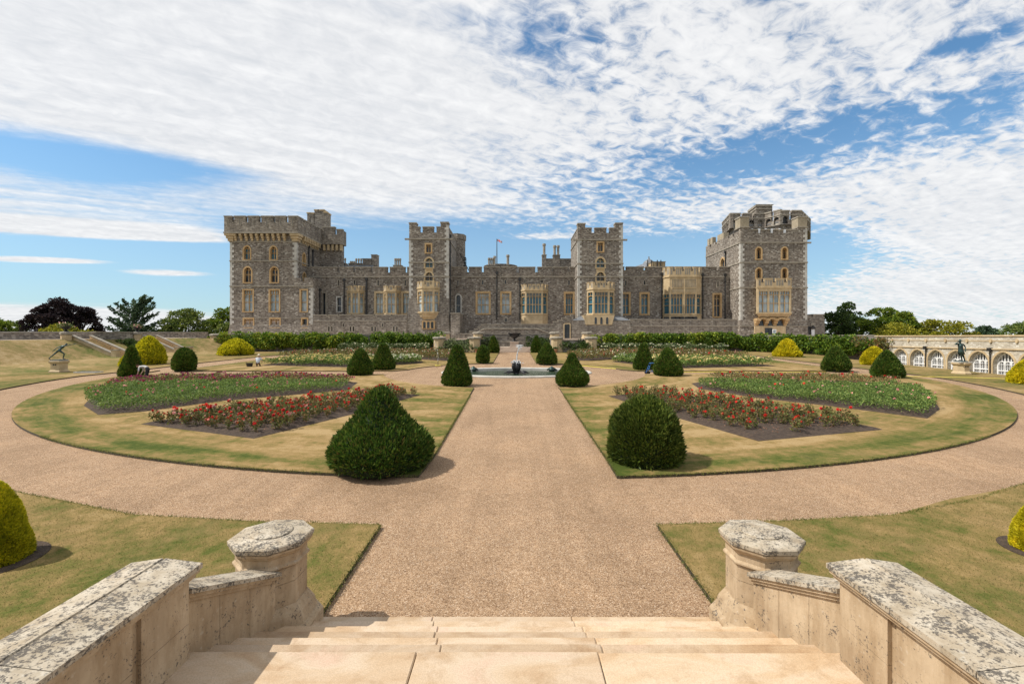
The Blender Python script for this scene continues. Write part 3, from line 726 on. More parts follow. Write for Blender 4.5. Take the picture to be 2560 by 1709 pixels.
# ---- tower at the left end
D = 90.0; s1 = Sec(1, D); f1 = front(D)
xl, xr, xw = s1.u(295), s1.u(945), s1.u(1105)
mb = MB()
LW = [((431, 533, 490, 660), 1, 2, 'teal_glass', (.5,)), ((690, 535, 749, 660), 1, 2, 'teal_glass', (.5,)),
      ((432, 738, 502, 884), 1, 2, 'dark_glass', (.5,)), ((693, 738, 763, 884), 1, 2, 'dark_glass', (.5,)),
      ((428, 962, 516, 1168), 0, 2, 'pale_glass', (.44,)), ((686, 962, 774, 1168), 0, 2, 'pale_glass', (.44,)), ((989, 962, 1046, 1168), 0, 1, 'pale_glass', (.44,)),
      ((432, 1243, 520, 1325), 0, 2, 'blind', ()), ((690, 1243, 780, 1325), 0, 2, 'blind', ()), ((1003, 1243, 1049, 1325), 0, 1, 'dark_glass', ()),
      ((440, 1362, 510, 1386), 0, 2, 'dark_glass', ()), ((700, 1362, 765, 1386), 0, 2, 'dark_glass', ())]
qs = [rects(s1, [w[0]])[0] for w in LW]
ol = [(xl, ZB), (xw, ZB), (xw, s1.z(838)), (s1.u(1022), s1.z(838)), (s1.u(1022), s1.z(874)), (s1.u(990), s1.z(874)), (s1.u(990), s1.z(840)), (xr, s1.z(840)), (xr, s1.z(398)), (xl, s1.z(398))]
mb.slab(f1, ol, [hole(q, w[1]) for q, w in zip(qs, LW)], 0, .8)
zc = s1.z(398)
fR = face_px(xr)
dside = [((xr * F / (500 + a * .2551 - PX0)), (xr * F / (500 + b_ * .2551 - PX0))) for a, b_ in ((1006, 1032), (1009, 1034))]
sw = [(dside[0][0], dside[0][1], s1.z(690), s1.z(575)), (dside[1][0], dside[1][1], s1.z(880), s1.z(772))]
mb.slab(fR, [(90.8, ZB), (101, ZB), (101, zc), (90.8, zc)], [hole(q, 1) for q in sw], 0, .8)
mb.slab(face_px(xw), [(90.8, ZB), (95, ZB), (95, s1.z(838)), (90.8, s1.z(838))], [], 0, .6)
mb.slab(face_nx(xl), [(90.8, ZB), (112, ZB), (112, zc), (90.8, zc)], [], 0, .8)
mb.box(xr - 1, s1.u(1105) - .05, 90.9, 95, s1.z(880) - .3, s1.z(880), 2)
mb.box(xl + .1, xr - .05, 91, 111.8, zc - .6, zc - .1, 2)
xb1 = Sec(1, 101).u(1388)
mb.box(xr - 3, xb1, 101.003, 102.5, ZB, zc, 0)
mb.box(xl + .5, xr - 1, 111, 111.9, ZB, zc, 0)
# battered foot
mb.prism([(xl - .45, 89.55, ZB), (xw + .02, 89.55, ZB), (xw + .02, 90.01, ZB), (xl - .45, 90.01, ZB)], [(xl - .02, 89.96, s1.z(1296)), (xw + .02, 89.96, s1.z(1296)), (xw + .02, 90.01, s1.z(1296)), (xl - .02, 90.01, s1.z(1296))], 0)
for y in (675, 488): string(mb, f1, xl - .12, xr + .12, s1.z(y), 1); mb.box(xr - .02, xr + .13, 90, 101, s1.z(y) - .1, s1.z(y) + .1, 1)
string(mb, f1, xl - .12, xw + .12, s1.z(923), 1)
for y in (1236,): string(mb, f1, xl - .05, xw + .05, s1.z(y), 1, .14, .06)
ltower = mb.build('tower', ['castle', 'greycap', 'lead'], castle); ltower['label'] = 'broad corner tower with deep corbelled battlements'
for q, w in zip(qs, LW): window(ltower, f1, *q, bool(w[1]), w[2], w[3], w[4], depth=.62 if w[1] else .55)
for q in sw: window(ltower, fR, *q, True, 1, 'dark_glass', ())
quoins(ltower, xl, 1, 90, ZB, s1.z(490)); quoins(ltower, xr, -1, 90, s1.z(838), s1.z(490)); quoins(ltower, xw, -1, 90, ZB, s1.z(930))
# corbelled parapet
DP = 89.25; sp_ = Sec(1, DP); fp = front(DP)
pl, pr = sp_.u(236), sp_.u(958)
gaps = [(311, 335), (446, 470), (576, 600), (716, 735), (840, 864)]
mb = MB()
mb.slab(fp, cren(sp_, 236, 958, 400, 243, gaps, 303), [], 0, .7, 0)
caps(mb, sp_, fp, 236, 958, 243, gaps, 303, 1, .7)
for x in (273, 390, 522, 655, 788, 905):      # arrow loops
    mb.box(sp_.u(x) - .16, sp_.u(x) + .16, -.03, .1, sp_.z(330), sp_.z(268), 1, fp); mb.box(sp_.u(x) - .05, sp_.u(x) + .05, -.035, .1, sp_.z(326), sp_.z(272), 2, fp)
string(mb, fp, pl - .1, pr + .1, sp_.z(398), 1, .3, .12)
fpr = face_px(pr); zb, zt, zg = sp_.z(400), sp_.z(243), sp_.z(303)
sg = [(91.6, 92.2), (94.4, 95.0), (97.2, 97.8)]
def side_ol(a, b_, gs):
    P = [(a, zb), (b_, zb), (b_, zt)]
    for g0, g1 in reversed(gs): P += [(g1, zt), (g1, zg), (g0, zg), (g0, zt)]
    return P + [(a, zt)]
mb.slab(fpr, side_ol(89.953, 100.3, sg), [], 0, .7, 0)
ed = [89.953] + [v for g in sg for v in g] + [100.3]
for k in range(0, len(ed), 2): mb.box(ed[k] - .05, ed[k + 1] + .05, -.09, .75, zt + .002, zt + .22, 1, fpr)
mb.box(89.953, 100.3, -.12, .02, zb - .1, zb + .2, 1, fpr)
mb.slab(face_nx(pl), side_ol(89.953, 112, [(92.5, 93.2), (96, 96.7), (99.5, 100.2), (103, 103.7), (106.5, 107.2)]), [], 0, .7, 0)
x2 = Sec(1, 100.3).u(1396); f3 = front(100.3); s3 = Sec(1, 100.3)
mb.slab(f3, [(pr + .001, zb), (x2, zb), (x2, s3.z(372)), (s3.u(1337), s3.z(372)), (s3.u(1337), s3.z(415)), (s3.u(1320), s3.z(415)), (s3.u(1320), s3.z(352)), (pr + .001, s3.z(345))], [], 0, .7, 0)
mb.box(pr + .05, s3.u(1320) + .08, -.09, .75, s3.z(350), s3.z(350) + .25, 1, f3); mb.box(s3.u(1337) - .07, x2 + .08, -.09, .75, s3.z(372), s3.z(372) + .22, 1, f3)
mb.box(x2 - .7, x2, 101.0, 102.6, zb, s3.z(372), 0)
mb.box(pl + .7, pr - .7, 111.3, 112, zb, zt, 0)
mb.box(pl + .3, pr - .05, 89.3, 111.5, zb + .3, zb + .6, 2)
for x in (355, 410, 463, 517, 570, 622, 675, 728, 781, 835):
    u = s1.u(x); mb.box(u - .24, u + .24, 89.3, 89.99, zb - .55, zb - .02, 3); mb.box(u - .22, u + .22, 89.5, 89.985, zb - 1.0, zb - .555, 3); mb.box(u - .2, u + .2, 89.72, 89.98, zb - 1.45, zb - 1.005, 3)
for sx, x in ((1, xl), (-1, xr)):             # heavy stepped corner corbels
    for q, (e, h0, h1) in enumerate(((.74, -.5, -.02), (.52, -1.0, -.505), (.3, -1.5, -1.005))):
        xo = x - sx * e; xi = x + sx * (1.0 - .1 * q)
        mb.box(min(xo, xi), max(xo, xi), 90 - e, 91.3 - .1 * q, zb + h0, zb + h1, 3)
y = 92.3
while y < 100:
    mb.box(xr + .02, xr + .75, y - .22, y + .22, zb - .55, zb - .02, 3); mb.box(xr + .015, xr + .7, y - .2, y + .2, zb - 1.0, zb - .555, 3); mb.box(xr + .01, xr + .35, y - .18, y + .18, zb - 1.45, zb - 1.005, 3); y += .78
for x in np.linspace(pr + .5, x2 - .4, 5): mb.box(x - .22, x + .22, 100.4, 101, zb - 1.3, zb - .02, 3)
mb.build('battlement', ['castle_grey', 'greycap', 'black', 'cream'], ltower)
mb = MB()
for x0, x1, y0, y1 in ((1050, 1078, 212, 420), (1082, 1116, 214, 420), (1122, 1160, 184, 420), (1160, 1215, 184, 420), (1216, 1242, 204, 430)):
    s = Sec(1, 102.5); mb.box(s.u(x0), s.u(x1), 102.5, 104.8, s.z(y1), s.z(y0), 0); mb.box(s.u(x0) - .1, s.u(x1) + .1, 102.4, 104.9, s.z(y0) + .002, s.z(y0) + .3, 1)
mb.build('chimney', ['castle_grey', 'cream'], ltower)
pipe(ltower, xr + .15, xr * F / (500 + 1060 * .2551 - PX0), TZ + 6, s1.z(495), .16); pipe(ltower, xr + .15, xr * F / (500 + 1098 * .2551 - PX0), TZ + 6, s1.z(520), .2)
pipe(ltower, xw + .15, 93.0, TZ, s1.z(950))

# ---- main ranges between the towers
D = 94.5; fm = front(D)
sA, sB, sC = Sec(1, D), Sec(2, D), Sec(3, D); sE = Sec(4, D)
def rng_wall(name, secs, xa, xb, yt, yg, gaps, items, yb=ZB, label=None, str_y=None):
    """gaps and items carry their own region; everything becomes (u, z)"""
    u0, u1 = xa, xb; zt, zg = yt, yg
    P = [(u0, ZB), (u1, ZB), (u1, zt)]
    for a, b_ in sorted(gaps, reverse=True): P += [(b_, zt), (b_, zg), (a, zg), (a, zt)]
    P.append((u0, zt))
    mb = MB(); mb.slab(fm, P, [hole(q, a) for q, a in items], 0, .7)
    ed = [u0] + [v for g in sorted(gaps) for v in g] + [u1]
    for k in range(0, len(ed), 2): mb.box(ed[k] - .05, ed[k + 1] + .05, -.1, .75, zt + .002, zt + .2, 1, fm)
    for a, b_ in gaps: mb.box(a + .06, b_ - .06, -.06, .72, zg + .002, zg + .12, 1, fm)
    string(mb, fm, u0, u1, str_y, 1, .22, .14)
    mb.box(u0, u1, D + .8, D + 14, zg - .8, zg - .5, 2)
    o = mb.build('range_wall', ['castle', 'greycap', 'lead'], castle)
    if label: o['label'] = label
    return o
def G(sec, L): return [(sec.u(a), sec.u(b_)) for a, b_ in L]
def Q(sec, x0, y0, x1, y1): return (sec.u(x0), sec.u(x1), sec.z(y1), sec.z(y0))
ZT = sA.z(742); ZG = sA.z(794); ZS = sA.z(831)
# range beside the left tower
slA = [Q(sA, 1352, 862, 1365, 916), Q(sA, 1508, 862, 1521, 905), Q(sA, 1739, 862, 1753, 916), Q(sB, 515, 862, 529, 918), Q(sB, 171, 1095, 184, 1140)]
wA = Q(sA, 1345, 1034, 1385, 1170); dA = Q(sA, 1203, 990, 1230, 1200)
wB1 = Q(sB, 236, 990, 302, 1185); wB3 = Q(sB, 500, 990, 566, 1185)
xA0, xA1 = xr + .01, Sec(2, 90).u(585)
gA = G(sA, [(1345, 1365), (1500, 1521), (1673, 1690), (1836, 1860)]) + G(sB, [(520, 540)])
ra = rng_wall('a', None, xA0, xA1, ZT, ZG, gA, [(q, 1) for q in slA] + [(wA, 0), (dA, 0), (wB1, 0), (wB3, 0)], label='flint range with canted bays beside the corbelled tower', str_y=ZS)
for q in slA: slit(ra, fm, *q)
window(ra, fm, *wA, False, 1, 'dark_glass', (.42,), stone='quoin'); window(ra, fm, *dA, False, 1, 'dark_glass', (), stone='greycap')
for q in (wB1, wB3): window(ra, fm, *q, False, 2, 'pale_glass', (.45,), stone='cream', sur=.4)
bay(ra, 1, 94.5, 1.3, 1440, 1612, 1480, 1560, 922, 970, 990, 1182, 1196, 2, 'pale_glass', gaps=2, tiers=(.45,))
bay(ra, 2, 94.5, 1.2, 312, 475, 335, 432, 922, 970, 990, 1185, 1196, 2, 'pale_glass', gaps=2, tiers=(.45,))
pipe(ra, sA.u(1415), D - .15, TZ, sA.z(870)); pipe(ra, sA.u(1635), D - .2, TZ, sA.z(860), .18)
# middle range
xB0, xB1 = Sec(2, 90).u(944) , Sec(3, 90).u(648)
slB = [Q(sB, 1031, 862, 1044, 912), Q(sB, 1274, 860, 1288, 906), Q(sB, 1497, 860, 1510, 900), Q(sB, 1690, 860, 1700, 886), Q(sB, 1847, 862, 1856, 890), Q(sB, 1863, 862, 1872, 890), Q(sC, 551, 862, 566, 910)]
wd = Q(sB, 1022, 1008, 1064, 1182); w4 = Q(sB, 1230, 992, 1340, 1186); w2 = Q(sB, 1471, 992, 1543, 1186); wr = Q(sC, 527, 996, 596, 1188); wk = Q(sB, 1498, 1238, 1519, 1268)
gB = G(sB, [(1126, 1146), (1271, 1291), (1446, 1462), (1617, 1629), (1795, 1806)]) + G(sC, [(50, 62), (235, 250), (391, 402), (546, 566)])
rb = rng_wall('b', None, xB0, xB1, sB.z(741), sB.z(790), gB, [(q, 1) for q in slB] + [(wd, 1)] + [(q, 0) for q in (w4, w2, wr, wk)], label='central flint range between the two slim towers', str_y=sB.z(830))
for q in slB: slit(rb, fm, *q)
window(rb, fm, *wd, True, 1, 'dark_glass', (.42,), stone='quoin', depth=.6)
window(rb, fm, *w4, False, 3, 'pale_glass', (.43,), sur=.4); window(rb, fm, *w2, False, 2, 'pale_glass', (.43,), sur=.4); window(rb, fm, *wr, False, 3, 'teal_glass', (.43,), sur=.4)
window(rb, fm, *wk, False, 2, 'dark_glass', (), stone='greycap', head=False)
bay(rb, 2, 94.5, 1.5, 1655, 1918, 1700, 1868, 908, 962, 988, 1186, 1290, 5, 'teal_glass', gaps=4, tiers=(.43,))
for x, y1 in ((1420, 800), (1645, 860)): pipe(rb, sB.u(x), D - .16, TZ + 4, sB.z(y1))
# range beside the right tower
xC0, xC1 = Sec(3, 90).u(1083), Sec(4, 90).u(752)
slC = [Q(sC, 1108, 866, 1122, 916), Q(sC, 1292, 866, 1306, 908), Q(sE, 522, 872, 536, 930)]
w1 = Q(sC, 1086, 1000, 1143, 1192); w2c = Q(sC, 1267, 1000, 1330, 1192); wt = Q(sE, 490, 1006, 550, 1218)
gC = G(sC, [(1100, 1121), (1290, 1312)]) + G(sE, [(516, 540)])
rc = rng_wall('c', None, xC0, xC1, sC.z(739), sC.z(770), gC, [(q, 1) for q in slC] + [(q, 0) for q in (w1, w2c, wt)], label='short flint range with a tall panelled bay beside the right tower', str_y=sC.z(830))
for q in slC: slit(rc, fm, *q)
for q in (w1, w2c): window(rc, fm, *q, False, 2, 'teal_glass', (.42,), sur=.4)
window(rc, fm, *wt, False, 2, 'dark_glass', (.5,), sur=.35)
bo = bay(rc, 3, 94.5, 2.0, 1476, 1856, 1545, 1808, 735, 828, 1000, 1188, 1246, (4, 4), 'teal_glass', gaps=3, stone='cream', tiers=(.42,))
mb = MB(); sf = Sec(3, 92.5); ff = front(92.5)
for x0, x1 in ((1567, 1682), (1696, 1803)):   # blind tracery over the lights
    for y0, y1 in ((852, 932), (948, 980)):
        mb.box(sf.u(x0), sf.u(x1), -.04, .0, sf.z(y1), sf.z(y0), 1, ff)
        n = 8 if y0 < 900 else 10
        for k in range(n + 1):
            u = sf.u(x0) + (sf.u(x1) - sf.u(x0)) * k / n; mb.box(u - .055, u + .055, -.1, -.03, sf.z(y1), sf.z(y0), 0, ff)
    for y in (850, 940, 985): mb.box(sf.u(x0) - .1, sf.u(x1) + .1, -.12, .0, sf.z(y) - .06, sf.z(y) + .06, 0, ff)
mb.box(sf.u(1682), sf.u(1696), -.14, .0, sf.z(1190), sf.z(850), 0, ff)
for x in (1512, 1582, 1622, 1660, 1715, 1755, 1790): 
    q = opening(sf.u(x) - .55, sf.u(x) + .55, sf.z(1244), sf.z(1220), True)
    mb.poly(ff, q, -.06, 2)
mb.build('blind_tracery', ['cream', 'greycap', 'black'], rc)
pipe(rc, sC.u(1466), D - .16, TZ + 3, sC.z(810)); pipe(rc, sE.u(378), D - .16, TZ + 3, sE.z(820)); pipe(rc, sE.u(596), D - .16, TZ + 3, sE.z(820))

# ---- the two slim towers
def slim_tower(r, x0, x1, tl, tr, yturL, yturR, ymer, ygap, mers, ystr, sq, big, xbot0, xbot1, ybat, label, qside, face, back):
    D = 90.0; s = Sec(r, D); f = front(D); u, z = s.u, s.z
    mb = MB()
    items = [(Q(s, *sq), 0)] + [(Q(s, *b_), 1) for b_ in big]
    P = [(u(x0), ZB), (u(x1), ZB), (u(x1), z(yturR)), (u(tr), z(yturR))]
    # merlons between the corner turrets: list of solid spans
    P += [(u(tr), z(ymer))]
    sp = sorted(mers, reverse=True)
    for k, (a, b_) in enumerate(sp):
        if k: P += [(u(b_), z(ygap)), (u(b_), z(ymer))]
        P += [(u(a), z(ymer))]
        if k < len(sp) - 1: P += [(u(a), z(ygap))]
    P += [(u(tl), z(ymer)), (u(tl), z(yturL)), (u(x0), z(yturL))]
    out = []
    for p in P:
        if not out or abs(p[0] - out[-1][0]) + abs(p[1] - out[-1][1]) > 1e-4: out.append(p)
    mb.slab(f, out, [hole(q, a) for q, a in items], 0, .7)
    for a, b_, y in ((x0, tl, yturL), (tr, x1, yturR)): mb.box(u(a) - .08, u(b_) + .08, 89.9, 91.6, z(y) + .002, z(y) + .25, 1); mb.box(u(a) + (.003 if a == x0 else 0), u(b_) - (.003 if b_ == x1 else 0), 90.7, 91.5, z(ygap) - .5, z(y), 0)
    for a, b_ in mers: mb.box(u(a) - .05, u(b_) + .05, 89.91, 90.75, z(ymer) + .002, z(ymer) + .2, 1)
    for sx, x in ((1, x0), (-1, x1)):
        fs = face_nx(u(x)) if sx > 0 else face_px(u(x))
        zt2, zg2 = z(ymer), z(ygap); E2 = back
        P2 = [(90.7, ZB), (E2, ZB), (E2, zt2)]
        g = [(92.8, 93.4), (95.6, 96.2), (98.4, 99.0)] if E2 > 100 else [(92.8, 93.4), (95.4, 96.0)]
        for a, b_ in reversed(g): P2 += [(b_, zt2), (b_, zg2), (a, zg2), (a, zt2)]
        P2 += [(90.7, zt2)]
        mb.slab(fs, P2, [], 0, .7)
        ed = [90.7] + [v for q in g for v in q] + [E2]
        for k in range(0, len(ed), 2): mb.box(ed[k] - .04, ed[k + 1] + .04, -.08, .74, zt2 + .002, zt2 + .2, 1, fs)
        for y in ystr: mb.box(90, E2, -.13, .02, z(y) - .1, z(y) + .1, 1, fs)
    mb.box(u(x0) + .8, u(x1) - .8, back - .7, back - .003, ZB, z(ygap), 0)
    mb.box(u(x0) + .1, u(x1) - .1, 90.75, back - .1, z(ygap) - .7, z(ygap) - .4, 2)
    for y in ystr: string(mb, f, u(x0) - .12, u(x1) + .12, z(y), 1, .24, .14)
    if ybat:
        zb_ = z(ybat)
        mb.prism([(u(xbot0), 89.2, ZB), (u(xbot1), 89.2, ZB), (u(xbot1), 92, ZB), (u(xbot0), 92, ZB)], [(u(x0) - .02, 89.97, zb_), (u(x1) + .02, 89.97, zb_), (u(x1) + .02, 92, zb_), (u(x0) - .02, 92, zb_)], 3)
    for x in (x0, x1):                        # gargoyle spouts at the top string
        sx = -1 if x == x0 else 1; mb.box(min(u(x), u(x) + sx * .9), max(u(x), u(x) + sx * .9), 90.0, 90.35, z(ystr[0]) - .15, z(ystr[0]) + .16, 1)
    t = mb.build('tower', ['castle', 'greycap', 'lead', 'castle_grey'], castle); t['label'] = label
    window(t, f, *items[0][0], False, 2, 'dark_glass', (), sur=.3, head=True)
    q1, q2 = items[1][0], items[2][0]
    window(t, f, *q1, True, 2, 'teal_glass', (), sur=.3, stone='cream', depth=.6)
    window(t, f, *q2, True, 2, 'dark_glass', (), sur=.3, stone='cream', depth=.6)
    mb = MB(); mb.box(q2[0] - .05, q2[1] + .05, -.05, .3, q2[3] + .02, q1[2] - .02, 0, f)
    w = (q2[1] - q2[0]); mb.box(q2[0] + .15, q2[0] + w * .47, -.06, .1, q2[3] + .25, q1[2] - .3, 1, f); mb.box(q2[0] + w * .53, q2[1] - .15, -.06, .1, q2[3] + .25, q1[2] - .3, 1, f)
    mb.build('window_panel', ['cream', 'honey'], t)
    for x, sx in ((x0, 1), (x1, -1)): quoins(t, u(x), sx, 90, (z(ybat) if ybat else ZB), z(ystr[0]) - .1 if x != qside else z(yturR) - .3)
    return t, s, f
t2, s2, f2 = slim_tower(2, 560, 945, 630, 868, 310, 304, 348, 396, [(630, 666), (692, 801), (828, 868)], (460, 690, 828), (727, 515, 773, 592), [(718, 648, 791, 738), (718, 786, 791, 868)], 525, 966, 1040, 'slim square tower with an oriel and battered foot left of the centre', 945, None, 108)
bay(t2, 2, 90, 1.4, 640, 858, 688, 802, 878, 938, 972, 1168, 1200, 3, 'pale_glass', gaps=2, corbel=1262, stone='cream', tiers=(.45,))
mb = MB(); sx_ = Sec(2, 89.15); fx = front(89.15)
mb.box(sx_.u(688), sx_.u(812), 0, .6, sx_.z(1342), sx_.z(1258), 0, fx)
for x in (711, 749, 787): mb.poly(fx, opening(sx_.u(x - 13), sx_.u(x + 13), sx_.z(1334), sx_.z(1270), True), -.02, 1)
for x in (692, 730, 768, 806): mb.box(sx_.u(x) - .12, sx_.u(x) + .12, -.16, .1, sx_.z(1338), sx_.z(1262), 0, fx)
mb.build('lower_lights', ['honey', 'dark_glass'], t2)
mb = MB(); mb.lathe(Sec(2, 104).u(1020), 105, [(2.0, ZB + 8), (2.0, Sec(2, 104).z(470)), (2.2, Sec(2, 104).z(466)), (2.2, Sec(2, 104).z(415))], 8, 0, .2)
mb.build('stair_turret', ['castle'], t2)
pipe(t2, s2.u(945) + .15, 91.6, TZ + 1, s2.z(420), .12)
mb = MB(); xs0 = s2.u(945) + .3                 # the black iron fire ladder on the tower's shaded side
for k in range(3): mb_ = MB(); mb_.tube([(xs0 + .5 + k * 1.0, 102, s2.z(540) + 1 - k * 4), (xs0 + 2.6 + k * .4, 103, s2.z(540) - 3 - k * 3)], .09); mb_.build('iron_brace', ['black'], t2)
for zz in (570, 590, 625, 660): mb.box(s2.u(1046), s2.u(1072), 98, 99, s2.z(zz) - .05, s2.z(zz) + .05)
for xx in (1056, 1066, 1074): mb.tube([(s2.u(xx), 98.5, s2.z(730)), (s2.u(xx), 98.5, s2.z(575))], .06)
mb.box(s2.u(1046), s2.u(1074), 98.4, 98.6, s2.z(732), s2.z(729)); mb.build('iron_ladder', ['black'], t2)
mb = MB(); q = Sec(2, 88.6)
mb.box(q.u(966), q.u(1056), 88.6, 95, ZB, q.z(1192), 0); mb.box(q.u(964), q.u(1058), 88.5, 95, q.z(1192) + .002, q.z(1192) + .2, 1)
mb.build('buttress', ['castle_grey', 'greycap'], t2)

t3, s3_, f3_ = slim_tower(3, 645, 1086, 718, 1013, 316, 312, 358, 400, [(718, 781), (810, 926), (955, 1013)], (468, 701, 830), (842, 498, 890, 582), [(829, 646, 905, 738), (829, 784, 905, 870)], 640, 1090, 1215, 'slim square tower with pale quoins and an oriel right of the centre', 1086, None, 101)
bay(t3, 3, 90, 1.5, 734, 1003, 797, 952, 884, 950, 980, 1186, 1212, 4, 'teal_glass', gaps=3, stone='cream', corbel=1240, tiers=(.45,))
mb = MB(); q = Sec(3, 87.2); fq = front(87.2)
ol = [(q.u(585), ZB), (q.u(1168), ZB), (q.u(1158), q.z(1258)), (q.u(595), q.z(1258))]
mb.slab(fq, ol, [], 0, .6, 0)
mb.prism([(q.u(592), 87.15, q.z(1256)), (q.u(1161), 87.15, q.z(1256)), (q.u(1161), 90, q.z(1256)), (q.u(592), 90, q.z(1256))],
         [(q.u(690), 89.4, q.z(1208)), (q.u(1080), 89.4, q.z(1208)), (q.u(1080), 90.02, q.z(1208)), (q.u(690), 90.02, q.z(1208))], 1)
mb.box(q.u(585) , q.u(585) + .6, 87.8, 90, ZB, q.z(1258), 0); mb.box(q.u(1162) - .6, q.u(1162), 87.8, 92, ZB, q.z(1258), 0)
mb.slab(front(87.05), [(q.u(722), q.z(1300)), (q.u(978), q.z(1300)), (q.u(1005), q.z(1205)), (q.u(700), q.z(1205))], [], 0, 2.9, 2)
for x in (819, 875, 931): mb.poly(front(87.05), opening(q.u(x - 11), q.u(x + 11), q.z(1294), q.z(1226), True), -.02, 3)
mb.build('forework', ['castle_grey', 'lead', 'cream', 'dark_glass'], t3)

# ---- tower at the right end
D = 90.0; s4 = Sec(4, D); f4 = front(D); u, z = s4.u, s4.z
mb = MB()
RW = [(906, 545, 952, 655), (1158, 545, 1204, 655), (906, 748, 952, 845), (1158, 748, 1204, 845)]
qs = [Q(s4, *w) for w in RW]
P = [(u(750), ZB), (u(1402), ZB), (u(1402), z(345)), (u(1312), z(345)), (u(1312), z(374))]
for a, b_ in ((1168, 1196), (1042, 1070), (920, 946)): P += [(u(b_), z(374)), (u(b_), z(402)), (u(a), z(402)), (u(a), z(374))]
P += [(u(832), z(374)), (u(832), z(345)), (u(750), z(345))]
mb.slab(f4, P, [hole(q, 1) for q in qs], 0, .7)
for a, b_ in ((832, 920), (946, 1042), (1070, 1168), (1196, 1312)): mb.box(u(a) - .04, u(b_) + .04, 89.91, 90.75, z(374) + .002, z(374) + .2, 1)
fl = face_nx(u(750)); xl4 = u(750)
ds = [xl4 * F / (1660 + a * .2551 - PX0) for a in (556, 594)]
wl = (ds[1], ds[0], z(690), z(585))
P2 = [(90.7, ZB), (106.3, ZB), (106.3, z(374))]
for a, b_ in ((103.4, 104.1), (100.6, 101.3), (94.7, 95.3), (92.6, 93.2)): P2 += [(b_, z(374)), (b_, z(402)), (a, z(402)), (a, z(374))]
P2 += [(90.7, z(374))]
mb.slab(fl, P2, [hole(wl, 1)], 0, .7)
mb.slab(face_px(u(1402)), [(90.7, ZB), (106, ZB), (106, z(374)), (90.7, z(374))], [], 0, .7)
mb.box(u(750) + .8, u(1402) - .8, 105.5, 106.2, ZB, z(374), 0)
mb.box(u(760), u(1395), 90.8, 106, z(402) - .5, z(402) - .2, 2)
for y in (495, 690, 937): string(mb, f4, xl4 - .12, u(1402) + .12, z(y), 1, .24, .14); mb.box(90, 106.3, -.13, .02, z(y) - .11, z(y) + .11, 1, fl)
for x in (1408,): mb.box(u(1400), u(1400) + .9, 90, 90.3, z(495) - .15, z(495) + .15, 1)
mb.prism([(u(720), 89.4, ZB), (u(1400), 89.4, ZB), (u(1400), 92, ZB), (u(720), 92, ZB)], [(u(750) - .02, 89.97, z(1250)), (u(1402) - .01, 89.97, z(1250)), (u(1402) - .01, 92, z(1250)), (u(750) - .02, 92, z(1250))], 0)
string(mb, front(89.75), u(738), u(1400), z(1312), 1, .16, .12)
for a, b_, y0, y1 in ((722, 832, 252, 345), (1314, 1402, 250, 345)):
    a_ = max(a, 748); mb.box(u(a_) - .05, u(b_), 89.95, 92, z(y1) + .005, z(y0), 3); mb.box(u(a_) - .16, u(b_) + .1, 89.84, 92.1, z(y0) + .002, z(y0) + .25, 1); mb.box(u(a_) - .16, u(b_) + .1, 89.84, 92.1, z(y1) - .12, z(y1) + .1, 1)
for a, b_ in ((104.6, 105.2), (103.0, 103.6)): mb.box(u(750) + .1, u(750) + .9, a, b_ + .5, z(374), z(300), 3)
mb.box(u(750) + .1, u(750) + 1.2, 97.5, 100.5, z(374) - .2, z(310), 3)
M['tan'] = noise_mat('tan_turret_stone', (.27, .225, .155), (.38, .325, .235), 1.2, .88, .15)
rt = mb.build('tower', ['castle', 'greycap', 'lead', 'tan'], castle); rt['label'] = 'big corner tower with sunlit side and a turret on top'
for q in qs: window(rt, f4, *q, True, 2, 'dark_glass', (), sur=.26, depth=.75)
window(rt, fl, *wl, True, 1, 'dark_glass', (), sur=.34)
quoins(rt, xl4, 1, 90, z(1245), z(500)); quoins(rt, xl4, 1, 90, ZB, z(1245)); quoins(rt, u(1402), -1, 90, ZB, z(350))
pipe(rt, xl4 - .15, 96.2, TZ, z(540), .12)
bay(rt, 4, 90, 1.5, 905, 1248, 912, 1246, 850, 935, 972, 1176, 1240, (2, 2, 2), 'pale_glass', gaps=3, stone='cream', corbel=1248, sidewin=False, tiers=(.43,))
mb = MB(); q = Sec(4, 88.7); fq = front(88.7)
for x in (932, 1022, 1110, 1212):             # big stepped corbels under the oriel and the arches between them
    for k, (d, a, b_) in enumerate(((0, 1236, 1262), (.4, 1262, 1286), (.8, 1286, 1310))):
        mb.box(q.u(x - 20 + k * 2), q.u(x + 20 - k * 2), d, 1.3, q.z(b_), q.z(a) - .003, 0, fq)
for x0, x1 in ((952, 1002), (1042, 1090), (1130, 1192)):
    mb.slab(fq, [(q.u(x0 - 2), q.z(1262)), (q.u(x0 + 3), q.z(1250)), ((q.u(x0) + q.u(x1)) / 2, q.z(1240)), (q.u(x1 - 3), q.z(1250)), (q.u(x1 + 2), q.z(1262)), (q.u(x1 + 2), q.z(1230)), (q.u(x0 - 2), q.z(1230))], [], .06, 1.2, 0)
    mb.box(q.u(x0) + .1, q.u(x1) - .1, .95, 1.0, q.z(1310), q.z(1262), 1, fq)
mb.box(q.u(905), q.u(1210), .55, .9, q.z(1390), q.z(1312), 2, fq)
for x in (970, 1142): mb.poly(fq, opening(q.u(x - 17), q.u(x + 17), q.z(1398), q.z(1370), True), .5, 1)
mb.box(q.u(1004), q.u(1076), .45, .6, q.z(1402), q.z(1330), 1, fq); mb.box(q.u(1036) - .05, q.u(1036) + .05, .4, .5, q.z(1402), q.z(1330), 3, fq)
mb.build('oriel_corbels', ['honey', 'dark_glass', 'cream', 'black'], rt)
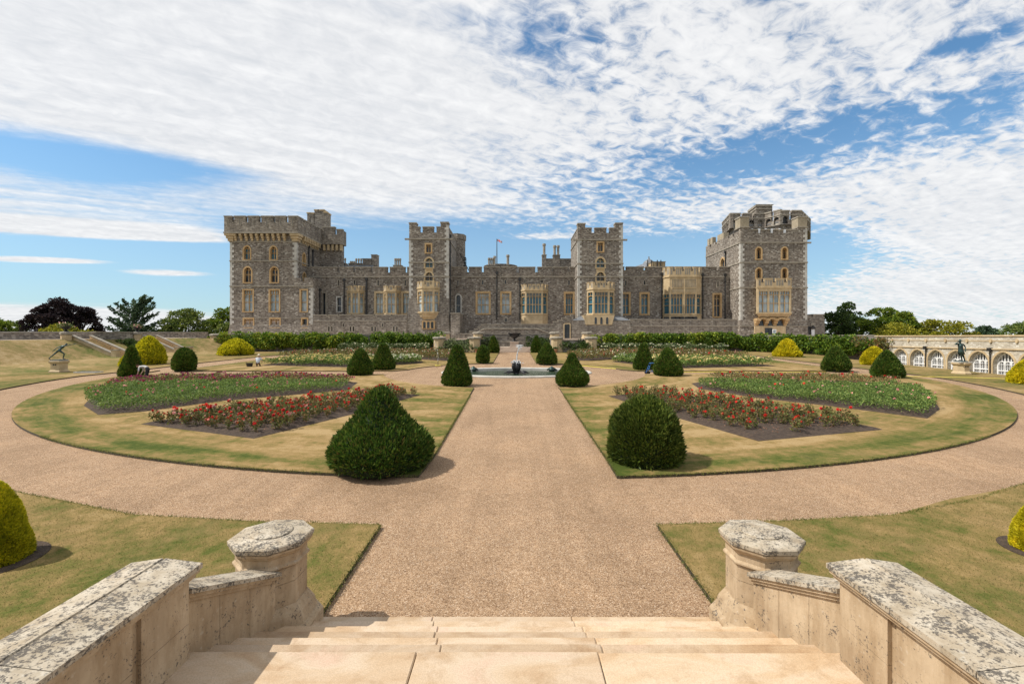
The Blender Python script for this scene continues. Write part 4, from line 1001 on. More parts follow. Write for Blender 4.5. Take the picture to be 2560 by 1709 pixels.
# turret rising behind it: chamfered plan, corbel arches, merlons
DT = 98.0; st = Sec(4, DT)
pl_ = [(Sec(4, 106).u(570), 106), (st.u(650), DT), (st.u(985), DT), (Sec(4, 95).u(1140), DT - 3), (Sec(4, 95).u(1345), DT - 3), (Sec(4, 102).u(1434), 102), (Sec(4, 110).u(1425), 110), (Sec(4, 112).u(580), 112)]
mb = MB(); zb4, zt4, zg4 = st.z(352), st.z(218), st.z(262)
ctr = Vector((sum(p[0] for p in pl_) / 8, sum(p[1] for p in pl_) / 8, 0))
mb.prism([(ctr.x + (p[0] - ctr.x) * .92, ctr.y + (p[1] - ctr.y) * .92, z(402) - 6) for p in pl_], [(ctr.x + (p[0] - ctr.x) * .92, ctr.y + (p[1] - ctr.y) * .92, zb4 + 1.2) for p in pl_], 0)
for k in range(8):
    a, b_ = Vector((*pl_[k], 0)), Vector((*pl_[(k + 1) % 8], 0)); L = (b_ - a).length; t = (b_ - a) / L
    fr = Frame(a, t, Vector((-t.y, t.x, 0)))
    zt_ = zt4 if k not in (3, 4, 5) else Sec(4, 95).z(190); zg_ = zt_ - 1.9
    n = max(1, round(L / 2.2)); w = L / n
    P = [(0, zb4), (L, zb4), (L, zt_)]
    spans = []
    for q in reversed(range(n)):
        c = w * (q + 1) if q < n - 1 else None
        if c: P += [(c + .24, zt_), (c + .24, zg_), (c - .24, zg_), (c - .24, zt_)]
    P += [(0, zt_)]
    na = max(2, round(L / 2.1)); wa = L / na
    hs = [opening(wa * (q + .5) - .55, wa * (q + .5) + .55, zb4 + .15, zb4 + 1.75, True, 5, 1.0) for q in range(na)]
    mb.slab(fr, P, hs, 0, .6, 0)
    for h in hs: mb.poly(fr, h, .45, 2)
    for q in range(n):
        a0 = w * q + (.24 if q else 0); a1 = w * (q + 1) - (.24 if q < n - 1 else 0); mb.box(a0 - .03, a1 + .03, -.1, .66, zt_ + .002, zt_ + .28, 1, fr)
    mb.box(0, L, -.1, .02, zb4 + 1.95, zb4 + 2.15, 1, fr)
mb.prism([(ctr.x + (p[0] - ctr.x) * .93, ctr.y + (p[1] - ctr.y) * .93, zg4 - 1.4) for p in pl_], [(ctr.x + (p[0] - ctr.x) * .93, ctr.y + (p[1] - ctr.y) * .93, zg4 - 1.2) for p in pl_], 3)
s5 = Sec(4, 99)
pt = [(Sec(4, 103).u(826), 103), (Sec(4, 98.4).u(905), 98.4), (Sec(4, 98.4).u(1056), 98.4), (Sec(4, 104).u(1056), 104)]
mb.prism([(p[0], p[1], zg4 - 1) for p in pt], [(p[0], p[1], s5.z(150)) for p in pt], 0)
c5 = Vector((sum(p[0] for p in pt) / 4, sum(p[1] for p in pt) / 4, 0))
for zz, e, h in ((s5.z(178), 1.05, .25), (s5.z(150), 1.06, .45)):
    mb.prism([(c5.x + (p[0] - c5.x) * e, c5.y + (p[1] - c5.y) * e, zz) for p in pt], [(c5.x + (p[0] - c5.x) * e, c5.y + (p[1] - c5.y) * e, zz + h) for p in pt], 1)
for x0, x1 in ((908, 945), (955, 985), (995, 1020), (1030, 1058)): mb.box(s5.u(x0), s5.u(x1), 98.2, 99.2, s5.z(150) + .4, s5.z(134), 1)
mb.build('turret', ['castle', 'greycap', 'black', 'lead'], rt)

# ---- lower walls standing before the ranges
def low_wall(name, sec, pts, mats=('castle_grey', 'greycap'), th=.7, slits=(), strings=(), label=None, cap=True):
    f = front(sec.D); P = [(sec.u(x), sec.z(y) if y is not None else ZB) for x, y in pts]
    mb = MB(); sq = [Q(sec, *q) for q in slits]
    mb.slab(f, P, [hole(q, 1) for q in sq], 0, th)
    for (x0, y0, x1) in strings: string(mb, f, sec.u(x0), sec.u(x1), sec.z(y0), 1, .16, .1)
    if cap:
        for k in range(2, len(P) - 1):
            a, b_ = P[k], P[k + 1]
            if abs(a[1] - b_[1]) < .02 and abs(a[0] - b_[0]) > .3: mb.box(min(a[0], b_[0]) - .05, max(a[0], b_[0]) + .05, -.09, th + .06, a[1] + .002, a[1] + .16, 1, f)
    o = mb.build(name, list(mats), castle)
    if label: o['label'] = label
    for q in sq: slit(o, f, *q)
    return o
s = Sec(1, 88.3)
sl = [(1256, 1315, 1270, 1364), (1286, 1315, 1300, 1364), (1468, 1315, 1482, 1364), (1498, 1315, 1512, 1364), (1680, 1315, 1694, 1364), (1710, 1315, 1724, 1364), (1893, 1315, 1907, 1364), (1923, 1315, 1937, 1364), (1399, 1286, 1411, 1318), (1781, 1286, 1793, 1318)]
off2 = (880 - 500) / .2551
pts = [(1108, None), (530 + off2, None), (536 + off2, 1208)]
for a, b_ in ((1870, 1890), (1700, 1720), (1480, 1500), (1348, 1368), (1240, 1258)): pts += [(b_, 1208), (b_, 1222), (a, 1222), (a, 1208)]
pts += [(1108, 1208)]
low_wall('forework_wall', s, pts, slits=sl, strings=[(1110, 1262, 530 + off2)], label='low crenellated wall with paired slits')
s = Sec(3, 88.0); e4 = (1660 - 1280) / .2551
low_wall('forework_wall', s, [(1160, None), (722 + e4, None), (722 + e4, 1252), (1160, 1252)], strings=[(1160, 1312, 720 + e4)], label='low plain retaining wall')
s = Sec(2, 87.6); e3 = (1280 - 880) / .2551
pts = [(1060, None), (600 + e3, None), (600 + e3, 1205), (575 + e3, 1205), (575 + e3, 1222), (530 + e3, 1222), (530 + e3, 1240), (490 + e3, 1240), (490 + e3, 1258), (450 + e3, 1258), (450 + e3, 1275), (405 + e3, 1275), (405 + e3, 1300), (1262, 1300), (1262, 1322), (1232, 1322), (1232, 1345), (1200, 1345), (1200, 1368), (1150, 1368), (1150, 1392), (1060, 1392)]
sw_ = low_wall('stair_wall', s, pts, strings=[(1262, 1338, 405 + e3)], label='stepped wall of the central double stair')
mb = MB(); q = Sec(3, 87.45); fq = front(87.45)
mb.slab(fq, opening(q.u(505), q.u(575), ZB, q.z(1282), True, 5, .5), [opening(q.u(514), q.u(566), ZB + .02, q.z(1294), True, 5, .5)], -.05, .14, 0)
mb.poly(fq, opening(q.u(512), q.u(568), ZB, q.z(1292), True, 5, .5), .09, 1)
for x in (526, 540, 554): mb.box(q.u(x) - .04, q.u(x) + .04, .04, .08, ZB + .1, q.z(1300), 2, fq)
mb.build('doorway', ['cream', 'dark_glass', 'black'], sw_)
mb = MB(); q = Sec(2, 87.3); fq = front(87.3)    # sloping handrail string of the stair
for x0, y0, x1, y1 in ((1200, 1385, 1300, 1338), (1300 , 1338, 240 + e3, 1338), (240 + e3, 1338, 380 + e3, 1385)): mb.tube([(q.u(x0), 87.45, q.z(y0)), (q.u(x1), 87.45, q.z(y1))], .09)
mb.build('handrail', ['greycap'], sw_)
# small building beyond the right tower
s = Sec(4, 92); f = front(92)
mb = MB(); mb.slab(f, [(s.u(1400), ZB), (s.u(1582), ZB), (s.u(1572), s.z(1218)), (s.u(1560), s.z(1218)), (s.u(1560), s.z(1205)), (s.u(1458), s.z(1205)), (s.u(1458), s.z(1218)), (s.u(1444), s.z(1218)), (s.u(1444), s.z(1205)), (s.u(1400), s.z(1205))], [], 0, 6)
mb.box(s.u(1455), s.u(1575), -.1, 6.1, s.z(1205) + .01, s.z(1205) + .2, 1, f)
mb.box(s.u(1405), s.u(1440), -.05, .05, ZB, s.z(1318), 3, f)
mb.slab(f, opening(s.u(1437), s.u(1468), ZB, s.z(1275), True, 6, 1.1), [], -.12, 0, 1)
mb.box(s.u(1438), s.u(1468), -.25, -.125, ZB, s.z(1345), 2, f)
mb.slab(f, [(s.u(1425), s.z(1338)), (s.u(1476), s.z(1338)), (s.u(1452), s.z(1308))], [], -.5, .0, 3)
mb.build('gatehouse', ['castle_grey', 'greycap', 'white', 'black'], castle)['label'] = 'small crenellated block with a dark gabled porch'

# ---- chimneys and roof features over the ranges
def chimney(r, D, stacks, base=None):
    s = Sec(r, D); mb = MB()
    if base:
        for i_, (x0, x1, y0, y1) in enumerate(base): mb.box(s.u(x0), s.u(x1), D + .13 * i_, D + 1.8 + .1 * i_, s.z(y1) - .05 * i_, s.z(y0), 0); mb.box(s.u(x0) - .08, s.u(x1) + .08, D - .08 + .13 * i_, D + 1.88 + .1 * i_, s.z(y0) + .002, s.z(y0) + .14, 2)
    for x, y0, y1, w in stacks:
        r_ = w * .5 * D / F * .2551
        mb.lathe(s.u(x), D + .7, [(r_ * 1.15, s.z(y1)), (r_ * 1.15, s.z(y1) + .3), (r_ * .85, s.z(y1) + .4), (r_ * .85, s.z(y0) - .6), (r_ * 1.15, s.z(y0) - .45), (r_ * 1.15, s.z(y0) - .15), (r_, s.z(y0))], 8, 1)
    return mb.build('chimney', ['castle_grey', 'greycap', 'greycap'], castle)
chimney(1, 106, [(1389, 642, 745, 17), (1412, 642, 745, 17)], [(1378, 1424, 700, 780)])
chimney(1, 106, [(1466, 672, 745, 16), (1484, 672, 745, 16), (1503, 672, 745, 16), (1521, 646, 745, 18), (1545, 646, 745, 18), (1569, 646, 745, 18)], [(1456, 1582, 702, 780)])
chimney(1, 106, [], [(1592, 1676, 656, 780), (1676, 1731, 616, 780)])
chimney(2, 106, [(414, 645, 745, 15), (430, 645, 745, 17), (448, 645, 745, 17), (466, 645, 745, 17)], [(403, 482, 720, 790)])
chimney(2, 106, [(1340, 640, 745, 20), (1360, 640, 745, 20), (1380, 640, 745, 20), (1397, 622, 745, 24)], [(1330, 1414, 722, 790)])
chimney(2, 106, [(1527, 610, 745, 30)], [(1512, 1544, 715, 790)])
chimney(3, 104, [(317, 500, 640, 30), (420, 517, 640, 28), (455, 517, 640, 28)], [(296, 337, 618, 780), (405, 472, 618, 780), (310, 596, 655, 780)])
mb = MB(); s = Sec(2, 112)
mb.lathe(s.u(1452), 116, [(4.1, s.z(790)), (4.1, s.z(712)), (4.3, s.z(708)), (4.3, s.z(703))], 20); mb.build('roof_drum', ['castle_grey'], castle)
mb = MB(); s = Sec(3, 108)
mb.box(s.u(1372), s.u(1502), 108, 112, s.z(790), s.z(684), 0)
for x in np.linspace(1378, 1496, 9): mb.box(s.u(x) - .12, s.u(x) + .12, 107.85, 108, s.z(740), s.z(690), 0)
mb.box(s.u(1366), s.u(1506), 107.8, 112.2, s.z(686), s.z(680), 2)
for x in (1325, 1362, 1420, 1455): mb.tube([(s.u(x), 107.7, s.z(730)), (s.u(x), 107.7, s.z(668))], .12, 6, 3)
rr = 58 * .2551 * 108 / F
mb.lathe(s.u(1390), 112, [(rr, s.z(700)), (rr, s.z(672)), (rr * .86, s.z(656)), (rr * .6, s.z(644)), (rr * .34, s.z(636)), (rr * .16, s.z(626)), (rr * .07, s.z(612)), (rr * .14, s.z(608)), (.02, s.z(600))], 16, 1)
mb.prism([(s.u(1195), 108, s.z(735)), (s.u(1320), 108, s.z(735)), (s.u(1320), 114, s.z(735)), (s.u(1195), 114, s.z(735))], [(s.u(1314), 108, s.z(690)), (s.u(1320), 108, s.z(690)), (s.u(1320), 114, s.z(690)), (s.u(1314), 114, s.z(690))], 4)  # glass roof, its white glare painted on with the pale sheeting colour
mb.build('lead_cupola', ['cream', 'lead', 'greycap', 'black', 'tarp_and_glare'], castle)['label'] = 'lead covered cupola above a short block'
mb = MB(); s = Sec(1, 103)
mb.box(s.u(1250), s.u(1690), 103, 103.6, s.z(760), s.z(716), 0); mb.build('flat_roof', ['lead'], castle)

# sheeting on the right tower
mb = MB(); rr_ = random.Random(3)
xs_ = np.linspace(835, 1195, 40)
for k in range(len(xs_) - 1):
    x0, x1 = xs_[k], xs_[k + 1]
    h = lambda x: 352 + 5 * math.sin(x * .09) + 3 * math.sin(x * .23)
    mb.prism([(s4.u(x0), 90.95, s4.z(376)), (s4.u(x1), 90.95, s4.z(376)), (s4.u(x1), 92.8, s4.z(376)), (s4.u(x0), 92.8, s4.z(376))], [(s4.u(x0), 91.05, s4.z(h(x0))), (s4.u(x1), 91.05, s4.z(h(x1))), (s4.u(x1), 92.5, s4.z(h(x1) - 2)), (s4.u(x0), 92.5, s4.z(h(x0) - 2))])
for a, b_ in ((924, 942), (1046, 1066), (1170, 1194)): mb.box(s4.u(a), s4.u(b_), 89.98, 91, s4.z(402), s4.z(366))
tag(mb.build('plastic_sheeting', ['tarp_and_glare']), 'white plastic sheeting laid along the parapet of the right corner tower', 'sheeting')
# flag on its pole, far behind
fp_ = thing('flagpole', 'tall thin pole with a small red and blue flag rising behind the castle roofs', 'flagpole', (Sec(2, 130).u(1420), 130, 10))
s = Sec(2, 130); mb = MB(); mb.tube([(s.u(1420), 130, s.z(760)), (s.u(1420), 130, s.z(462))], [.16, .09], 8); mb.lathe(s.u(1420), 130, [(.02, s.z(463)), (.16, s.z(461)), (.02, s.z(458))], 8); mb.build('pole', ['black'], fp_)
mb = MB(); nu, nv = 30, 15
x0, x1, y0, y1 = s.u(1421), s.u(1471), s.z(488), s.z(466)
def fl_(a, b_): return (x0 + (x1 - x0) * a, 130 + .5 * math.sin(a * 7) * a, y0 + (y1 - y0) * b_ - .25 * a + .2 * math.sin(a * 6))
for i in range(nu):
    for j in range(nv):
        a, b_ = (i + .5) / nu, (j + .5) / nv; dx, dy = (a - .5) * 2, (b_ - .5)
        m_ = 2
        if min(abs(dx * .5 - dy), abs(dx * .5 + dy)) < .12: m_ = 1
        if min(abs(dx * .5 - dy), abs(dx * .5 + dy)) < .04: m_ = 0
        if abs(dx) < .34 or abs(dy) < .17: m_ = 1
        if abs(dx) < .2 or abs(dy) < .1: m_ = 0
        mb.face([fl_(i / nu, j / nv), fl_((i + 1) / nu, j / nv), fl_((i + 1) / nu, (j + 1) / nv), fl_(i / nu, (j + 1) / nv)], m_)
mb.build('flag', ['flagred', 'white', 'flagblue'], fp_, normals=False)

# ------------------------------------------------------------------ garden walls, central steps, urn
def run_wall(mb, pts, z0, z1, th, m=0, cap=None, capm=1, caph=.2, capo=.1):
    """wall along plan points; z0, z1 functions of the plan point"""
    for a, b_ in zip(pts[:-1], pts[1:]):
        A, B_ = Vector((*a, 0)), Vector((*b_, 0)); t = (B_ - A).normalized(); n = Vector((-t.y, t.x, 0)) * th
        q = [A, B_, B_ + n, A + n]
        lo = [z0(*a), z0(*b_), z0(*b_), z0(*a)]; hi = [z1(*a), z1(*b_), z1(*b_), z1(*a)]
        mb.prism([(p.x, p.y, h) for p, h in zip(q, lo)], [(p.x, p.y, h) for p, h in zip(q, hi)], m)
        if cap:
            o_ = n.normalized() * capo
            q2 = [A - o_, B_ - o_, B_ + n + o_, A + n + o_]
            mb.prism([(p.x, p.y, h + .003) for p, h in zip(q2, hi)], [(p.x, p.y, h + caph) for p, h in zip(q2, hi)], capm)
wtop = lambda x, y: 5.05
GLO = lambda x, y: gz(y) - .8
w = thing('garden_wall', 'long low grey stone wall with climbers below the left half of the castle', 'garden wall', (-33, 80.3, 2))
mb = MB(); run_wall(mb, [(-51.5, 80.4), (-14.2, 80.4)], GLO, wtop, .6); mb.build('wall', ['wall_stone'], w)
mb = MB(); run_wall(mb, [(-51.6, 80.3), (-14.2, 80.3)], lambda x, y: 5.053, lambda x, y: 5.2, .8, 0); mb.build('coping', ['greycap'], w)
w = thing('garden_wall', 'long low grey stone wall with climbers running below the right half of the castle', 'garden wall', (30, 80.3, 2))
mb = MB(); run_wall(mb, [(14.4, 80.4), (42, 80.4), (53.2, 67.2)], GLO, lambda x, y: 4.85, .6); mb.build('wall', ['wall_stone'], w)
mb = MB(); run_wall(mb, [(14.4, 80.3), (42, 80.3), (53.1, 67.2)], lambda x, y: 4.853, lambda x, y: 5.0, .8); mb.build('coping', ['greycap'], w)
mb = MB()
for k in range(9):
    x = 17 + k * 4.4; 
    if x < 41: mb.prism([(x - .18, 80.2, 4.82), (x + .18, 80.2, 4.82), (x + .18, 80.9, 4.82), (x - .18, 80.9, 4.82)], [(x - .05, 80.3, 5.32), (x + .05, 80.3, 5.32), (x + .05, 80.8, 5.32), (x - .05, 80.8, 5.32)])
mb.build('finials', ['cream'], w)
# the recess of the central steps
w = thing('recess_wall', 'stone retaining wall behind the black urn at the head of the central path', 'garden wall', (0, 84.6, 2))
mb = MB(); run_wall(mb, [(-6.6, 84.6), (7, 84.6)], GLO, lambda x, y: 5.22, .6, 0)
run_wall(mb, [(-6.6, 84.6), (-6.6, 79)], GLO, lambda x, y: 4.4, .5); run_wall(mb, [(7.0, 79), (7.0, 84.6)], GLO, lambda x, y: 4.4, .5)
mb.build('wall', ['wall_stone'], w)
mb = MB()
for zz, e in ((5.223, .12), (4.6, .06), (3.75, .05)): mb.box(-6.7, 7.1, 84.6 - e, 84.75 if zz < 5 else 85.3, zz, zz + .14)
mb.build('string_course', ['greycap'], w)
def seg(x0, x1, side):
    w = thing('planted_wall', f'short grey wall with a shrub before it, between two cream piers {side} of the central steps', 'garden wall', ((x0 + x1) / 2, 78, 2))
    mb = MB(); mb.box(x0, x1, 78.2, 78.8, GLO(0, 78), 4.12); mb.build('wall', ['wall_stone'], w)
    mb = MB(); mb.box(x0, x1, 78.05, 78.95, 4.123, 4.3); mb.box(x0, x1, 78.9, 85, 4.32, 4.42); mb.build('coping', ['path_stone'], w)
seg(-12.2, -7.3, 'left'); seg(7.7, 12.6, 'right')
def oct_pier(name, x, y, z0, z1, r, label, group):
    t = thing(name, label, 'pier', (x, y, z0), group)
    mb = MB(); a = PI / 8
    mb.lathe(x, y, [(r * 1.12, z0), (r * 1.12, z0 + .35), (r, z0 + .45), (r, z1 - .45)], 8, 0, 0); mb.build('shaft', ['cream'], t)
    mb = MB(); mb.lathe(x, y, [(r, z1 - .45), (r * 1.2, z1 - .32), (r * 1.2, z1 - .1), (r * .9, z1)], 8); mb.build('cap', ['greycap'], t)
    return t
for x, lb in ((-12.8, 'cream stone pier left of the central steps, at the end of the left climber wall'), (-6.85, 'cream stone pier just left of the pedestal with the black urn'), (7.2, 'cream stone pier just right of the pedestal with the black urn'), (13.1, 'cream stone pier right of the central steps, beside the right climber wall')):
    oct_pier('stone_pier', x, 77.6, gz(77.6), 4.72, .95, lb, 'front piers of the central steps')
for x, lb in ((-12.6, 'stone pier at the back of the terrace, behind the outer left front pier'), (-6.6, 'stone pier at the back of the terrace, behind the inner left front pier'), (7.3, 'stone pier at the back of the terrace, behind the inner right front pier'), (13.1, 'stone pier at the back of the terrace, behind the outer right front pier')):
    oct_pier('stone_pier', x, 82.6, 4.3, 5.6, .85, lb, 'rear piers of the central steps')
t = thing('garden_steps', 'wide low flight of pinkish stone steps leading up to the black urn', 'steps', (.1, 79, gz(79)))
for k in range(5):
    mb = MB(); z0 = gz(79) - .3; mb.box(-2.75, 2.95, 78.4 + k * .42, 84.55, (z0 if k == 0 else gz(79) + k * .17 + .002), gz(79) + (k + 1) * .17 - .002); mb.build('step', ['path_stone'], t)
PZ = gz(79) + .85
tag((lambda mb: (mb.box(-.85, .85, 80.6, 82.3, PZ, PZ + .18), mb.box(-.74, .74, 80.7, 82.2, PZ + .183, 3.72), mb.box(-.84, .84, 80.62, 82.28, 3.723, 3.9), mb.build('pedestal', ['path_stone'])))(MB())[-1], 'square pink granite pedestal under the large black urn', 'pedestal')
u_ = thing('urn', 'large black two-handled urn on the pink pedestal at the head of the path', 'urn', (0, 81.45, 3.9))
mb = MB(); mb.lathe(0, 81.45, [(.5, 3.9), (.5, 4.0), (.28, 4.1), (.16, 4.3), (.2, 4.42), (.5, 4.55), (.8, 4.8), (.92, 5.05), (.9, 5.2), (1.1, 5.32), (1.12, 5.4), (.95, 5.4), (.85, 5.2)], 28); mb.build('bowl', ['darkmetal'], u_, smooth=True)
for sx in (-1, 1):
    mb = MB(); mb.tube([(sx * .8, 81.45, 4.78), (sx * 1.12, 81.45, 4.82), (sx * 1.22, 81.45, 5.05), (sx * 1.08, 81.45, 5.22), (sx * .92, 81.45, 5.12)], .07, 8); mb.build('handle', ['darkmetal'], u_, smooth=True)
def flowerpot(x, y, lb):
    t = thing('flowerpot', lb, 'flowerpot', (x, y, gz(y) + LH), 'terracotta pots at the central piers'); z = gz(y) + LH
    mb = MB(); mb.lathe(x, y, [(.22, z), (.34, z + .5), (.4, z + .5), (.4, z + .62), (.32, z + .62), (.3, z + .5)], 14); mb.build('pot', ['terra'], t)
    c = np.array([x, y, z + .6]) + rng.normal(size=(160, 3)) * (.2, .2, .1); np_quads('plant', leaves(c, rng.normal(size=(160, 3)) + (0, 0, 1.2), np.full(160, .3)), ['soft_leaf'], None, t)
for x, lb in ((-12.4, 'terracotta pot with greenery at the foot of the outer left pier'), (-6.3, 'terracotta pot with greenery at the foot of the inner left pier'), (6.9, 'terracotta pot with greenery at the foot of the inner right pier'), (12.8, 'terracotta pot with greenery at the foot of the outer right pier')): flowerpot(x, 76.3, lb)
# white notice frame on the terrace near the right tower
s = Sec(4, 84); t = thing('notice_board', 'white framed notice board standing on the terrace before the right tower', 'notice board', (s.u(1083), 84, TZ))
mb = MB(); mb.box(s.u(1066), s.u(1070), 84, 84.1, s.z(1415), s.z(1344)); mb.box(s.u(1096), s.u(1101), 84, 84.1, s.z(1440), s.z(1344)); mb.box(s.u(1070), s.u(1096), 84, 84.1, s.z(1352), s.z(1344)); mb.box(s.u(1070), s.u(1096), 84, 84.1, s.z(1408), s.z(1396)); mb.build('frame', ['white'], t)
mb = MB(); mb.box(s.u(1070), s.u(1096), 84.03, 84.07, s.z(1396), s.z(1352)); mb.build('panel', ['pale_glass'], t)

# ------------------------------------------------------------------ orangery on the right
XO = 53.0
og = thing('orangery', 'long pale stone orangery with pointed white arched windows along the right side', 'orangery', (XO, 52, .4))
fo = face_nx(XO)
yc = [62.5, 59.85, 57.25, 54.6, 51.95, 49.3, 46.65, 44.0]
hs = [opening(y - 1.08, y + 1.08, .08 + (y - 44) * .022, 3.06, True, 10, 1.2) for y in yc]
mb = MB(); mb.slab(fo, [(40, -1.2), (66.8, -1.2), (66.8, 4.75), (40, 4.75)], hs, 0, 1.0, 0); 
mb.box(40, 66.8, 1.0, 1.3, -1.2, 4.7, 0, fo)
mb.build('wall', ['orang'], og)
mb = MB(); mb.box(39.9, 66.9, -.14, .05, 3.3, 3.42, 0, fo); mb.box(39.9, 66.9, -.1, 1.1, 4.753, 4.92, 0, fo); mb.box(40, 66.8, -.05, .05, 4.22, 4.3, 0, fo)
mb.build('cornice', ['cream'], og)
for y in yc + [65.2]:
    mb = MB(); yy = y + 1.3; mb.slab(fo, [(yy - .06, 4.05), (yy + .06, 4.05), (yy + .13, 4.18), (yy + .13, 4.36), (yy, 4.5), (yy - .13, 4.36), (yy - .13, 4.18)], [], -.14, -.001); mb.build('bracket', ['cream'], og)
for y, h in zip(yc, hs):
    z0 = .08 + (y - 44) * .022
    mb = MB(); inn = opening(y - .95, y + .95, z0, 2.9, True, 10, 1.2); outr = opening(y - 1.27, y + 1.27, z0 - .0, 3.24, True, 10, 1.12)
    mb.slab(fo, outr, [opening(y - 1.08, y + 1.08, z0 + .001, 3.06, True, 10, 1.2)], -.06, .01, 0)
    mb.build('arch_surround', ['cream'], og)
    mb = MB(); mb.slab(fo, opening(y - 1.1, y + 1.1, z0 - .02, 3.08, True, 10, 1.2), [inn], .42, .72, 0)
    mb.poly(fo, opening(y - 1, y + 1, z0, 2.95, True, 10, 1.2), .60, 1)
    q = (y - .95, y + .95, z0, 2.9, True, 1.2); W_ = 1.9 / 3; H = 2.9 - z0
    for k in (1, 2): u = y - .95 + W_ * k; mb.box(u - .045, u + .045, .46, .58, z0, arch_top(u, *q), 2, fo)
    za, zb_ = z0 + H * .3, z0 + H * .66
    mb.box(y - .95, y + .95, .44, .58, za - .05, za + .05, 2, fo)
    for k in range(3):
        a, b_ = y - .95 + W_ * k, y - .95 + W_ * (k + 1)
        mb.slab(fo, [(a, zb_ - .35), (b_, zb_ - .35), (b_, zb_ + .06), (a, zb_ + .06)], [opening(a + .07, b_ - .07, zb_ - .34, zb_ - .02, True, 5)], .45, .58, 2)
        for v in (.33, .67): uu = a + W_ * v; mb.box(uu - .016, uu + .016, .52, .59, z0, zb_ - .1, 2, fo)
        uu = (a + b_) / 2; mb.box(uu - .045, uu + .045, .47, .58, zb_, arch_top(uu, *q), 2, fo)
    for zz in np.arange(z0 + .2, zb_ - .1, .22): mb.box(y - .95, y + .95, .53, .588, zz - .015, zz + .015, 2, fo)
    mb.build('arched_window', ['white', 'dark_glass', 'white'], og)
for y in (58.55, 50.62):
    mb = MB(); mb.tube([(XO - .12, y, -1), (XO - .12, y, 3.2)], .06); mb.box(XO - .32, XO, y - .18, y + .18, 3.1, 3.5); mb.build('drainpipe', ['black'], og)

# ------------------------------------------------------------------ left terrace: parapet, walk, stairs
w = thing('terrace_parapet', 'long brown stone parapet along the raised walk on the left', 'parapet', (-62, 50, 4.2))
mb = MB(); run_wall(mb, [(-61.9, 92), (-61.9, 8)], lambda x, y: 3, lambda x, y: ttop(y) + .86, -.5); mb.build('wall', ['wall_stone'], w)
mb = MB()
for y in np.arange(8, 91, 2.0):
    z = ttop(y + 1) + .863; mb.prism([(-61.8, y, z), (-61.8, y + 1.97, z), (-62.5, y + 1.97, z), (-62.5, y, z)], [(-61.9, y, z + .16), (-61.9, y + 1.97, z + .16), (-62.4, y + 1.97, z + .1), (-62.4, y, z + .1)])
mb.build('coping', ['greycap'], w)
mb = MB(); mb.v = [(-61.88, 5, ttop(5) + .02), (-58.9, 5, ttop(5) + .02), (-58.9, 71, ttop(71) + .02), (-56, 75.5, ttop(75) + .02), (-52.3, 80.2, ttop(80) + .02), (-61.88, 80.2, ttop(80) + .02)]; mb.f = [(0, 1, 2, 3, 4, 5)]; mb.m = [0]
tag(mb.build('terrace_path', ['path_stone'], normals=False), kind='structure')
oct_pier('stone_pier', -52.2, 80.0, 2.2, 5.25, 1.05, 'low pale stone pier where the left bank meets the climber wall', None)
def bank_stair(y0, y1, xt, xb, zt, zb_, label):
    t = thing('garden_stair', label, 'stairs', (xb, (y0 + y1) / 2, zb_), 'stairs down the left bank'); n = 15
    mb = MB()
    for k in range(n):
        x0 = xb + (xt - xb) * k / n; x1 = xb + (xt - xb) * (k + 1) / n; z = zb_ + (zt - zb_) * (k + 1) / n
        mb.box(x1, x0, y0 + .4, y1 - .4, zb_ - 1, z)
    mb.build('flight', ['honey'], t)
    for y in (y0, y1 - .4):
        mb = MB()
        for z0o, z1o, e, m in ((-1, .42, 0, 0), (.423, .56, .06, 1)):
            mb.prism([(xb, y - e, zb_ + z0o), (xt, y - e, zt + z0o), (xt, y + .4 + e, zt + z0o), (xb, y + .4 + e, zb_ + z0o)], [(xb, y - e, zb_ + z1o), (xt, y - e, zt + z1o), (xt, y + .4 + e, zt + z1o), (xb, y + .4 + e, zb_ + z1o)], m)
        mb.box(xb - .05, xb + .6, y - .12, y + .52, zb_ - 1, zb_ + .85, 0); mb.box(xb - .1, xb + .66, y - .17, y + .57, zb_ + .853, zb_ + .98, 1)
        mb.build('side_wall', ['cream', 'greycap'], t)
bank_stair(60.2, 63.2, -58.6, -53.2, ttop(61.5), 2.05, 'long stone stair descending the bank behind the dark cone yew')
bank_stair(70.0, 73.0, -57.2, -52.2, ttop(71.5), 2.2, 'stone stair descending the bank to the right of the tall golden mound')
w = thing('bastion_wall', 'grey stone bastion wall with a small arch between the two bank stairs', 'wall', (-58.4, 66.5, 3))
mb = MB(); fb = face_px(-58.2); zt = ttop(66) + .86
mb.slab(fb, [(63.3, 2), (69.9, 2), (69.9, zt), (63.3, zt)], [opening(65.3, 67.7, 2.4, ttop(66) - .05, True, 8, .7)], 0, .5); mb.poly(fb, opening(65.3, 67.7, 2.4, ttop(66) - .05, True, 8, .7), .45, 1); mb.build('wall', ['wall_stone', 'black'], w)
mb = MB(); mb.box(63.2, 70, -.08, .6, zt + .003, zt + .17, 0, fb); mb.build('coping', ['greycap'], w)
def urn_pier(x, y, lb, lu):
    oct_pier('stone_pier', x, y, ttop(y) - .6, ttop(y) + 1.0, .55, lb, None)
    z = ttop(y) + 1.0
    t = thing('planter_urn', lu, 'urn', (x, y, z), 'planted urns on the left terrace')
    mb = MB(); mb.lathe(x, y, [(.3, z), (.3, z + .08), (.12, z + .2), (.2, z + .32), (.45, z + .5), (.52, z + .75), (.42, z + .75)], 16); mb.build('bowl', ['darkmetal'], t)
    c = np.array([x, y, z + .8]) + rng.normal(size=(220, 3)) * (.3, .3, .14); np_quads('flowers', leaves(c, rng.normal(size=(220, 3)) + (0, 0, .8), np.full(220, .28)), ['soft_leaf', 'pink'], rng.integers(0, 8, 220) == 0, t)
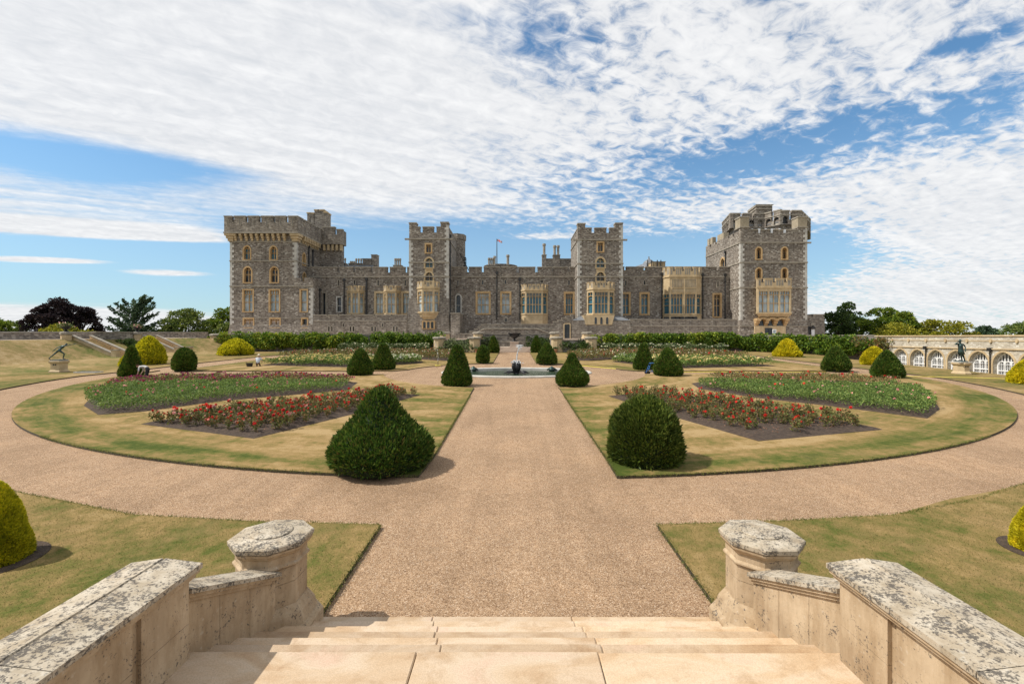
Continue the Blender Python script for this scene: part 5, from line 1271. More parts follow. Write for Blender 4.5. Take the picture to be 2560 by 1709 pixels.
urn_pier(-58.7, 59.6, 'stone pier under a planted urn at the head of the nearer bank stair', 'dark planted urn on the pier nearest the copper beech')
urn_pier(-58.0, 70.0, 'stone pier under a planted urn beyond the bastion wall', 'dark planted urn on the pier beside the tall golden mound')

# ------------------------------------------------------------------ pool and fountain
PCX, PCY, PR = .2, 45.3, 7.45
PZ0 = gz(PCY) - .05
pool = thing('fountain_pool', 'round pool of green water with a pale stone rim at the garden centre', 'pool', (PCX, PCY, PZ0))
mb = MB(); mb.lathe(PCX, PCY, [(PR - .62, PZ0 - .35), (PR - .62, PZ0 + .10), (PR - .5, PZ0 + .16), (PR - .1, PZ0 + .16), (PR, PZ0 + .1), (PR, PZ0 - .5)], 96, 0, 0, False); mb.v = [(p[0], PCY + (p[1] - PCY) * .67, p[2] + .35 * SL * (p[1] - PCY)) for p in mb.v]; mb.build('rim', ['white'], pool)
mb = MB(); mb.face([(PCX + (PR - .61) * math.cos(2 * PI * k / 64), PCY + (PR - .61) * .67 * math.sin(2 * PI * k / 64), PZ0 - .12) for k in range(64)]); mb.build('water', ['water'], pool, normals=False)
M['rim'] = noise_mat('pale_pool_rim', (.40, .38, .34), (.56, .54, .49), 2, .8, .1)
pool.children[0].data.materials[0] = M['rim']
PZR = PZ0; PZ0 -= .12
fo_ = thing('fountain', 'dark bronze lotus bud fountain with leaves and a water jet in the pool', 'fountain', (PCX, PCY, PZ0))
def petal(a, lean, h, w, z0, r0):
    rows = []
    for k in range(9):
        t = k / 8; r = r0 + math.sin(t * PI * .75) * lean; ww = w * math.sin(PI * (.16 + .84 * (1 - t)) * .95 + .05) if t > .4 else w * (.45 + t * 1.2)
        ww = max(.01, w * (1 - ((t - .42) / .58) ** 2) if t > .42 else w * (.4 + .6 * t / .42))
        rows.append([((r + .12 * (1 - abs(s)) ) * math.cos(a) - s * ww * math.sin(a), (r + .12 * (1 - abs(s))) * math.sin(a) + s * ww * math.cos(a), z0 + h * t) for s in (-1, -.5, 0, .5, 1)])
    return rows
for k in range(8):
    mb = MB(); a = 2 * PI * k / 8 + .2; h = 1.12 if k % 2 else .95
    R = petal(a, .25 if k % 2 == 0 else .16, h, .2, PZ0 + .15, .12)
    for i in range(8):
        for j in range(4): mb.face([(PCX + p[0], PCY + p[1], p[2]) for p in (R[i][j], R[i][j + 1], R[i + 1][j + 1], R[i + 1][j])])
    o = mb.build('petal', ['darkmetal'], fo_, smooth=True)
mb = MB(); mb.lathe(PCX, PCY, [(.3, PZ0 - .3), (.22, PZ0 + .15), (.28, PZ0 + .5), (.18, PZ0 + .9), (.04, PZ0 + 1.0)], 16); mb.build('core', ['darkmetal'], fo_)
for a in (PI + .12, -.12, PI * 1.25, -PI * .25, PI * .6, PI * .35):
    mb = MB(); P = []
    for t in np.linspace(0, 1, 7): P.append((PCX + math.cos(a) * (.15 + 1.15 * t), PCY + math.sin(a) * (.15 + 1.15 * t), PZ0 + .08 + .2 * math.sin(t * PI) * (1 - t * .3)))
    mb.tube(P, [.06, .08, .1, .11, .1, .07, .02], 8); mb.build('leaf', ['darkmetal'], fo_, smooth=True)
pts = []
for k in range(260):
    t = rng.random(); up = t < .75
    s_ = t / .75 if up else (t - .75) / .25
    if up: pts.append((PCX + .32 * s_ ** 2 + rng.normal() * .022 * (1 - s_ * .3), PCY + rng.normal() * .03, PZ0 + 1.0 + 1.85 * s_))
    else: pts.append((PCX + .32 + rng.normal() * .16, PCY + rng.normal() * .12, PZ0 + 2.9 - abs(rng.normal()) * .2))
for k in range(120): pts.append((PCX + rng.normal() * .26, PCY + rng.normal() * .2, PZ0 + 1.08 + abs(rng.normal()) * .15))
P = np.array(pts); np_quads('water_jet', blobs(P, np.full(len(P), .055), 3), ['spray'], None, fo_)
PZ0 = PZR
for x, lb in ((-4.4, 'left'), (4.0, 'right')):
    y = 48.9; t = tag((lambda mb: (mb.lathe(x, y, [(.3, PZ0 - .1), (.34, PZ0 + .12), (.22, PZ0 + .25), (.1, PZ0 + .4), (.02, PZ0 + .45)], 12), mb.tube([(x - .5, y - .1, PZ0 + .05), (x, y, PZ0 + .35), (x + .5, y - .1, PZ0 + .05)], .09, 8), mb.build('bronze_spout', ['bronze'], smooth=True))[-1])(MB()), f'small bronze spout at the far edge of the pool, {lb} of the lotus fountain', 'spout')

# ------------------------------------------------------------------ clipped yews
PROF = dict(
    bell=[(0, .80), (.05, .91), (.12, .985), (.2, 1), (.3, .965), (.4, .87), (.52, .69), (.63, .525), (.72, .42), (.8, .35), (.88, .28), (.94, .215), (.98, .13), (1, .01)],
    wide=[(0, .90), (.08, .98), (.2, 1), (.32, .96), (.46, .84), (.6, .69), (.74, .53), (.86, .38), (.94, .24), (.98, .13), (1, .01)],
    egg=[(0, .86), (.1, .955), (.28, 1), (.48, .975), (.64, .88), (.77, .73), (.87, .55), (.94, .36), (.98, .2), (1, .01)],
    cone=[(0, .9), (.1, 1), (.26, .98), (.42, .87), (.58, .71), (.74, .56), (.87, .41), (.95, .26), (.985, .14), (1, .01)],
    tall=[(0, .92), (.08, 1), (.2, .98), (.36, .86), (.52, .70), (.68, .565), (.8, .48), (.9, .39), (.96, .26), (.99, .14), (1, .01)],
    dome=[(0, .95), (.12, 1), (.3, .965), (.5, .85), (.68, .68), (.82, .49), (.92, .32), (.975, .17), (1, .01)],
    low=[(0, .97), (.15, 1), (.35, .95), (.55, .80), (.72, .62), (.86, .42), (.95, .24), (1, .01)],
    hat=[(0, .98), (.12, 1), (.25, .95), (.34, .84), (.5, .70), (.68, .56), (.82, .43), (.92, .28), (.98, .14), (1, .01)])
def yew(px0, px1, ytop, ybase, prof, label, kind='yew', n=None, group='clipped yews', D=None, name='topiary_yew', zbase=None, sprig=None, rough=.03, cat='topiary'):
    """px in the 2349-wide photo: silhouette width, top and lowest visible line"""
    x0, x1, yt, yb = px0 * S, px1 * S, ytop * S, ybase * S
    if D is None:
        D = ground(0, yb)[1]
        for _ in range(6):
            r = (x1 - x0) / 2 * D / F; D = ground(0, yb)[1] + r * .82
    xm = (x0 + x1) / 2 - PX0; r = (x1 - x0) / 2 * D / F / math.sqrt(1 + (xm / F) ** 2)
    X = xm * D / F; zb = (gz(D) + .02) if zbase is None else zbase
    zt = CAMZ - (yt - HY) * D / F; H = zt - zb
    pr = PROF[prof]; ts, rs = np.array([p[0] for p in pr]), np.array([p[1] for p in pr])
    if n is None: n = int(min(30000, max(5200, 30000 * (17 / D) ** 1.25)))
    L = sprig or max(.11, .0065 * D); L0 = (sprig or .12) if D < 20 else L
    seed = rng.random(3) * 10
    def lump(a, t): return 1 + rough * (np.sin(a * 3 + seed[0] + t * 4) + np.sin(a * 5 + seed[1] - t * 7) * .7 + np.sin(t * 15 + a * 2 + seed[2]) * .4)
    # area weighted samples on the profile
    tt = np.linspace(0, 1, 400); rr = np.interp(tt, ts, rs) * r; ds = np.hypot(np.gradient(rr), np.gradient(tt * H))
    cdf = np.cumsum((rr + .03) * ds); cdf /= cdf[-1]
    t = np.interp(rng.random(n), cdf, tt); a = rng.random(n) * 2 * PI
    R = np.interp(t, ts, rs) * r * lump(a, t)
    dr = (np.interp(np.minimum(t + .02, 1), ts, rs) - np.interp(np.maximum(t - .02, 0), ts, rs)) * r / (.04 * H)
    nrm = unit(np.stack([np.cos(a), np.sin(a), -dr], 1))
    ctr = np.stack([X + R * np.cos(a), D + R * np.sin(a), zb + t * H], 1)
    dirs = nrm * .55 + np.array([0, 0, .75]) + rng.normal(size=(n, 3)) * .33
    Ls = L0 * (.6 + rng.random(n) * .8)
    ctr = ctr - nrm * (Ls * .75)[:, None] - nrm * (rng.random(n) ** 2 * L0 * .6)[:, None]
    Q_ = leaves(ctr, dirs, Ls, .42)
    if D < 20 and not sprig:                                # loose stray shoots break the outline of the near ones
        m_ = n // (7 if kind == 'olive' else 11); k = rng.integers(0, n, m_); Q_ = np.concatenate([Q_, leaves(ctr[k], dirs[k] + nrm[k] * .3, Ls[k] * 1.7, .28)])
    base = {'yew': ('yew', 'yew_core'), 'olive': ('yew_olive', 'yew_core'), 'gold': ('gold', 'gold_core'), 'dull': ('golddull', 'golddull_core')}[kind]
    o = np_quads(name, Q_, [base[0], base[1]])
    # the dense inside
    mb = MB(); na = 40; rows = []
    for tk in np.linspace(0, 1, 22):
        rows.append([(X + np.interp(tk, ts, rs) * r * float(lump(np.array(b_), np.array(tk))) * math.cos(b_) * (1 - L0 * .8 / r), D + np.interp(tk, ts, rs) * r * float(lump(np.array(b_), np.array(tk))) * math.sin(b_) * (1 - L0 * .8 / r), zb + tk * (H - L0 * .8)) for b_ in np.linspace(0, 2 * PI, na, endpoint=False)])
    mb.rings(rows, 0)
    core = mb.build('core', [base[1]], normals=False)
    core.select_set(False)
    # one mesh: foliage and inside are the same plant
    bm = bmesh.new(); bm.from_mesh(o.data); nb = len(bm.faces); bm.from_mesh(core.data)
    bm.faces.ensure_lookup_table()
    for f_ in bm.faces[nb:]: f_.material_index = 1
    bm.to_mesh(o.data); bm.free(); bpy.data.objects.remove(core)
    o.data.transform(__import__('mathutils').Matrix.Translation((-X, -D, -zb))); o.location = (X, D, zb)
    OFF[o.name] = Vector((0, 0, 0))
    tag(o, label, cat, group)
    return o, X, D, r
yew(750, 996, 887, 1106, 'bell', 'largest dark yew, bell shaped, left of the near end of the path')
yew(1394, 1567, 907, 1084, 'egg', 'big shaggy egg shaped yew on the right lawn near the path', 'olive', rough=.045, sprig=None)
yew(1012, 1086, 790, 889, 'tall', 'tall dark yew beside the front left of the pool')
yew(1272, 1353, 809, 891, 'bell', 'bell shaped yew beside the front right of the pool')
yew(795, 859, 798, 864, 'cone', 'dark cone yew on the left front lawn, before the white rose bed')
yew(850, 909, 786, 851, 'tall', 'dark yew behind and to the right of another cone yew, left of the pool')
yew(1450, 1503, 786, 851, 'tall', 'narrow dark yew with a blue trolley beside it')
yew(1496, 1568, 796, 866, 'wide', 'broad dark cone yew just right of the blue trolley')
yew(269, 334, 793, 867, 'tall', 'tall dark cone yew by the stooping gardener')
yew(391, 455, 796, 854, 'egg', 'dark egg shaped yew where the left path meets the cross path')
yew(1091, 1125, 791, 835, 'egg', 'small egg shaped yew behind the pool, left of the far path')
yew(1117, 1147, 770, 811, 'cone', 'small dark cone yew at the left foot of the urn steps')
yew(1229, 1280, 785, 838, 'wide', 'dark bell yew behind the pool, right of the far path')
yew(1216, 1245, 770, 810, 'cone', 'small dark cone yew at the right foot of the urn steps')
yew(1879, 1955, 793, 855, 'wide', 'broad dark yew at the right crossing of the gravel paths')
yew(1992, 2078, 802, 871, 'wide', 'broad dark yew in front of the golden mound on the right', )
yew(716, 748, 776, 808, 'cone', 'small dark cone yew against the left climber wall')
yew(1607, 1642, 776, 809, 'cone', 'small dark cone yew against the right climber wall')
yew(296, 387, 769, 840, 'dome', 'tall golden green mound on the left, behind the dark cone yew', 'dull', group='golden yew mounds')
yew(270, 312, 812, 842, 'low', 'low golden clump peeping out left of the dark cone yew', 'dull', group='golden yew mounds')
yew(496, 586, 775, 818, 'low', 'low wide golden mound before the left end of the climber wall', 'dull', group='golden yew mounds')
yew(1769, 1843, 776, 821, 'hat', 'bright golden hat shaped yew before the right climber wall', 'gold', group='golden yew mounds')
yew(1969, 2042, 794, 841, 'dome', 'bright golden mound half hidden behind a dark yew, by the orangery', 'gold', group='golden yew mounds')
yew(2302, 2440, 818, 890, 'low', 'bright golden mound cut by the right edge, before the orangery', 'gold', group='golden yew mounds')
NEAR = [yew(-120, 88, 1100, 1345, 'dome', 'green gold yew cut by the left edge in the near corner', 'dull', group='golden yew mounds', rough=.05, n=42000, sprig=.075)]
NEAR.append(yew(2306, 2480, 1140, 1312, 'dome', 'yellow green yew cut by the right edge on the near lawn', 'gold', group='golden yew mounds', n=34000, sprig=.07))
for (o_, X_, D_, r_), e in zip(NEAR, (.22, .16)):
    pts = [(X_ + (r_ + e) * math.cos(a), D_ + (r_ + e) * math.sin(a)) for a in np.linspace(0, 2 * PI, 32, endpoint=False)]
    plan_slab('soil', pts, LH + .012, 'soil', 'soil', base=0)

# ------------------------------------------------------------------ rose beds
def inside(P, poly):
    x, y = P[:, 0], P[:, 1]; c = np.zeros(len(P), bool); n = len(poly); j = n - 1
    for i in range(n):
        xi, yi = poly[i]; xj, yj = poly[j]
        m_ = ((yi > y) != (yj > y)) & (x < (xj - xi) * (y - yi) / (yj - yi + 1e-9) + xi); c ^= m_; j = i
    return c
def shrink(poly, d):
    P = np.array(poly); c = P.mean(0); v = P - c; L = np.linalg.norm(v, axis=1, keepdims=True); return [tuple(q) for q in c + v * (1 - d / L)]
def scatter(poly, n, jit=True):
    P = np.array(poly); lo, hi = P.min(0), P.max(0); out = np.zeros((0, 2))
    while len(out) < n:
        q = lo + rng.random((n * 3, 2)) * (hi - lo); out = np.concatenate([out, q[inside(q, poly)]])
    return out[:n]
def bed_soil(poly):
    P = np.array(poly); mb = MB()
    rings_ = []
    for d, h in ((0, LH + .004), (.3, LH + .06), (.8, LH + .13)):
        rings_.append([(x, y, gz(y) + h + (rng.random() - .5) * .02) for x, y in shrink(poly, d)])
    n = len(poly); i0 = len(mb.v)
    for r_ in rings_: mb.v += r_
    for a in range(2):
        for k in range(n): mb.f.append((i0 + a * n + k, i0 + a * n + (k + 1) % n, i0 + (a + 1) * n + (k + 1) % n, i0 + (a + 1) * n + k)); mb.m.append(0)
    tris = tessellate_polygon([[Vector((p[0], p[1], 0)) for p in rings_[2]]])
    for t in tris: mb.f.append(tuple(i0 + 2 * n + q for q in t)); mb.m.append(0)
    return tag(mb.build('soil', ['soil'], normals=False), kind='structure')
def densify(poly, step=1.0):
    out = []
    for (a, b_), (c, d) in zip(poly, poly[1:] + poly[:1]):
        n = max(1, int(math.hypot(c - a, d - b_) / step))
        out += [(a + (c - a) * k / n, b_ + (d - b_) * k / n) for k in range(n)]
    return out
red_l = [(-17.4, 21.2), (-10.6, 18.5), (-8.4, 23.5), (-6.2, 30.1), (-8.5, 30.9), (-12.1, 26.7), (-15, 23.9)]
red_r = [(6.1, 29.6), (7.6, 24), (9.7, 18.1), (16.3, 20.1), (15.6, 22.5), (14.0, 25.8), (12.0, 29), (8.6, 31)]
gr_l = [(-24.7, 26.1), (-21.4, 23.4), (-19.8, 24.3), (-17.8, 27.7), (-15.1, 29.8), (-11.8, 32.4), (-12.6, 36.6), (-17.7, 38.6), (-26, 38.6), (-31, 37), (-30, 32.7), (-27, 29)]
gr_r = [(13.4, 33), (15.3, 28.9), (17.9, 26.1), (20.4, 22.5), (23.3, 24.9), (27, 29.5), (29.5, 34), (28.1, 37.4), (19.7, 38.8), (17, 38.5), (14.0, 36)]
for p in (red_l, red_r, gr_l, gr_r): bed_soil(densify(p))

# three bush shapes, copied
def bush_mesh(seed, sparse=True):
    g = np.random.default_rng(seed); stems = []; lv = []; tips = []
    mb = MB()
    for k in range(7):
        a = g.random() * 2 * PI; lean = .12 + g.random() * .25; h = .34 + g.random() * .3
        p = [Vector((.05 * math.cos(a), .05 * math.sin(a), -.05)), Vector((lean * .5 * math.cos(a), lean * .5 * math.sin(a), h * .5)), Vector((lean * math.cos(a), lean * math.sin(a), h))]
        mb.tube(p, [.011, .008, .005], 4); tips.append(np.array(p[2]))
        for t in g.random(19):
            t = .3 + .7 * t; q = np.array(p[0].lerp(p[1], t * 2) if t < .5 else p[1].lerp(p[2], t * 2 - 1)); lv.append(q + g.normal(size=3) * .07)
    lv = np.array(lv)
    return mb, lv, tips
BUSH = []
def make_bush(i):
    mb, lv, tips = bush_mesh(20 + i)
    st = mb.build('stems', ['stem']); fo2 = np_quads('foliage', leaves(lv, rng.normal(size=(len(lv), 3)) + (0, 0, .35), .085 + rng.random(len(lv)) * .06, .6), ['rose_leaf_dry'])
    return st.data, fo2.data, tips, st, fo2
protos = [make_bush(i) for i in range(5)]
def bloom_mesh(mat): 
    c = np.zeros((1, 3)); return np_quads('bloom', np.concatenate([blobs(c, [.056], 9)]), [mat])
bl = {k: bloom_mesh(k) for k in ('red', 'coral', 'pink')}
def rose_bush(x, y, label, group, nbl, cols):
    p = protos[rng.integers(0, 5)]; z = gz(y) + LH + .11
    r = bpy.data.objects.new('rose_bush', None); C.objects.link(r); r.location = (x, y, z); r.rotation_euler = (0, 0, rng.random() * 6.28); s_ = .66 + rng.random() * .36; r.scale = (s_, s_, s_)
    tag(r, label, 'rose bush', group)
    for q, nm in ((p[3], 'stems'), (p[4], 'foliage')):
        c = q.copy(); c.name = nm; C.objects.link(c); c.parent = r
    for k in rng.permutation(7)[:nbl]:
        b_ = bl[cols[rng.integers(0, len(cols))]].copy(); b_.name = 'bloom'; C.objects.link(b_); b_.parent = r; b_.location = Vector(p[2][k]) + Vector((0, 0, .03)); b_.rotation_euler = (rng.random() * 3, rng.random() * 3, 0)
        v = .8 + rng.random() * .85; b_.scale = (v, v, v)
def spaced(poly, n, dmin):
    P = scatter(poly, 4000); out = []
    for q in P:
        if all((q[0] - o[0]) ** 2 + (q[1] - o[1]) ** 2 > dmin * dmin for o in out): out.append(q)
        if len(out) >= n: break
    return out
for q in spaced(shrink(red_l, .4), 175, .46): rose_bush(q[0], q[1], 'sparse rose bush with red blooms in the bare earth bed left of the path', 'red roses of the left bed', int(rng.choice([1, 2, 3, 4, 5])), ['red', 'red', 'coral', 'coral', 'pink'])
for q in spaced(shrink(red_r, .5), 150, .5):
    front_bare = q[1] < 21.2 and q[0] < 14 and rng.random() < .5
    if not front_bare: rose_bush(q[0], q[1], 'sparse rose bush with scarlet blooms in the bare earth bed right of the path', 'red roses of the right bed', int(rng.choice([0, 1, 2, 3])), ['coral', 'red', 'coral'])
for p in protos:
    for o in (p[3], p[4]): bpy.data.objects.remove(o)
for o in bl.values(): bpy.data.objects.remove(o)

def planting(name, poly, n, hmax, mats, leaf=.11, label=None, frac=None, flowers=(), bumps=.6, z0=.08, pad=.35):
    """a closed planting nobody could count: leaf tufts over a lumpy canopy, flowers on top"""
    A_ = abs(sum(a[0] * b_[1] - b_[0] * a[1] for a, b_ in zip(poly, poly[1:] + poly[:1]))) / 2
    cc = np.array(spaced(shrink(poly, pad), 4000, bumps * .95)); nb = len(cc)
    P = scatter(shrink(poly, .12), n); idx = ((P[:, None, :] - cc[None]) ** 2).sum(2).argmin(1)
    keep = np.linalg.norm(P - cc[idx], axis=1) < bumps * .95; P, idx = P[keep], idx[keep]; n = len(P)
    rad = np.linalg.norm(P - cc[idx], axis=1); hgt = (.62 + .38 * rng.random(nb))[idx] * hmax * np.clip(1 - (rad / (bumps * 1.25)) ** 2 * .7, .15, 1)
    z = hgt * (1 - rng.random(n) ** 2.2 * .8)
    c = np.stack([P[:, 0], P[:, 1], gz(P[:, 1]) + LH + z0 + z], 1)
    Q_ = leaves(c, rng.normal(size=(n, 3)) + (0, 0, .5), leaf * (.7 + .6 * rng.random(n)), .62); mi = np.zeros(n, int)
    out = [Q_]; mm = [mi]
    ml = [mats]
    for fm_, k, sub, fr_ in flowers:
        ml.append(fm_); pts = cc[rng.integers(0, nb, k)] + rng.normal(size=(k, 2)) * bumps * .35
        if sub is not None: pts = pts[inside(pts, sub)]
        # each flower sits on the canopy below it
        j = ((pts[:, None, :] - P[None, ::3, :]) ** 2).sum(2).argmin(1); zz = hgt[::3][j] + .03
        # clusters
        q = np.stack([pts[:, 0], pts[:, 1], gz(pts[:, 1]) + LH + z0 + zz], 1)
        b_ = blobs(q, fr_ * (.7 + .7 * rng.random(len(q))), 5); out.append(b_); mm.append(np.full(len(b_), len(ml) - 1))
    o = np_quads(name, np.concatenate(out), ml, np.concatenate(mm))
    return tag(o, label, None, None, 'stuff')
mid_l = [(-24.7, 26.1), (-21.4, 23.4), (-19.8, 24.3), (-17.8, 27.7), (-15.1, 29.8), (-11.8, 32.4), (-12.4, 34.6), (-18, 34.6), (-27.5, 33), (-28.5, 30)]
back_lp = [(-28.8, 32.2), (-27.5, 34.2), (-18, 35.6), (-12.8, 35.4), (-12.8, 36.6), (-17.7, 38.6), (-26, 38.6), (-31, 37), (-30.5, 33.8)]
planting('rose_planting', mid_l, 34000, .68, 'rose_leaf', .095, 'dense green rose planting with few pink blooms on the left lawn', flowers=[('pink', 130, None, .055), ('coral', 12, None, .06)], bumps=.7)
planting('rose_planting', back_lp, 14000, .62, 'rose_leaf_dry', .105, 'taller rose planting with magenta blooms along the back of the left lawn bed', flowers=[('purple', 330, None, .07), ('coral', 30, None, .06), ('pink', 40, None, .06)], bumps=.65)
mid_r = [(13.4, 33), (15.3, 28.9), (17.9, 26.1), (20.4, 22.5), (23.3, 24.9), (27, 29.5), (28.4, 32.2), (22, 33.2), (14.0, 35)]
back_rp = [(15, 36), (22, 34.4), (28.6, 33.4), (29.5, 34.5), (28.1, 37.4), (19.7, 38.8), (17, 38.5)]
planting('rose_planting', mid_r, 34000, .66, 'rose_leaf', .095, 'dense green rose planting with few pale blooms on the right lawn', flowers=[('pink', 60, None, .06), ('coral', 8, None, .07)], bumps=.7)
planting('rose_planting', back_rp, 9000, .74, 'rose_leaf_dry', .10, 'thin reddish rose planting along the back of the right lawn bed', flowers=[('red', 26, None, .09), ('pink', 12, None, .07)], bumps=.55)
# far beds behind the cross path
fl_y = [(-29.2, 52.4), (-18, 49.6), (-15, 51.5), (-16, 56), (-20, 58.5), (-27, 59)]
fl_w = [(-14.6, 51.8), (-11.3, 55), (-11.5, 57.5), (-16.5, 59.5), (-19, 58.6), (-15.5, 56)]
fl_b = [(-32.5, 62), (-24, 62.2), (-14, 62), (-9, 58.6), (-7.3, 60), (-7.2, 66), (-10, 72), (-20, 75), (-29, 72), (-32, 67)]
fr_y = [(29.5, 51.2), (17.8, 48.6), (14.5, 52), (16, 57), (22, 58), (28, 56)]
fr_w = [(12.2, 57.4), (14.2, 53.2), (15.6, 57), (19, 58.8), (15, 60)]
fr_b = [(32.5, 62), (24, 62.2), (15, 62.4), (9.5, 58.6), (7.6, 60), (7.4, 66), (10, 72), (20, 75), (29, 72), (32, 67)]
for p in (fl_y, fl_w, fl_b, fr_y, fr_w, fr_b): bed_soil(densify(p, 1.5))
planting('rose_planting', fl_y, 11900, .95, 'rose_leaf', .18, 'yellow flowered rose planting beside the kneeling gardener', flowers=[('yellow', 700, None, .1)], bumps=.8)
planting('rose_planting', fl_w, 5440, .95, 'rose_leaf', .18, 'white flowered rose planting left of the pool', flowers=[('whitef', 300, None, .1)], bumps=.8)
planting('rose_planting', fl_b, 18700, 1.0, 'rose_leaf_dry', .19, 'long green rose planting behind the yellow roses on the left', flowers=[('whitef', 160, None, .09), ('pink', 90, None, .09), ('coral', 40, None, .08)], bumps=.95)
planting('rose_planting', fr_y, 11900, .95, 'rose_leaf', .18, 'yellow flowered rose planting behind the blue trolley on the right', flowers=[('yellow', 420, None, .1)], bumps=.8)
planting('rose_planting', fr_w, 4420, .9, 'rose_leaf', .18, 'small green rose planting right of the pool', flowers=[('whitef', 40, None, .09)], bumps=.8)
planting('rose_planting', fr_b, 18700, 1.0, 'rose_leaf_dry', .19, 'long green rose planting behind the yellow roses on the right', flowers=[('whitef', 140, None, .09), ('pink', 70, None, .09), ('coral', 40, None, .08)], bumps=.95)
# mixed border at the foot of the climber walls
planting('border_planting', [(-30, 76.6), (-14.5, 76.6), (-14.5, 79.8), (-30, 79.8)], 5200, 1.5, 'soft_leaf', .32, 'greyish mixed border with white flowers below the left climbers', flowers=[('whitef', 170, None, .12)], bumps=1.0)
planting('border_planting', [(14.8, 76.6), (36, 76.6), (36, 79.8), (14.8, 79.8)], 6000, 1.5, 'soft_leaf', .32, 'greyish mixed border with white flowers below the right climbers', flowers=[('whitef', 260, None, .12)], bumps=1.0)
# fallen petals on the bare earth of the red beds
for p, m_, lb in ((red_l, 'pink', 'fallen pink petals on the earth under the left red roses'), (red_r, 'yellow', 'fallen dry petals on the earth under the right red roses')):
    P = scatter(shrink(p, .5), 1500); c = np.stack([P[:, 0], P[:, 1], gz(P[:, 1]) + LH + .15 + rng.random(1500) * .03], 1)
    M['litter'] = M.get('litter') or leaf_mat('dry_petal', [(.16, .08, .05), (.24, .12, .08), (.36, .18, .14), (.22, .14, .1)], 0)
    tag(np_quads('petal_litter', leaves(c, rng.normal(size=(1500, 3)) * (1, 1, .15), .03 + rng.random(1500) * .04, .7), ['litter']), lb, None, None, 'stuff')

# ------------------------------------------------------------------ climbers on the garden walls and loose shrubs
def shrub_leaves(n, rx, ry, h, L, droop=False):
    k = 14; cc = np.stack([(rng.random(k) - .5) * 1.5 * rx, (rng.random(k) - .5) * 1.1 * ry, h * (.3 + .62 * rng.random(k))], 1); rr = (.24 + .16 * rng.random(k)) * min(rx * 1.2, h * .9)
    i = rng.integers(0, k, n); v = unit(rng.normal(size=(n, 3))); c = cc[i] + v * (rr[i] * (.55 + .5 * rng.random(n) ** .5))[:, None] * np.array([1, .8, .85])
    c[:, 2] = np.clip(c[:, 2], .05, h * 1.05)
    return leaves(c, v * .7 + rng.normal(size=(n, 3)) * .5 + (0, 0, -.25 if droop else .35), L * (.7 + .6 * rng.random(n)), .6)
def climber(x, y, zb, w_, h, rot, label, group, mat, seedmesh=None):
    t = thing('climber', label, 'climber', (x, y, zb), group)
    Q_ = shrub_leaves(1900, w_, .75, h, .36, True)
    if rot:
        ca, sa = math.cos(rot), math.sin(rot); a, b_ = Q_[..., 0].copy(), Q_[..., 1].copy(); Q_[..., 0] = a * ca - b_ * sa; Q_[..., 1] = a * sa + b_ * ca
    np_quads('leaves', Q_ + np.array([x, y, zb]), [mat], None, t)
    mb = MB(); mb.tube([(x, y, zb), (x + .15, y + .05, zb + h * .4), (x - .1, y + .15, zb + h * .8)], [.12, .09, .05], 6); mb.build('stem', ['bark'], t)
n = 13
for k in range(n):
    x = -50 + k * (35.0 / (n - 1)) + rng.normal() * .25
    yl = k < 8 and k % 2 == 0
    climber(x, 79.7, gz(80) + .35, 3.5, 2.65 + rng.random() * .3, 0, ('yellowing' if yl else 'deep green') + ' climber trained on the wall below the left half of the castle', 'climbers on the left garden wall', 'climber_y' if yl else 'climber')
for k in range(10):
    x = 15.6 + k * 2.85 + rng.normal() * .2; yl = k in (0, 2, 6)
    climber(x, 79.7, gz(80) + .35, 3.5, 2.5 + rng.random() * .3, 0, ('yellowing' if yl else 'deep green') + ' climber trained on the straight wall below the right half of the castle', 'climbers on the right garden wall', 'climber_y' if yl else 'climber')
for k in range(6):
    t_ = (k + .3) / 6; x, y = 42 + 11 * t_ - .5, 80 - 13 * t_ - .5
    climber(x, y, gz(y) - .1, 3.6, 2.8 + rng.random() * .3, -.86, 'dense dark climber on the slanting wall between castle and orangery', 'climbers on the slanting wall', 'climber')
def shrub(x, y, w_, h, label, mat='soft_leaf', n=1600, L=.28, z=None):
    z = gz(y) + LH if z is None else z
    o = np_quads('shrub', shrub_leaves(n, w_, w_ * .8, h, L), [mat]); o.location = (x, y, z); tag(o, label, 'shrub')
shrub(-9.6, 77.2, 3.2, 2.1, 'loose green shrub before the wall between the two left piers'); shrub(10.2, 77.2, 3.6, 2.0, 'loose green shrub before the wall between the two right piers', 'tree1')
shrub(-5.2, 83.4, 2.9, 2.4, 'rounded green shrub to the left of the black urn', 'soft_leaf', z=2.1); shrub(4.3, 83.4, 2.6, 2.4, 'rounded green shrub to the right of the black urn', 'tree1', z=2.1)
shrub(52.0, 65.5, 4.6, 3.6, 'brownish loose bush at the corner of the orangery', 'rose_leaf_dry', 2600, .3, z=.8)
shrub(-56.2, 66.6, 2.0, 1.9, 'dark round bush in front of the small arch on the left bank', 'tree1', 2000, .26, z=2.3)

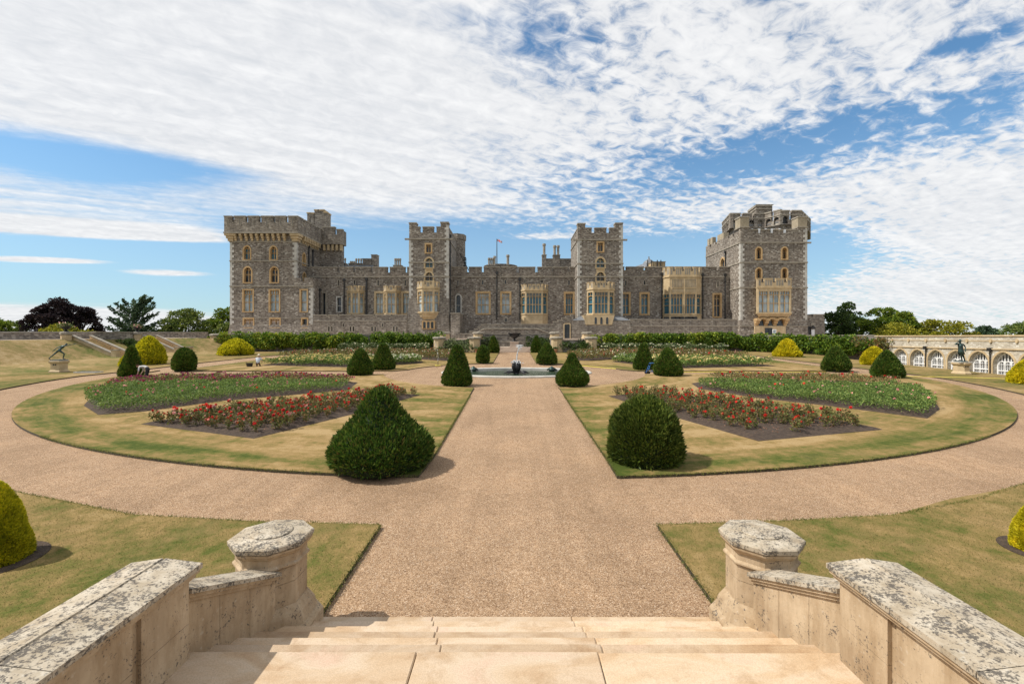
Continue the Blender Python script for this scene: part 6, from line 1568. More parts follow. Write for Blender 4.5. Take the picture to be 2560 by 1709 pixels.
# ------------------------------------------------------------------ trees beyond the walls (px in the 2349-wide photo)
def tree(name, label, px0, px1, ytop, D, mat, style='round', zb=-1.0, n=6500, leaf=.42, cat='tree', hbase=None, group=None):
    x0, x1 = (px0 * S - PX0) * D / F, (px1 * S - PX0) * D / F; X = (x0 + x1) / 2; W_ = (x1 - x0); zt = CAMZ - (ytop * S - HY) * D / F; zt += (zt - zb) * (.03 if style != 'feather' else 0)
    t = thing(name, label, cat, (X, D, zb), group); g = rng
    n = int(n * 1.5); leaf *= 1.12
    H = zt - zb; zc0 = zb + (H * .22 if hbase is None else hbase)
    mb = MB(); mb.tube([(X, D, zb), (X + W_ * .02, D, zb + H * .25), (X - W_ * .01, D, zb + H * .5), (X, D, zb + H * .8)], [W_ * .035 + .1, W_ * .028 + .08, W_ * .018 + .05, .05], 8)
    P = []; Dr = []
    if style == 'round' or style == 'broad' or style == 'dense':
        k = 62 if style != 'dense' else 74
        v = unit(g.normal(size=(k, 3))); rr = W_ * (.075 + .06 * g.random(k)) if style != 'dense' else W_ * (.09 + .04 * g.random(k))
        cz = zb + H * .5; rz = H * .5
        cc = np.array([X, D, cz]) + v * np.stack([W_ * .5 - rr, W_ * .48 - rr, rz - rr * .8], 1) * (.55 + .45 * g.random((k, 1)) ** .5)
        i = g.integers(0, k, n); u = unit(g.normal(size=(n, 3))); u[:, 2] = np.where(u[:, 2] < -.3, -u[:, 2], u[:, 2])
        P = cc[i] + u * (rr[i] * (.5 + .62 * g.random(n) ** .6))[:, None] * np.array([1.15, 1.15, .8]); Dr = u + g.normal(size=(n, 3)) * .7
        for c in cc[:: 4]: mb.tube([(X, D, zb + H * (.2 + .3 * g.random())), ((X + c[0]) / 2, (D + c[1]) / 2, c[2] * .55 + (zb + H * .35) * .45), tuple(c)], [W_ * .014 + .04, W_ * .009 + .03, .03], 5)
    else:                                     # feathery: long raking boughs carrying sprays
        nb = 44
        for b_ in range(nb):
            a = g.random() * 2 * PI; h0 = zb + H * (.2 + .62 * (b_ / nb)); ln = W_ * .56 * (1 - .62 * b_ / nb) * (.7 + .45 * g.random()); rise = ln * (.25 + .75 * b_ / nb)
            A = np.array([X, D, h0]); B_ = A + np.array([math.cos(a) * ln, math.sin(a) * ln * .8, rise]); mid = (A + B_) / 2 + np.array([0, 0, -ln * .06])
            if B_[2] > zt: B_[2] = zt - g.random() * .4
            mb.tube([tuple(A), tuple(mid), tuple(B_)], [.07, .05, .02], 4)
            m_ = n // nb; s_ = g.random(m_) ** .7
            q = A * ((1 - s_) ** 2)[:, None] + mid * (2 * s_ * (1 - s_))[:, None] + B_ * (s_ ** 2)[:, None] + g.normal(size=(m_, 3)) * (.12 + .32 * (1 - s_))[:, None]
            P.append(q); Dr.append((B_ - A) / ln + g.normal(size=(m_, 3)) * .45)
        P = np.concatenate(P); Dr = np.concatenate(Dr)
    mb.build('trunk', ['bark'], t)
    np_quads('crown', leaves(P, Dr, leaf * (.6 + .8 * g.random(len(P))), .55), [mat], None, t)
    return t
tree('copper_beech', 'broad dark purple copper beech beyond the left parapet', 66, 178, 684, 96, 'beech', 'broad', n=15000, leaf=.42)
tree('copper_beech', 'lower dark purple tree spreading right of the copper beech crown', 140, 226, 700, 100, 'beech', 'broad', n=9000, leaf=.42)
tree('feathery_tree', 'open feathery conifer with raking branches beyond the left parapet', 240, 370, 678, 92, 'treeb', 'feather', n=4200, leaf=.42)
tree('round_tree', 'rounded pale green tree between the conifer and the left tower', 368, 486, 711, 98, 'tree3', 'dense', n=9500, leaf=.4)
tree('tree', 'dark green tree rising right up against the left tower', 476, 566, 706, 112, 'tree2', 'round', n=6500, leaf=.45)
tree('bush_tree', 'bushy dull green tree low at the base of the left tower', 486, 546, 738, 100, 'tree3', 'round', n=3500, leaf=.4)
tree('tree', 'low bright green tree at the far left edge', -30, 34, 727, 110, 'tree2', 'round', n=5000, leaf=.42)
tree('tree', 'wispy pale tree left of the copper beech', 26, 72, 729, 104, 'tree3', 'feather', n=2600, leaf=.4)
tree('yellow_bush', 'yellow green bush below the copper beech, just over the parapet', 100, 206, 742, 84, 'tree4', 'round', n=5500, leaf=.32, zb=1)
tree('tree', 'dark bushy tree under the feathery conifer', 270, 392, 744, 97, 'tree1', 'round', n=5500, leaf=.4)
tree('dark_tree', 'very dark yew-like tree just right of the right tower', 1886, 1960, 706, 104, 'tree1', 'dense', n=8500, leaf=.42)
tree('tree', 'tall dark green tree behind the very dark tree on the right', 1916, 1984, 696, 116, 'tree1', 'round', n=6500, leaf=.45)
tree('tree', 'broad bright green tree in the middle of the right-hand group', 1968, 2070, 706, 110, 'tree2', 'broad', n=9500, leaf=.45)
tree('tree', 'green tree with a yellowing right side above the orangery', 2040, 2106, 716, 104, 'tree2', 'round', n=5000, leaf=.42)
tree('yellow_tree', 'yellow green tree above the orangery parapet', 2094, 2226, 729, 100, 'tree4', 'round', n=8000, leaf=.4)
tree('bush_tree', 'low yellow green thicket between two trees on the right', 1990, 2110, 742, 98, 'tree4', 'round', n=5000, leaf=.36)
tree('tree', 'small distant dark tree right of the yellow trees', 2234, 2286, 746, 130, 'treeb', 'round', n=3000, leaf=.5)
tree('tree', 'olive green tree cut by the right edge', 2296, 2400, 740, 112, 'tree3', 'broad', n=5000, leaf=.45)
# a far belt of woods
mb = []
for k in range(260):
    x = (rng.random() - .5) * 1900; y = 620 + rng.random() * 700; r_ = 10 + rng.random() * 9
    c = np.array([x, y, -22 + r_ * .7]) + unit(rng.normal(size=(110, 3))) * r_ * np.array([1.6, 1, .8]); mb.append(leaves(c, rng.normal(size=(110, 3)), np.full(110, 4.2), .8))
M['farwood'] = leaf_mat('distant_wood', [(.04, .065, .05), (.06, .09, .06), (.08, .115, .075)], .2)
tag(np_quads('distant_woods', np.concatenate(mb), ['farwood']), 'blue green belt of distant woods on the horizon', None, None, 'stuff')

# ------------------------------------------------------------------ figures: one skinned body each
def figure(name, joints, edges, mats, segmat, loc, rot, parent=None, root='pelvis', sub=1, fingers=True, scale=1.0):
    """joints: name -> (x, y, z, radius); edges by name; segmat: joint -> material slot"""
    J = dict(joints); Ed = list(edges)
    if fingers:
        for side in ('l', 'r'):
            h, e = Vector(J['hand_' + side][:3]), Vector(J['elbow_' + side][:3]); d = (h - e).normalized()
            a = d.cross(Vector((0, 0, 1)) if abs(d.z) < .9 else Vector((1, 0, 0))).normalized(); c = d.cross(a)
            for k, (o_, ln) in enumerate(((-.033, .06), (-.011, .075), (.011, .07), (.033, .055))):
                b0 = h + a * o_ + d * .05; b1 = b0 + d * ln * .6 + c * .012; b2 = b1 + d * ln * .4 + c * .03
                for q, p in enumerate((b0, b1, b2)): J[f'f{side}{k}{q}'] = (*p, .009)
                Ed += [('hand_' + side, f'f{side}{k}0'), (f'f{side}{k}0', f'f{side}{k}1'), (f'f{side}{k}1', f'f{side}{k}2')]
                for q in range(3): segmat[f'f{side}{k}{q}'] = segmat['hand_' + side]
            b0 = h + a * .045 - d * .0; b1 = b0 + a * .03 + d * .045; J[f't{side}0'] = (*b0, .011); J[f't{side}1'] = (*b1, .009); Ed += [('hand_' + side, f't{side}0'), (f't{side}0', f't{side}1')]
            segmat[f't{side}0'] = segmat[f't{side}1'] = segmat['hand_' + side]
    nm = list(J); me = bpy.data.meshes.new(name); me.from_pydata([J[k][:3] for k in nm], [(nm.index(a), nm.index(b_)) for a, b_ in Ed], [])
    o = bpy.data.objects.new(name, me); C.objects.link(o)
    md = o.modifiers.new('skin', 'SKIN'); md.use_smooth_shade = True
    o.modifiers.new('sub', 'SUBSURF').levels = sub
    for k, v in zip(nm, me.skin_vertices[0].data): r_ = J[k][3]; v.radius = (r_, r_) if not isinstance(r_, tuple) else r_; v.use_root = (k == root)
    dg = bpy.context.evaluated_depsgraph_get(); dg.update()
    m2 = bpy.data.meshes.new_from_object(o.evaluated_get(dg)); bpy.data.objects.remove(o)
    m2.materials.clear()
    for mm in mats: m2.materials.append(M[mm])
    segs = [(Vector(J[a][:3]), Vector(J[b_][:3]), segmat.get(b_, 0)) for a, b_ in Ed]
    for p in m2.polygons:
        best = min(segs, key=lambda s_: ((p.center - s_[0]) - (s_[1] - s_[0]) * max(0, min(1, (p.center - s_[0]).dot(s_[1] - s_[0]) / max(1e-9, (s_[1] - s_[0]).length_squared)))).length)
        p.material_index = best[2]; p.use_smooth = True
    o = bpy.data.objects.new(name, m2); C.objects.link(o); o.rotation_euler = (0, 0, rot); o.scale = (scale,) * 3
    if parent: o.parent = parent; o.location = Vector(loc) - off(parent)
    else: o.location = loc
    OFF[o.name] = Vector((0, 0, 0))
    return o
BODY = [('pelvis', 'waist'), ('waist', 'chest'), ('chest', 'neck'), ('neck', 'jaw'), ('jaw', 'head'), ('head', 'crown'),
        ('chest', 'shoulder_l'), ('shoulder_l', 'elbow_l'), ('elbow_l', 'hand_l'), ('chest', 'shoulder_r'), ('shoulder_r', 'elbow_r'), ('elbow_r', 'hand_r'),
        ('pelvis', 'hip_l'), ('hip_l', 'knee_l'), ('knee_l', 'ankle_l'), ('ankle_l', 'toe_l'), ('pelvis', 'hip_r'), ('hip_r', 'knee_r'), ('knee_r', 'ankle_r'), ('ankle_r', 'toe_r')]
R_ = dict(pelvis=.13, waist=.115, chest=.14, neck=.055, jaw=.075, head=.095, crown=.07, shoulder=.065, elbow=.042, hand=.034, hip=.09, knee=.06, ankle=.042, toe=.035)
def joints(P): return {k: (*v, R_[k.split('_')[0]]) for k, v in P.items()}
# stooping gardener, facing left
jp = joints(dict(pelvis=(.22, 0, .98), waist=(.06, 0, 1.06), chest=(-.2, 0, 1.06), neck=(-.37, 0, 1.06), jaw=(-.45, 0, 1.07), head=(-.51, 0, 1.1), crown=(-.55, 0, 1.15),
    shoulder_l=(-.25, -.2, 1.03), elbow_l=(-.26, -.24, .74), hand_l=(-.36, -.2, .5), shoulder_r=(-.25, .2, 1.03), elbow_r=(-.3, .24, .74), hand_r=(-.42, .18, .52),
    hip_l=(.22, -.11, .9), knee_l=(.2, -.13, .5), ankle_l=(.27, -.13, .08), toe_l=(.08, -.14, .04), hip_r=(.22, .11, .9), knee_r=(.1, .13, .5), ankle_r=(.1, .13, .08), toe_r=(-.09, .14, .04)))
sm = {k: 0 for k in jp}
for k in ('hip_l', 'hip_r', 'knee_l', 'knee_r', 'ankle_l', 'ankle_r', 'toe_l', 'toe_r'): sm[k] = 1
for k in ('neck', 'jaw', 'head', 'crown', 'hand_l', 'hand_r'): sm[k] = 2
gx, gy = ground(362, 958)
pz = gz(gy) + LH + .1
g1 = thing('person', 'stooping gardener in a grey white shirt and dark trousers beside the cone yew', 'person', (gx, gy, pz))
figure('body', jp, BODY, ['shirt', 'trousers', 'skin'], sm, (gx, gy, pz), 0, g1, scale=1.1)
def head_parts(root, base, hp, fwd, upv, sc_=1.0, hair='browntr', hat=False):
    """eyes, nose, ears and hair set on the head at hp, looking along fwd"""
    hp, f, u = Vector(hp) * sc_ + Vector(base), Vector(fwd).normalized(), Vector(upv).normalized(); s_ = f.cross(u)
    mb = MB()
    def ball(c, r, m=0): mb.lathe(c.x, c.y, [(r * math.sin(t), c.z - r * math.cos(t)) for t in np.linspace(.02, PI - .02, 7)], 8, m)
    for k in (-1, 1): ball(hp + f * .092 + s_ * .034 * k + u * .01, .012, 1); ball(hp + s_ * .093 * k, .022, 0)
    ball(hp + f * .105 - u * .015, .017, 0); ball(hp + f * .094 - u * .055, .016, 2)
    mb.build('face', ['skin', 'black', 'terra'], root, smooth=True)
    n = 700; v = unit(rng.normal(size=(n, 3))); fv, uv = np.array(f), np.array(u)
    ok = (v @ uv > -.1) & (v @ fv < .45); v = v[ok]
    np_quads('hair', leaves(np.array(hp) + v * .092, v * .4 - fv * .5 + rng.normal(size=v.shape) * .3, np.full(len(v), .06), .5), [hair], None, root)
head_parts(g1, (gx, gy, pz), (-.53, 0, 1.11), (-.85, 0, -.5), (-.4, 0, .9), 1.1)
# kneeling gardener seen from behind, with hat and trug
jp = joints(dict(pelvis=(0, 0, .42), waist=(.02, .06, .6), chest=(.04, .14, .86), neck=(.05, .2, 1.02), jaw=(.06, .24, 1.1), head=(.06, .26, 1.17), crown=(.06, .26, 1.25),
    shoulder_l=(-.18, .15, .9), elbow_l=(-.27, .3, .68), hand_l=(-.12, .48, .5), shoulder_r=(.24, .15, .9), elbow_r=(.34, .32, .7), hand_r=(.25, .52, .52),
    hip_l=(-.12, .02, .36), knee_l=(-.16, .36, .08), ankle_l=(-.14, -.08, .07), toe_l=(-.14, -.2, .03), hip_r=(.12, .02, .36), knee_r=(.16, .38, .08), ankle_r=(.15, -.08, .07), toe_r=(.15, -.2, .03)))
jp = {k: (*v[:3], v[3] * {'pelvis': 1.55, 'waist': 1.45, 'chest': 1.25, 'hip': 1.25, 'knee': 1.2, 'shoulder': 1.2, 'elbow': 1.25}.get(k.split('_')[0], 1)) for k, v in jp.items()}
gx, gy = ground(644, 917.5); pz = gz(gy) + LH - .05
g2 = thing('person', 'kneeling gardener in a pale shirt and straw hat beside the yellow roses', 'person', (gx, gy, pz))
figure('body', jp, BODY, ['bshirt', 'browntr', 'skin'], sm, (gx, gy, pz), .2, g2, scale=1.05)
head_parts(g2, (gx, gy, pz), (.0, .27, 1.18), (-.2, .95, -.2), (0, .2, .95), 1.05)
mb = MB(); hx, hy = gx + 0, gy + .28; mb.lathe(hx, hy, [(.23, pz + 1.26), (.235, pz + 1.275), (.12, pz + 1.3), (.115, pz + 1.4), (.06, pz + 1.44), (.01, pz + 1.445)], 20); mb.build('hat', ['hat'], g2, smooth=True)
tx = gx - .85; t = thing('trug', 'black garden trug on the grass beside the kneeling gardener', 'trug', (tx, gy - .1, pz))
mb = MB(); mb.lathe(tx, gy - .1, [(.27, pz), (.36, pz + .42), (.38, pz + .43), (.33, pz + .42), (.25, pz + .05)], 18); mb.build('tub', ['black'], t)
for sx in (-1, 1): mb = MB(); mb.tube([(tx + sx * .33, gy - .22, pz + .4), (tx + sx * .36, gy - .18, pz + .54), (tx + sx * .36, gy - .02, pz + .54), (tx + sx * .33, gy + .02, pz + .4)], .018, 6); mb.build('handle', ['black'], t)

def pedestal(name, x, y, w, h, lb, octo=False):
    z = gz(y) + LH - .03; t = thing(name, lb, 'pedestal', (x, y, z))
    mb = MB()
    R = [(w * .62, z), (w * .62, z + .14), (w * .54, z + .22), (w * .5, z + .3), (w * .5, z + h - .3), (w * .54, z + h - .24), (w * .62, z + h - .14), (w * .62, z + h - .003)]
    n, ro = (8, PI / 8) if octo else (4, PI / 4)
    k = 1 / math.cos(PI / n)
    for (r0, z0), (r1, z1) in zip(R[:-1], R[1:]): mb.prism([(x + r0 * k * math.cos(2 * PI * q / n + ro), y + r0 * k * math.sin(2 * PI * q / n + ro), z0) for q in range(n)], [(x + r1 * k * math.cos(2 * PI * q / n + ro), y + r1 * k * math.sin(2 * PI * q / n + ro), z1) for q in range(n)])
    mb.build('block', ['cream'], t)
    mb = MB(); mb.box(x - w * .56, x + w * .56, y - w * .56, y + w * .56, z + h, z + h + .07); mb.build('slab', ['bronze' if False else 'quoin'], t)
    mb = MB()
    for q in (-.14, .06): mb.box(x + q - .05, x + q + .09, y - w * .5 - .012, y - w * .5 + .02, z + h * .62, z + h * .75)
    mb.build('plaque', ['black'], t)
    return z + h + .07
# bronze lunging figure on the left
x, y = -44.6, 44.6; zt = pedestal('statue_pedestal', x, y, .86, 1.15, 'pale square stone pedestal under the lunging bronze figure')
jp = joints(dict(pelvis=(0, 0, .92), waist=(.1, 0, 1.08), chest=(.3, 0, 1.3), neck=(.44, 0, 1.45), jaw=(.5, 0, 1.5), head=(.55, 0, 1.56), crown=(.56, 0, 1.64),
    shoulder_l=(.38, -.2, 1.36), elbow_l=(.8, -.24, 1.48), hand_l=(1.2, -.2, 1.56), shoulder_r=(.22, .2, 1.36), elbow_r=(-.16, .3, 1.16), hand_r=(-.42, .3, .86),
    hip_l=(.06, -.1, .86), knee_l=(.38, -.12, .58), ankle_l=(.28, -.12, .08), toe_l=(.48, -.13, .05), hip_r=(-.08, .1, .84), knee_r=(-.42, .14, .46), ankle_r=(-.72, .16, .12), toe_r=(-.6, .16, .04)))
t = thing('statue', 'bronze figure lunging to the right with one arm stretched out, on a square pedestal', 'statue', (x, y, zt))
figure('body', jp, BODY, ['bronze'], {k: 0 for k in jp}, (x - .02, y - .0, zt + .04), .8, t, scale=.98)
mb = MB(); mb.box(x - .46, x + .46, y - .46, y + .46, zt, zt + .06); mb.build('plinth', ['bronze'], t)
# bronze standing figure on the right, hand raised to the brow
x, y = 42.4, 43.2; zt = pedestal('statue_pedestal', x, y, 1.12, 1.1, 'pale octagonal stone pedestal under the standing bronze figure', True)
jp = joints(dict(pelvis=(0, 0, .95), waist=(.0, 0, 1.12), chest=(-.02, 0, 1.38), neck=(-.03, 0, 1.54), jaw=(-.05, 0, 1.62), head=(-.05, 0, 1.69), crown=(-.04, 0, 1.77),
    shoulder_l=(-.24, 0, 1.47), elbow_l=(-.46, -.06, 1.42), hand_l=(-.22, -.12, 1.68), shoulder_r=(.2, 0, 1.46), elbow_r=(.33, -.02, 1.18), hand_r=(.26, -.12, .94),
    hip_l=(-.1, 0, .88), knee_l=(-.03, -.08, .5), ankle_l=(.1, -.02, .08), toe_l=(.02, -.16, .04), hip_r=(.1, 0, .88), knee_r=(.2, .02, .5), ankle_r=(.34, .06, .1), toe_r=(.28, -.08, .04)))
t = thing('statue', 'bronze standing figure in a tunic shading its eyes, on an octagonal pedestal', 'statue', (x, y, zt))
figure('body', jp, BODY, ['bronze'], {k: 0 for k in jp}, (x - .05, y, zt), -.2, t, scale=1.14)
mb = MB(); n = 20; rows = []
for zz, r0, cx_ in ((1.5, .15, -.02), (1.25, .165, -.01), (1.05, .155, 0), (.9, .185, .02), (.62, .235, .06)):
    rows.append([(x - .05 + 1.14 * (cx_ + r0 * (1 + .1 * math.sin(k * 5.0)) * math.cos(2 * PI * k / n)), y + 1.14 * r0 * .8 * (1 + .1 * math.sin(k * 5.0)) * math.sin(2 * PI * k / n), zt + 1.14 * zz) for k in range(n)])
mb.rings(rows); mb.build('tunic', ['bronze'], t, smooth=True)
mb = MB(); mb.lathe(x - .1, y, [(.2, zt + 1.98), (.21, zt + 2.0), (.1, zt + 2.03), (.08, zt + 2.1), (.01, zt + 2.13)], 14); mb.build('hat', ['bronze'], t, smooth=True)
mb = MB(); mb.lathe(x, y, [(.5, zt), (.48, zt + .08)], 24); mb.build('plinth', ['bronze'], t)
# flat plate in the grass, hose, sprinkler, trolley
gx, gy = ground(220, 933.5); mb = MB(); mb.box(gx - 1.0, gx + 1.1, gy - .45, gy + .45, gz(gy) + LH, gz(gy) + LH + .1); mb.box(gx - .8, gx + .9, gy - .3, gy + .3, gz(gy) + LH + .1, gz(gy) + LH + .13, 1)
tag(mb.build('access_cover', ['quoin', 'darkmetal']), 'low grey access cover in the grass to the right of the lunging statue', 'access cover')
P = [ground(px, py) for px, py in ((1455, 917), (1520, 921), (1580, 926), (1640, 930), (1700, 931.5), (1800, 930.5), (1900, 932.5), (1990, 931.5), (2065, 930.5))]
mb = MB(); mb.tube([(q[0], q[1], gz(q[1]) + .05 + (LH if k in (0,) else .0)) for k, q in enumerate(P)], .045, 6)
tag(mb.build('hose', ['hose'], smooth=True), 'yellow hose lying along the grass edge right of the pool', 'hose')
P = [ground(px, py) for px, py in ((2260, 943), (2310, 943.5), (2360, 945), (2420, 946), (2510, 949), (2560, 951))]
mb = MB(); mb.tube([(q[0], q[1], gz(q[1]) + .09) for q in P], .035, 6)
tag(mb.build('hose', ['hose'], smooth=True), 'yellow hose lying on the grass before the orangery and statue', 'hose')
gx, gy = ground(1095, 916.5); zz = gz(gy) + LH
t = thing('sprinkler', 'yellow coiled hose with a small lawn sprinkler spraying, left of the pool', 'sprinkler', (gx, gy, zz))
mb = MB(); mb.tube([(gx + .3 * math.cos(a), gy + .45 * math.sin(a), zz + .04 + a * .004) for a in np.linspace(0, 12.6, 40)], .035, 6); mb.build('coil', ['hose'], t)
mb = MB(); mb.tube([(gx, gy, zz), (gx, gy, zz + .5)], .03, 6); mb.lathe(gx, gy, [(.02, zz + .45), (.06, zz + .5), (.02, zz + .56)], 8); mb.build('head', ['black'], t)
s_ = rng.random(70); P = np.stack([gx - .45 * s_ ** 2 + rng.normal(size=70) * .05, gy + rng.normal(size=70) * .1, zz + .55 + 2.6 * s_ * (1.15 - .3 * s_)], 1); np_quads('spray', blobs(P, np.full(70, .03), 2), ['spray'], None, t)
gx, gy = ground(1626, 935); zz = gz(gy)
t = thing('garden_trolley', 'blue two wheeled garden trolley parked between two dark yews', 'trolley', (gx, gy, zz))
mb = MB()
for sy in (-.25, .25): mb.tube([(gx - .35, gy + sy, zz + .12), (gx - .12, gy + sy, zz + .75), (gx - .02, gy + sy, zz + 1.05), (gx + .3, gy + sy, zz + 1.08)], .035, 6)
for hz, xx in ((.3, -.28), (.55, -.19), (.78, -.1), (1.05, -.02)): mb.tube([(gx + xx, gy - .25, zz + hz), (gx + xx, gy + .25, zz + hz)], .03, 6)
mb.prism([(gx - .32, gy - .26, zz + .2), (gx + .5, gy - .26, zz + .24), (gx + .5, gy + .26, zz + .24), (gx - .32, gy + .26, zz + .2)], [(gx - .3, gy - .26, zz + .27), (gx + .5, gy - .26, zz + .3), (gx + .5, gy + .26, zz + .3), (gx - .3, gy + .26, zz + .27)])
mb.tube([(gx - .2, gy - .25, zz + .5), (gx + .45, gy - .25, zz + .32)], .025, 6); mb.tube([(gx + .42, gy - .2, zz + .28), (gx + .42, gy - .2, zz + .02)], .025, 6)
mb.build('frame', ['blue'], t)
for sy in (-.32, .32):
    mb = MB(); f_ = Frame((gx - .3, gy + sy, zz + .18), (1, 0, 0), (0, 1, 0)); c = [(.18 * math.cos(a), .18 * math.sin(a)) for a in np.linspace(0, 2 * PI, 18, endpoint=False)]; mb.slab(f_, c, [], -.04, .04); mb.build('wheel', ['black'], t)

# ------------------------------------------------------------------ foreground: steps, landing, piers, parapets
LZ = CAMZ - 3.46                              # landing level
st = thing('stone_stairs', 'broad flight of pale sandstone steps with a slab landing in the near foreground', 'stairs', (0, 6, .2))
def slabs(name, x0, x1, y0, y1, z0, z1, cuts, bev=.012):
    mb = MB(); xs_ = [x0] + cuts + [x1]
    for a, b_ in zip(xs_[:-1], xs_[1:]):
        dz = rng.normal() * .004; a += .006; b_ -= .006; t_ = .045
        mb.box(a + .01, b_ - .01, y0 + .01, y1 - .03, z0, z1 - t_)
        lo = [(a, y0, z1 - t_ + .002), (b_, y0, z1 - t_ + .002), (b_, y1, z1 - t_ + .002), (a, y1, z1 - t_ + .002)]
        mid = [(p[0], p[1], z1 - bev + dz) for p in lo]
        hi = [(a + bev, y0 + bev, z1 + dz), (b_ - bev, y0 + bev, z1 + dz), (b_ - bev, y1 - bev, z1 + dz), (a + bev, y1 - bev, z1 + dz)]
        mb.rings([lo, mid, hi])
    return mb.build(name, ['step'], st)
for k in range(1, 8):
    z1 = CAMZ - (4.51 - .15 * k); y1 = 7.11 - .35 * (k - 1); y0 = y1 - .42
    if k == 7: y0, y1 = 3.0, 5.01
    w_ = 3.05 + (7.11 - y1) * .25
    c1 = -1.28 + .07 * k + rng.normal() * .02 if k < 7 else -1.07; c2 = .85 + .03 * k + rng.normal() * .03 if k < 7 else .92
    slabs('step' if k < 7 else 'landing', -max(w_, 3.0) - .4, max(w_, 3.0) + .4, y0, y1, -.4, z1, [c1 - (.0), c2])
for k in range(10):
    slabs('step', -3.5, 3.5, 3.0 - .35 * (k + 1), 3.0 - .35 * k + .02, LZ - .2, LZ + .15 * (k + 1), [-1.1 + .05 * k, .9 - .03 * k])
def oct_ring(x, y, r, z, rot=PI / 8): return [(x + r / math.cos(PI / 8) * math.cos(PI / 4 * k + rot), y + r / math.cos(PI / 8) * math.sin(PI / 4 * k + rot), z) for k in range(8)]
def big_pier(x, y, lb):
    t = thing('stair_pier', lb, 'pier', (x, y, .1))
    zt = 1.77
    mb = MB(); mb.rings([oct_ring(x, y, r * .935, z) for r, z in ((.70, -.2), (.70, .52), (.675, .56), (.62, .58), (.575, .74), (.54, .79), (.485, .85))]); mb.build('base', ['parapet'], t)
    mb = MB(); mb.rings([oct_ring(x, y, r * .935, z) for r, z in ((.47, .85), (.47, 1.17))]); mb.rings([oct_ring(x, y, r * .935, z) for r, z in ((.468, 1.176), (.47, 1.18), (.47, zt - .38))]); mb.build('shaft', ['parapet'], t)
    mb = MB(); mb.rings([oct_ring(x, y, r * .935, z) for r, z in ((.47, zt - .378), (.51, zt - .35), (.51, zt - .33), (.475, zt - .30), (.475, zt - .20), (.505, zt - .18), (.545, zt - .13), (.55, zt - .10))]); mb.build('moulding', ['parapet'], t)
    mb = MB(); mb.rings([oct_ring(x, y, r * .935, z) for r, z in ((.54, zt - .10), (.568, zt - .075), (.572, zt - .02), (.555, zt - .005), (.33, zt + .022))] + [oct_ring(x, y, .30, zt + .024, PI / 8)]); mb.lathe(x, y, [(.285, zt + .0), (.285, zt + .04), (.27, zt + .05)], 32, 0); mb.build('cap', ['coping'], t)
big_pier(-3.62, 6.8, 'octagonal lichened stone pier at the foot of the steps, shaded side towards the steps'); big_pier(3.68, 6.8, 'octagonal lichened stone pier at the foot of the steps, sunlit, joined to the bright wall')
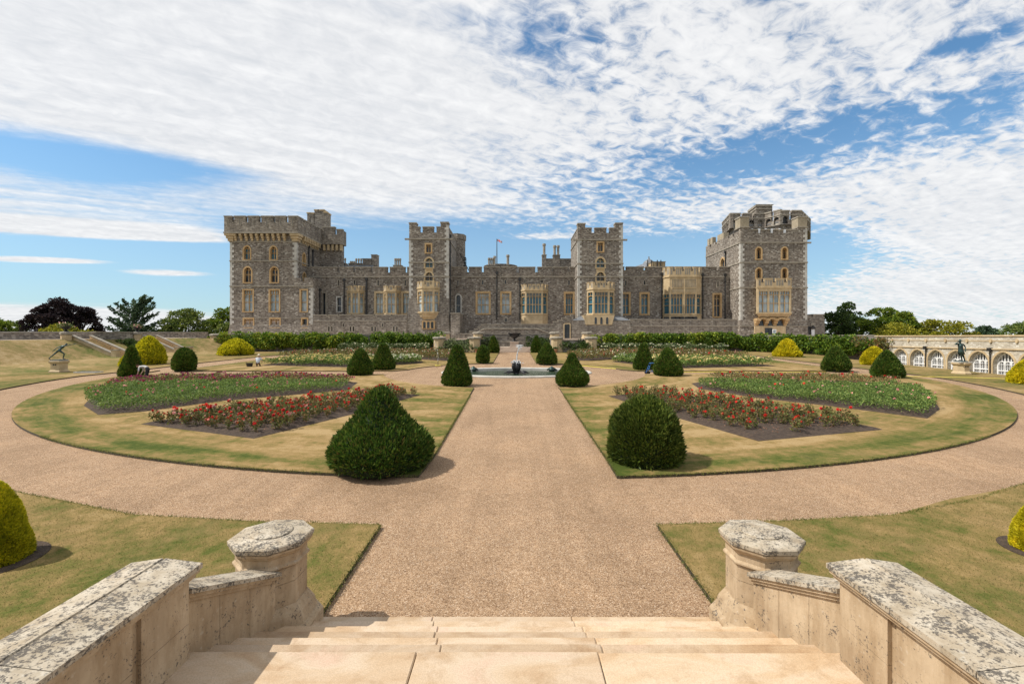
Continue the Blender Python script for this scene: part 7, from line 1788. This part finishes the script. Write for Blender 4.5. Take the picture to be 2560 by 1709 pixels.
def side_wall(sx, lb1, lb2):
    # ramped wall from the pier up to the landing parapet
    t = thing('stair_wall', lb1, 'wall', (sx * 3.7, 5.8, .5))
    mb = MB()
    a, b_ = (3.36, 6.4), (3.58, 4.93)         # inner face, pier end and landing end
    za, zb2 = 1.37, 1.95; th = .52
    def quad(x0, y0, x1, y1, lo0, hi0, lo1, hi1, e, th_):
        p = [(sx * (x0 - e), y0, lo0), (sx * (x1 - e), y1, lo1), (sx * (x1 + th_ + e), y1, lo1), (sx * (x0 + th_ + e), y0, lo0)]
        q = [(p[0][0], y0, hi0), (p[1][0], y1, hi1), (p[2][0], y1, hi1), (p[3][0], y0, hi0)]
        return p, q
    # ashlar blocks in three courses, thin joints
    L0, n = 0, 3
    for k in range(n):
        f0, f1 = k / n, (k + 1) / n
        x0, y0 = a[0] + (b_[0] - a[0]) * f0, a[1] + (b_[1] - a[1]) * f0 - .004; x1, y1 = a[0] + (b_[0] - a[0]) * f1, a[1] + (b_[1] - a[1]) * f1 + .004
        z0_, z1_ = za + (zb2 - za) * f0 - .12, za + (zb2 - za) * f1 - .12
        for c0, c1 in ((0, .44), (.446, 1)):
            lo0 = -.3 + (z0_ + .3) * c0 * 1.0; hi0 = -.3 + (z0_ + .3) * c1; lo1 = -.3 + (z1_ + .3) * c0; hi1 = -.3 + (z1_ + .3) * c1
            mb.prism(*quad(x0, y0, x1, y1, lo0, hi0, lo1, hi1, 0, th))
    mb.prism(*quad(a[0] + .01, a[1], b_[0] + .01, b_[1], -.3, za - .125, -.3, zb2 - .125, 0, th - .02))
    mb.build('ashlar', ['parapet'], t)
    mb = MB()
    for e, h0, h1 in ((.03, -.117, -.075), (.06, -.073, -.03)): mb.prism(*quad(a[0], a[1], b_[0], b_[1], za + h0, za + h1, zb2 + h0, zb2 + h1, e, th))
    mb.build('moulding', ['parapet'], t)
    mb = MB()
    e = .09
    p0 = [(sx * (a[0] - e), a[1], za - .028), (sx * (a[0] + th + e), a[1], za - .028)]; p1 = [(sx * (b_[0] - e), b_[1], zb2 - .028), (sx * (b_[0] + th + e), b_[1], zb2 - .028)]
    def sec_(pt, z): 
        xi, xo, xm = sx * (pt[0] - e), sx * (pt[0] + th + e), sx * (pt[0] + th * .5)
        return [(xi, pt[1], z - .028), (xi, pt[1], z + .025), (xm - sx * .012, pt[1], z + .075), (xm, pt[1], z + .062), (xm + sx * .012, pt[1], z + .075), (xo, pt[1], z + .025), (xo, pt[1], z - .028)]
    mb.rings([sec_(a, za), sec_(b_, zb2)]); mb.build('coping', ['coping'], t)
    # level parapet beside the landing
    t = thing('stair_parapet', lb2, 'parapet', (sx * 3.8, 2, 1.2))
    mb = MB(); xi, xo = 3.5, 4.08; Z1 = 2.10
    ys_ = [4.90, 4.22, 3.3, 2.2, 1.0, -.8]
    for q, (y1, y0) in enumerate(zip(ys_[:-1], ys_[1:])):
        g = .05 if q == 0 else .004
        for c0, c1 in ((-.3, LZ + .38), (LZ + .385, Z1)):
            x0, x1 = sorted((sx * xi, sx * xo)); mb.box(x0, x1, y0 + (g if q == 0 else .004), y1 - (.05 if q == 1 else .004), c0, c1)
    x0, x1 = sorted((sx * (xi + .045), sx * (xo - .01))); mb.box(x0, x1, -.8, 4.88, -.3, Z1 - .01)
    mb.build('ashlar', ['parapet'], t)
    mb = MB(); x0, x1 = sorted((sx * (xi - .05), sx * (xo + .05))); mb.box(x0, x1, -.8, 4.93, Z1 + .003, Z1 + .045)
    x0, x1 = sorted((sx * (xi - .08), sx * (xo + .08))); mb.box(x0, x1, -.8, 4.95, Z1 + .048, Z1 + .085); mb.build('moulding', ['parapet'], t)
    ys2 = [4.97, 3.35, 1.6, -.8]
    for y1, y0 in zip(ys2[:-1], ys2[1:]):
        mb = MB(); e = .10
        def sc2(y, dz=0): 
            a0, a1, am = sx * (xi - e), sx * (xo + e), sx * ((xi + xo) / 2 + .03)
            return [(a0, y, Z1 + .088), (a0, y, Z1 + .14), (am - sx * .016, y, Z1 + .19), (am, y, Z1 + .168), (am + sx * .016, y, Z1 + .19), (a1, y, Z1 + .14), (a1, y, Z1 + .088)]
        mb.rings([sc2(y1 - .004), sc2(y0 + .004)]); mb.build('coping_stone', ['coping'], t)
side_wall(-1, 'sloping shaded stone wall between the shaded pier and the near landing parapet', 'near landing parapet in shade, topped with dark lichened coping, steps on its right')
side_wall(1, 'sloping sunlit stone wall between the sunlit pier and the near landing parapet', 'near sunlit landing parapet with dark lichened coping, steps on its left')
# near ground behind the steps
mb = MB(); mb.box(-40, -4.2, -8, 4.2, -2, .12); mb.box(4.2, 40, -8, 4.2, -2, .12); tag(mb.build('near_ground', ['outer_lawn']), kind='structure')

# blades that give the near turf its ragged surface
def blades(poly, n, L, mat, jitter=True):
    P = scatter(poly, n); c = np.stack([P[:, 0], P[:, 1], gz(P[:, 1]) + LH - .005], 1)
    return leaves(c, rng.normal(size=(n, 3)) * .55 + (0, 0, 1), L * (.5 + rng.random(n)), .16)
near_l = [(-3.12, 6.0), (-3.12, 10.5), (-6.4, 10.7), (-9.3, 11.05), (-14, 12.6), (-17, 14), (-17, 6)]
near_r = [(3.34, 6.0), (3.34, 10.5), (6.4, 10.7), (9.3, 11.05), (14, 12.8), (17, 14.4), (17, 6)]
A = np.concatenate([blades(near_l, 60000, .03, 0), blades(near_r, 60000, .03, 0)])
G_ = []
def edge_blades(path, n, w_, L):
    P = np.array(path); d = np.r_[0, np.cumsum(np.linalg.norm(np.diff(P, axis=0), axis=1))]; s_ = rng.random(n) * d[-1]
    x, y = np.interp(s_, d, P[:, 0]), np.interp(s_, d, P[:, 1]); c = np.stack([x + rng.normal(size=n) * w_, y + rng.normal(size=n) * w_, gz(y) + LH * (.55 + .4 * rng.random(n))], 1)
    return leaves(c, rng.normal(size=(n, 3)) * .7 + (0, 0, .8), L * (.5 + rng.random(n)), .2)
G_.append(edge_blades([(-3.1, 6.2), (-3.1, 10.55), (-6.4, 10.75), (-9.3, 11.1), (-12.3, 12.1)] + ring_l[3:9], 6000, .03, .05))
G_.append(edge_blades([(3.32, 6.2), (3.32, 10.55), (6.4, 10.75), (9.3, 11.1), (12.3, 12.1)] + ring_r[3:9], 6000, .03, .05))
G_.append(edge_blades([(-2.9, 30), (-2.87, 16), (-2.97, 14.07)] + arc_l[:16], 7000, .035, .055))
G_.append(edge_blades([(3.27, 30), (3.18, 16), (3.17, 13.97)] + arc_r[:16], 7000, .035, .055))
Gq = np.concatenate(G_)
tag(np_quads('grass', np.concatenate([A, Gq]), ['straw', 'greenblade'], np.r_[np.zeros(len(A), int), np.ones(len(Gq), int)]), 'short dry grass and ragged turf edges of the near lawns', None, None, 'stuff')

# each top-level name keeps plain kinds; drop helper leftovers
for o in list(bpy.data.objects):
    if o.name not in C.objects and o.users == 0: bpy.data.objects.remove(o)
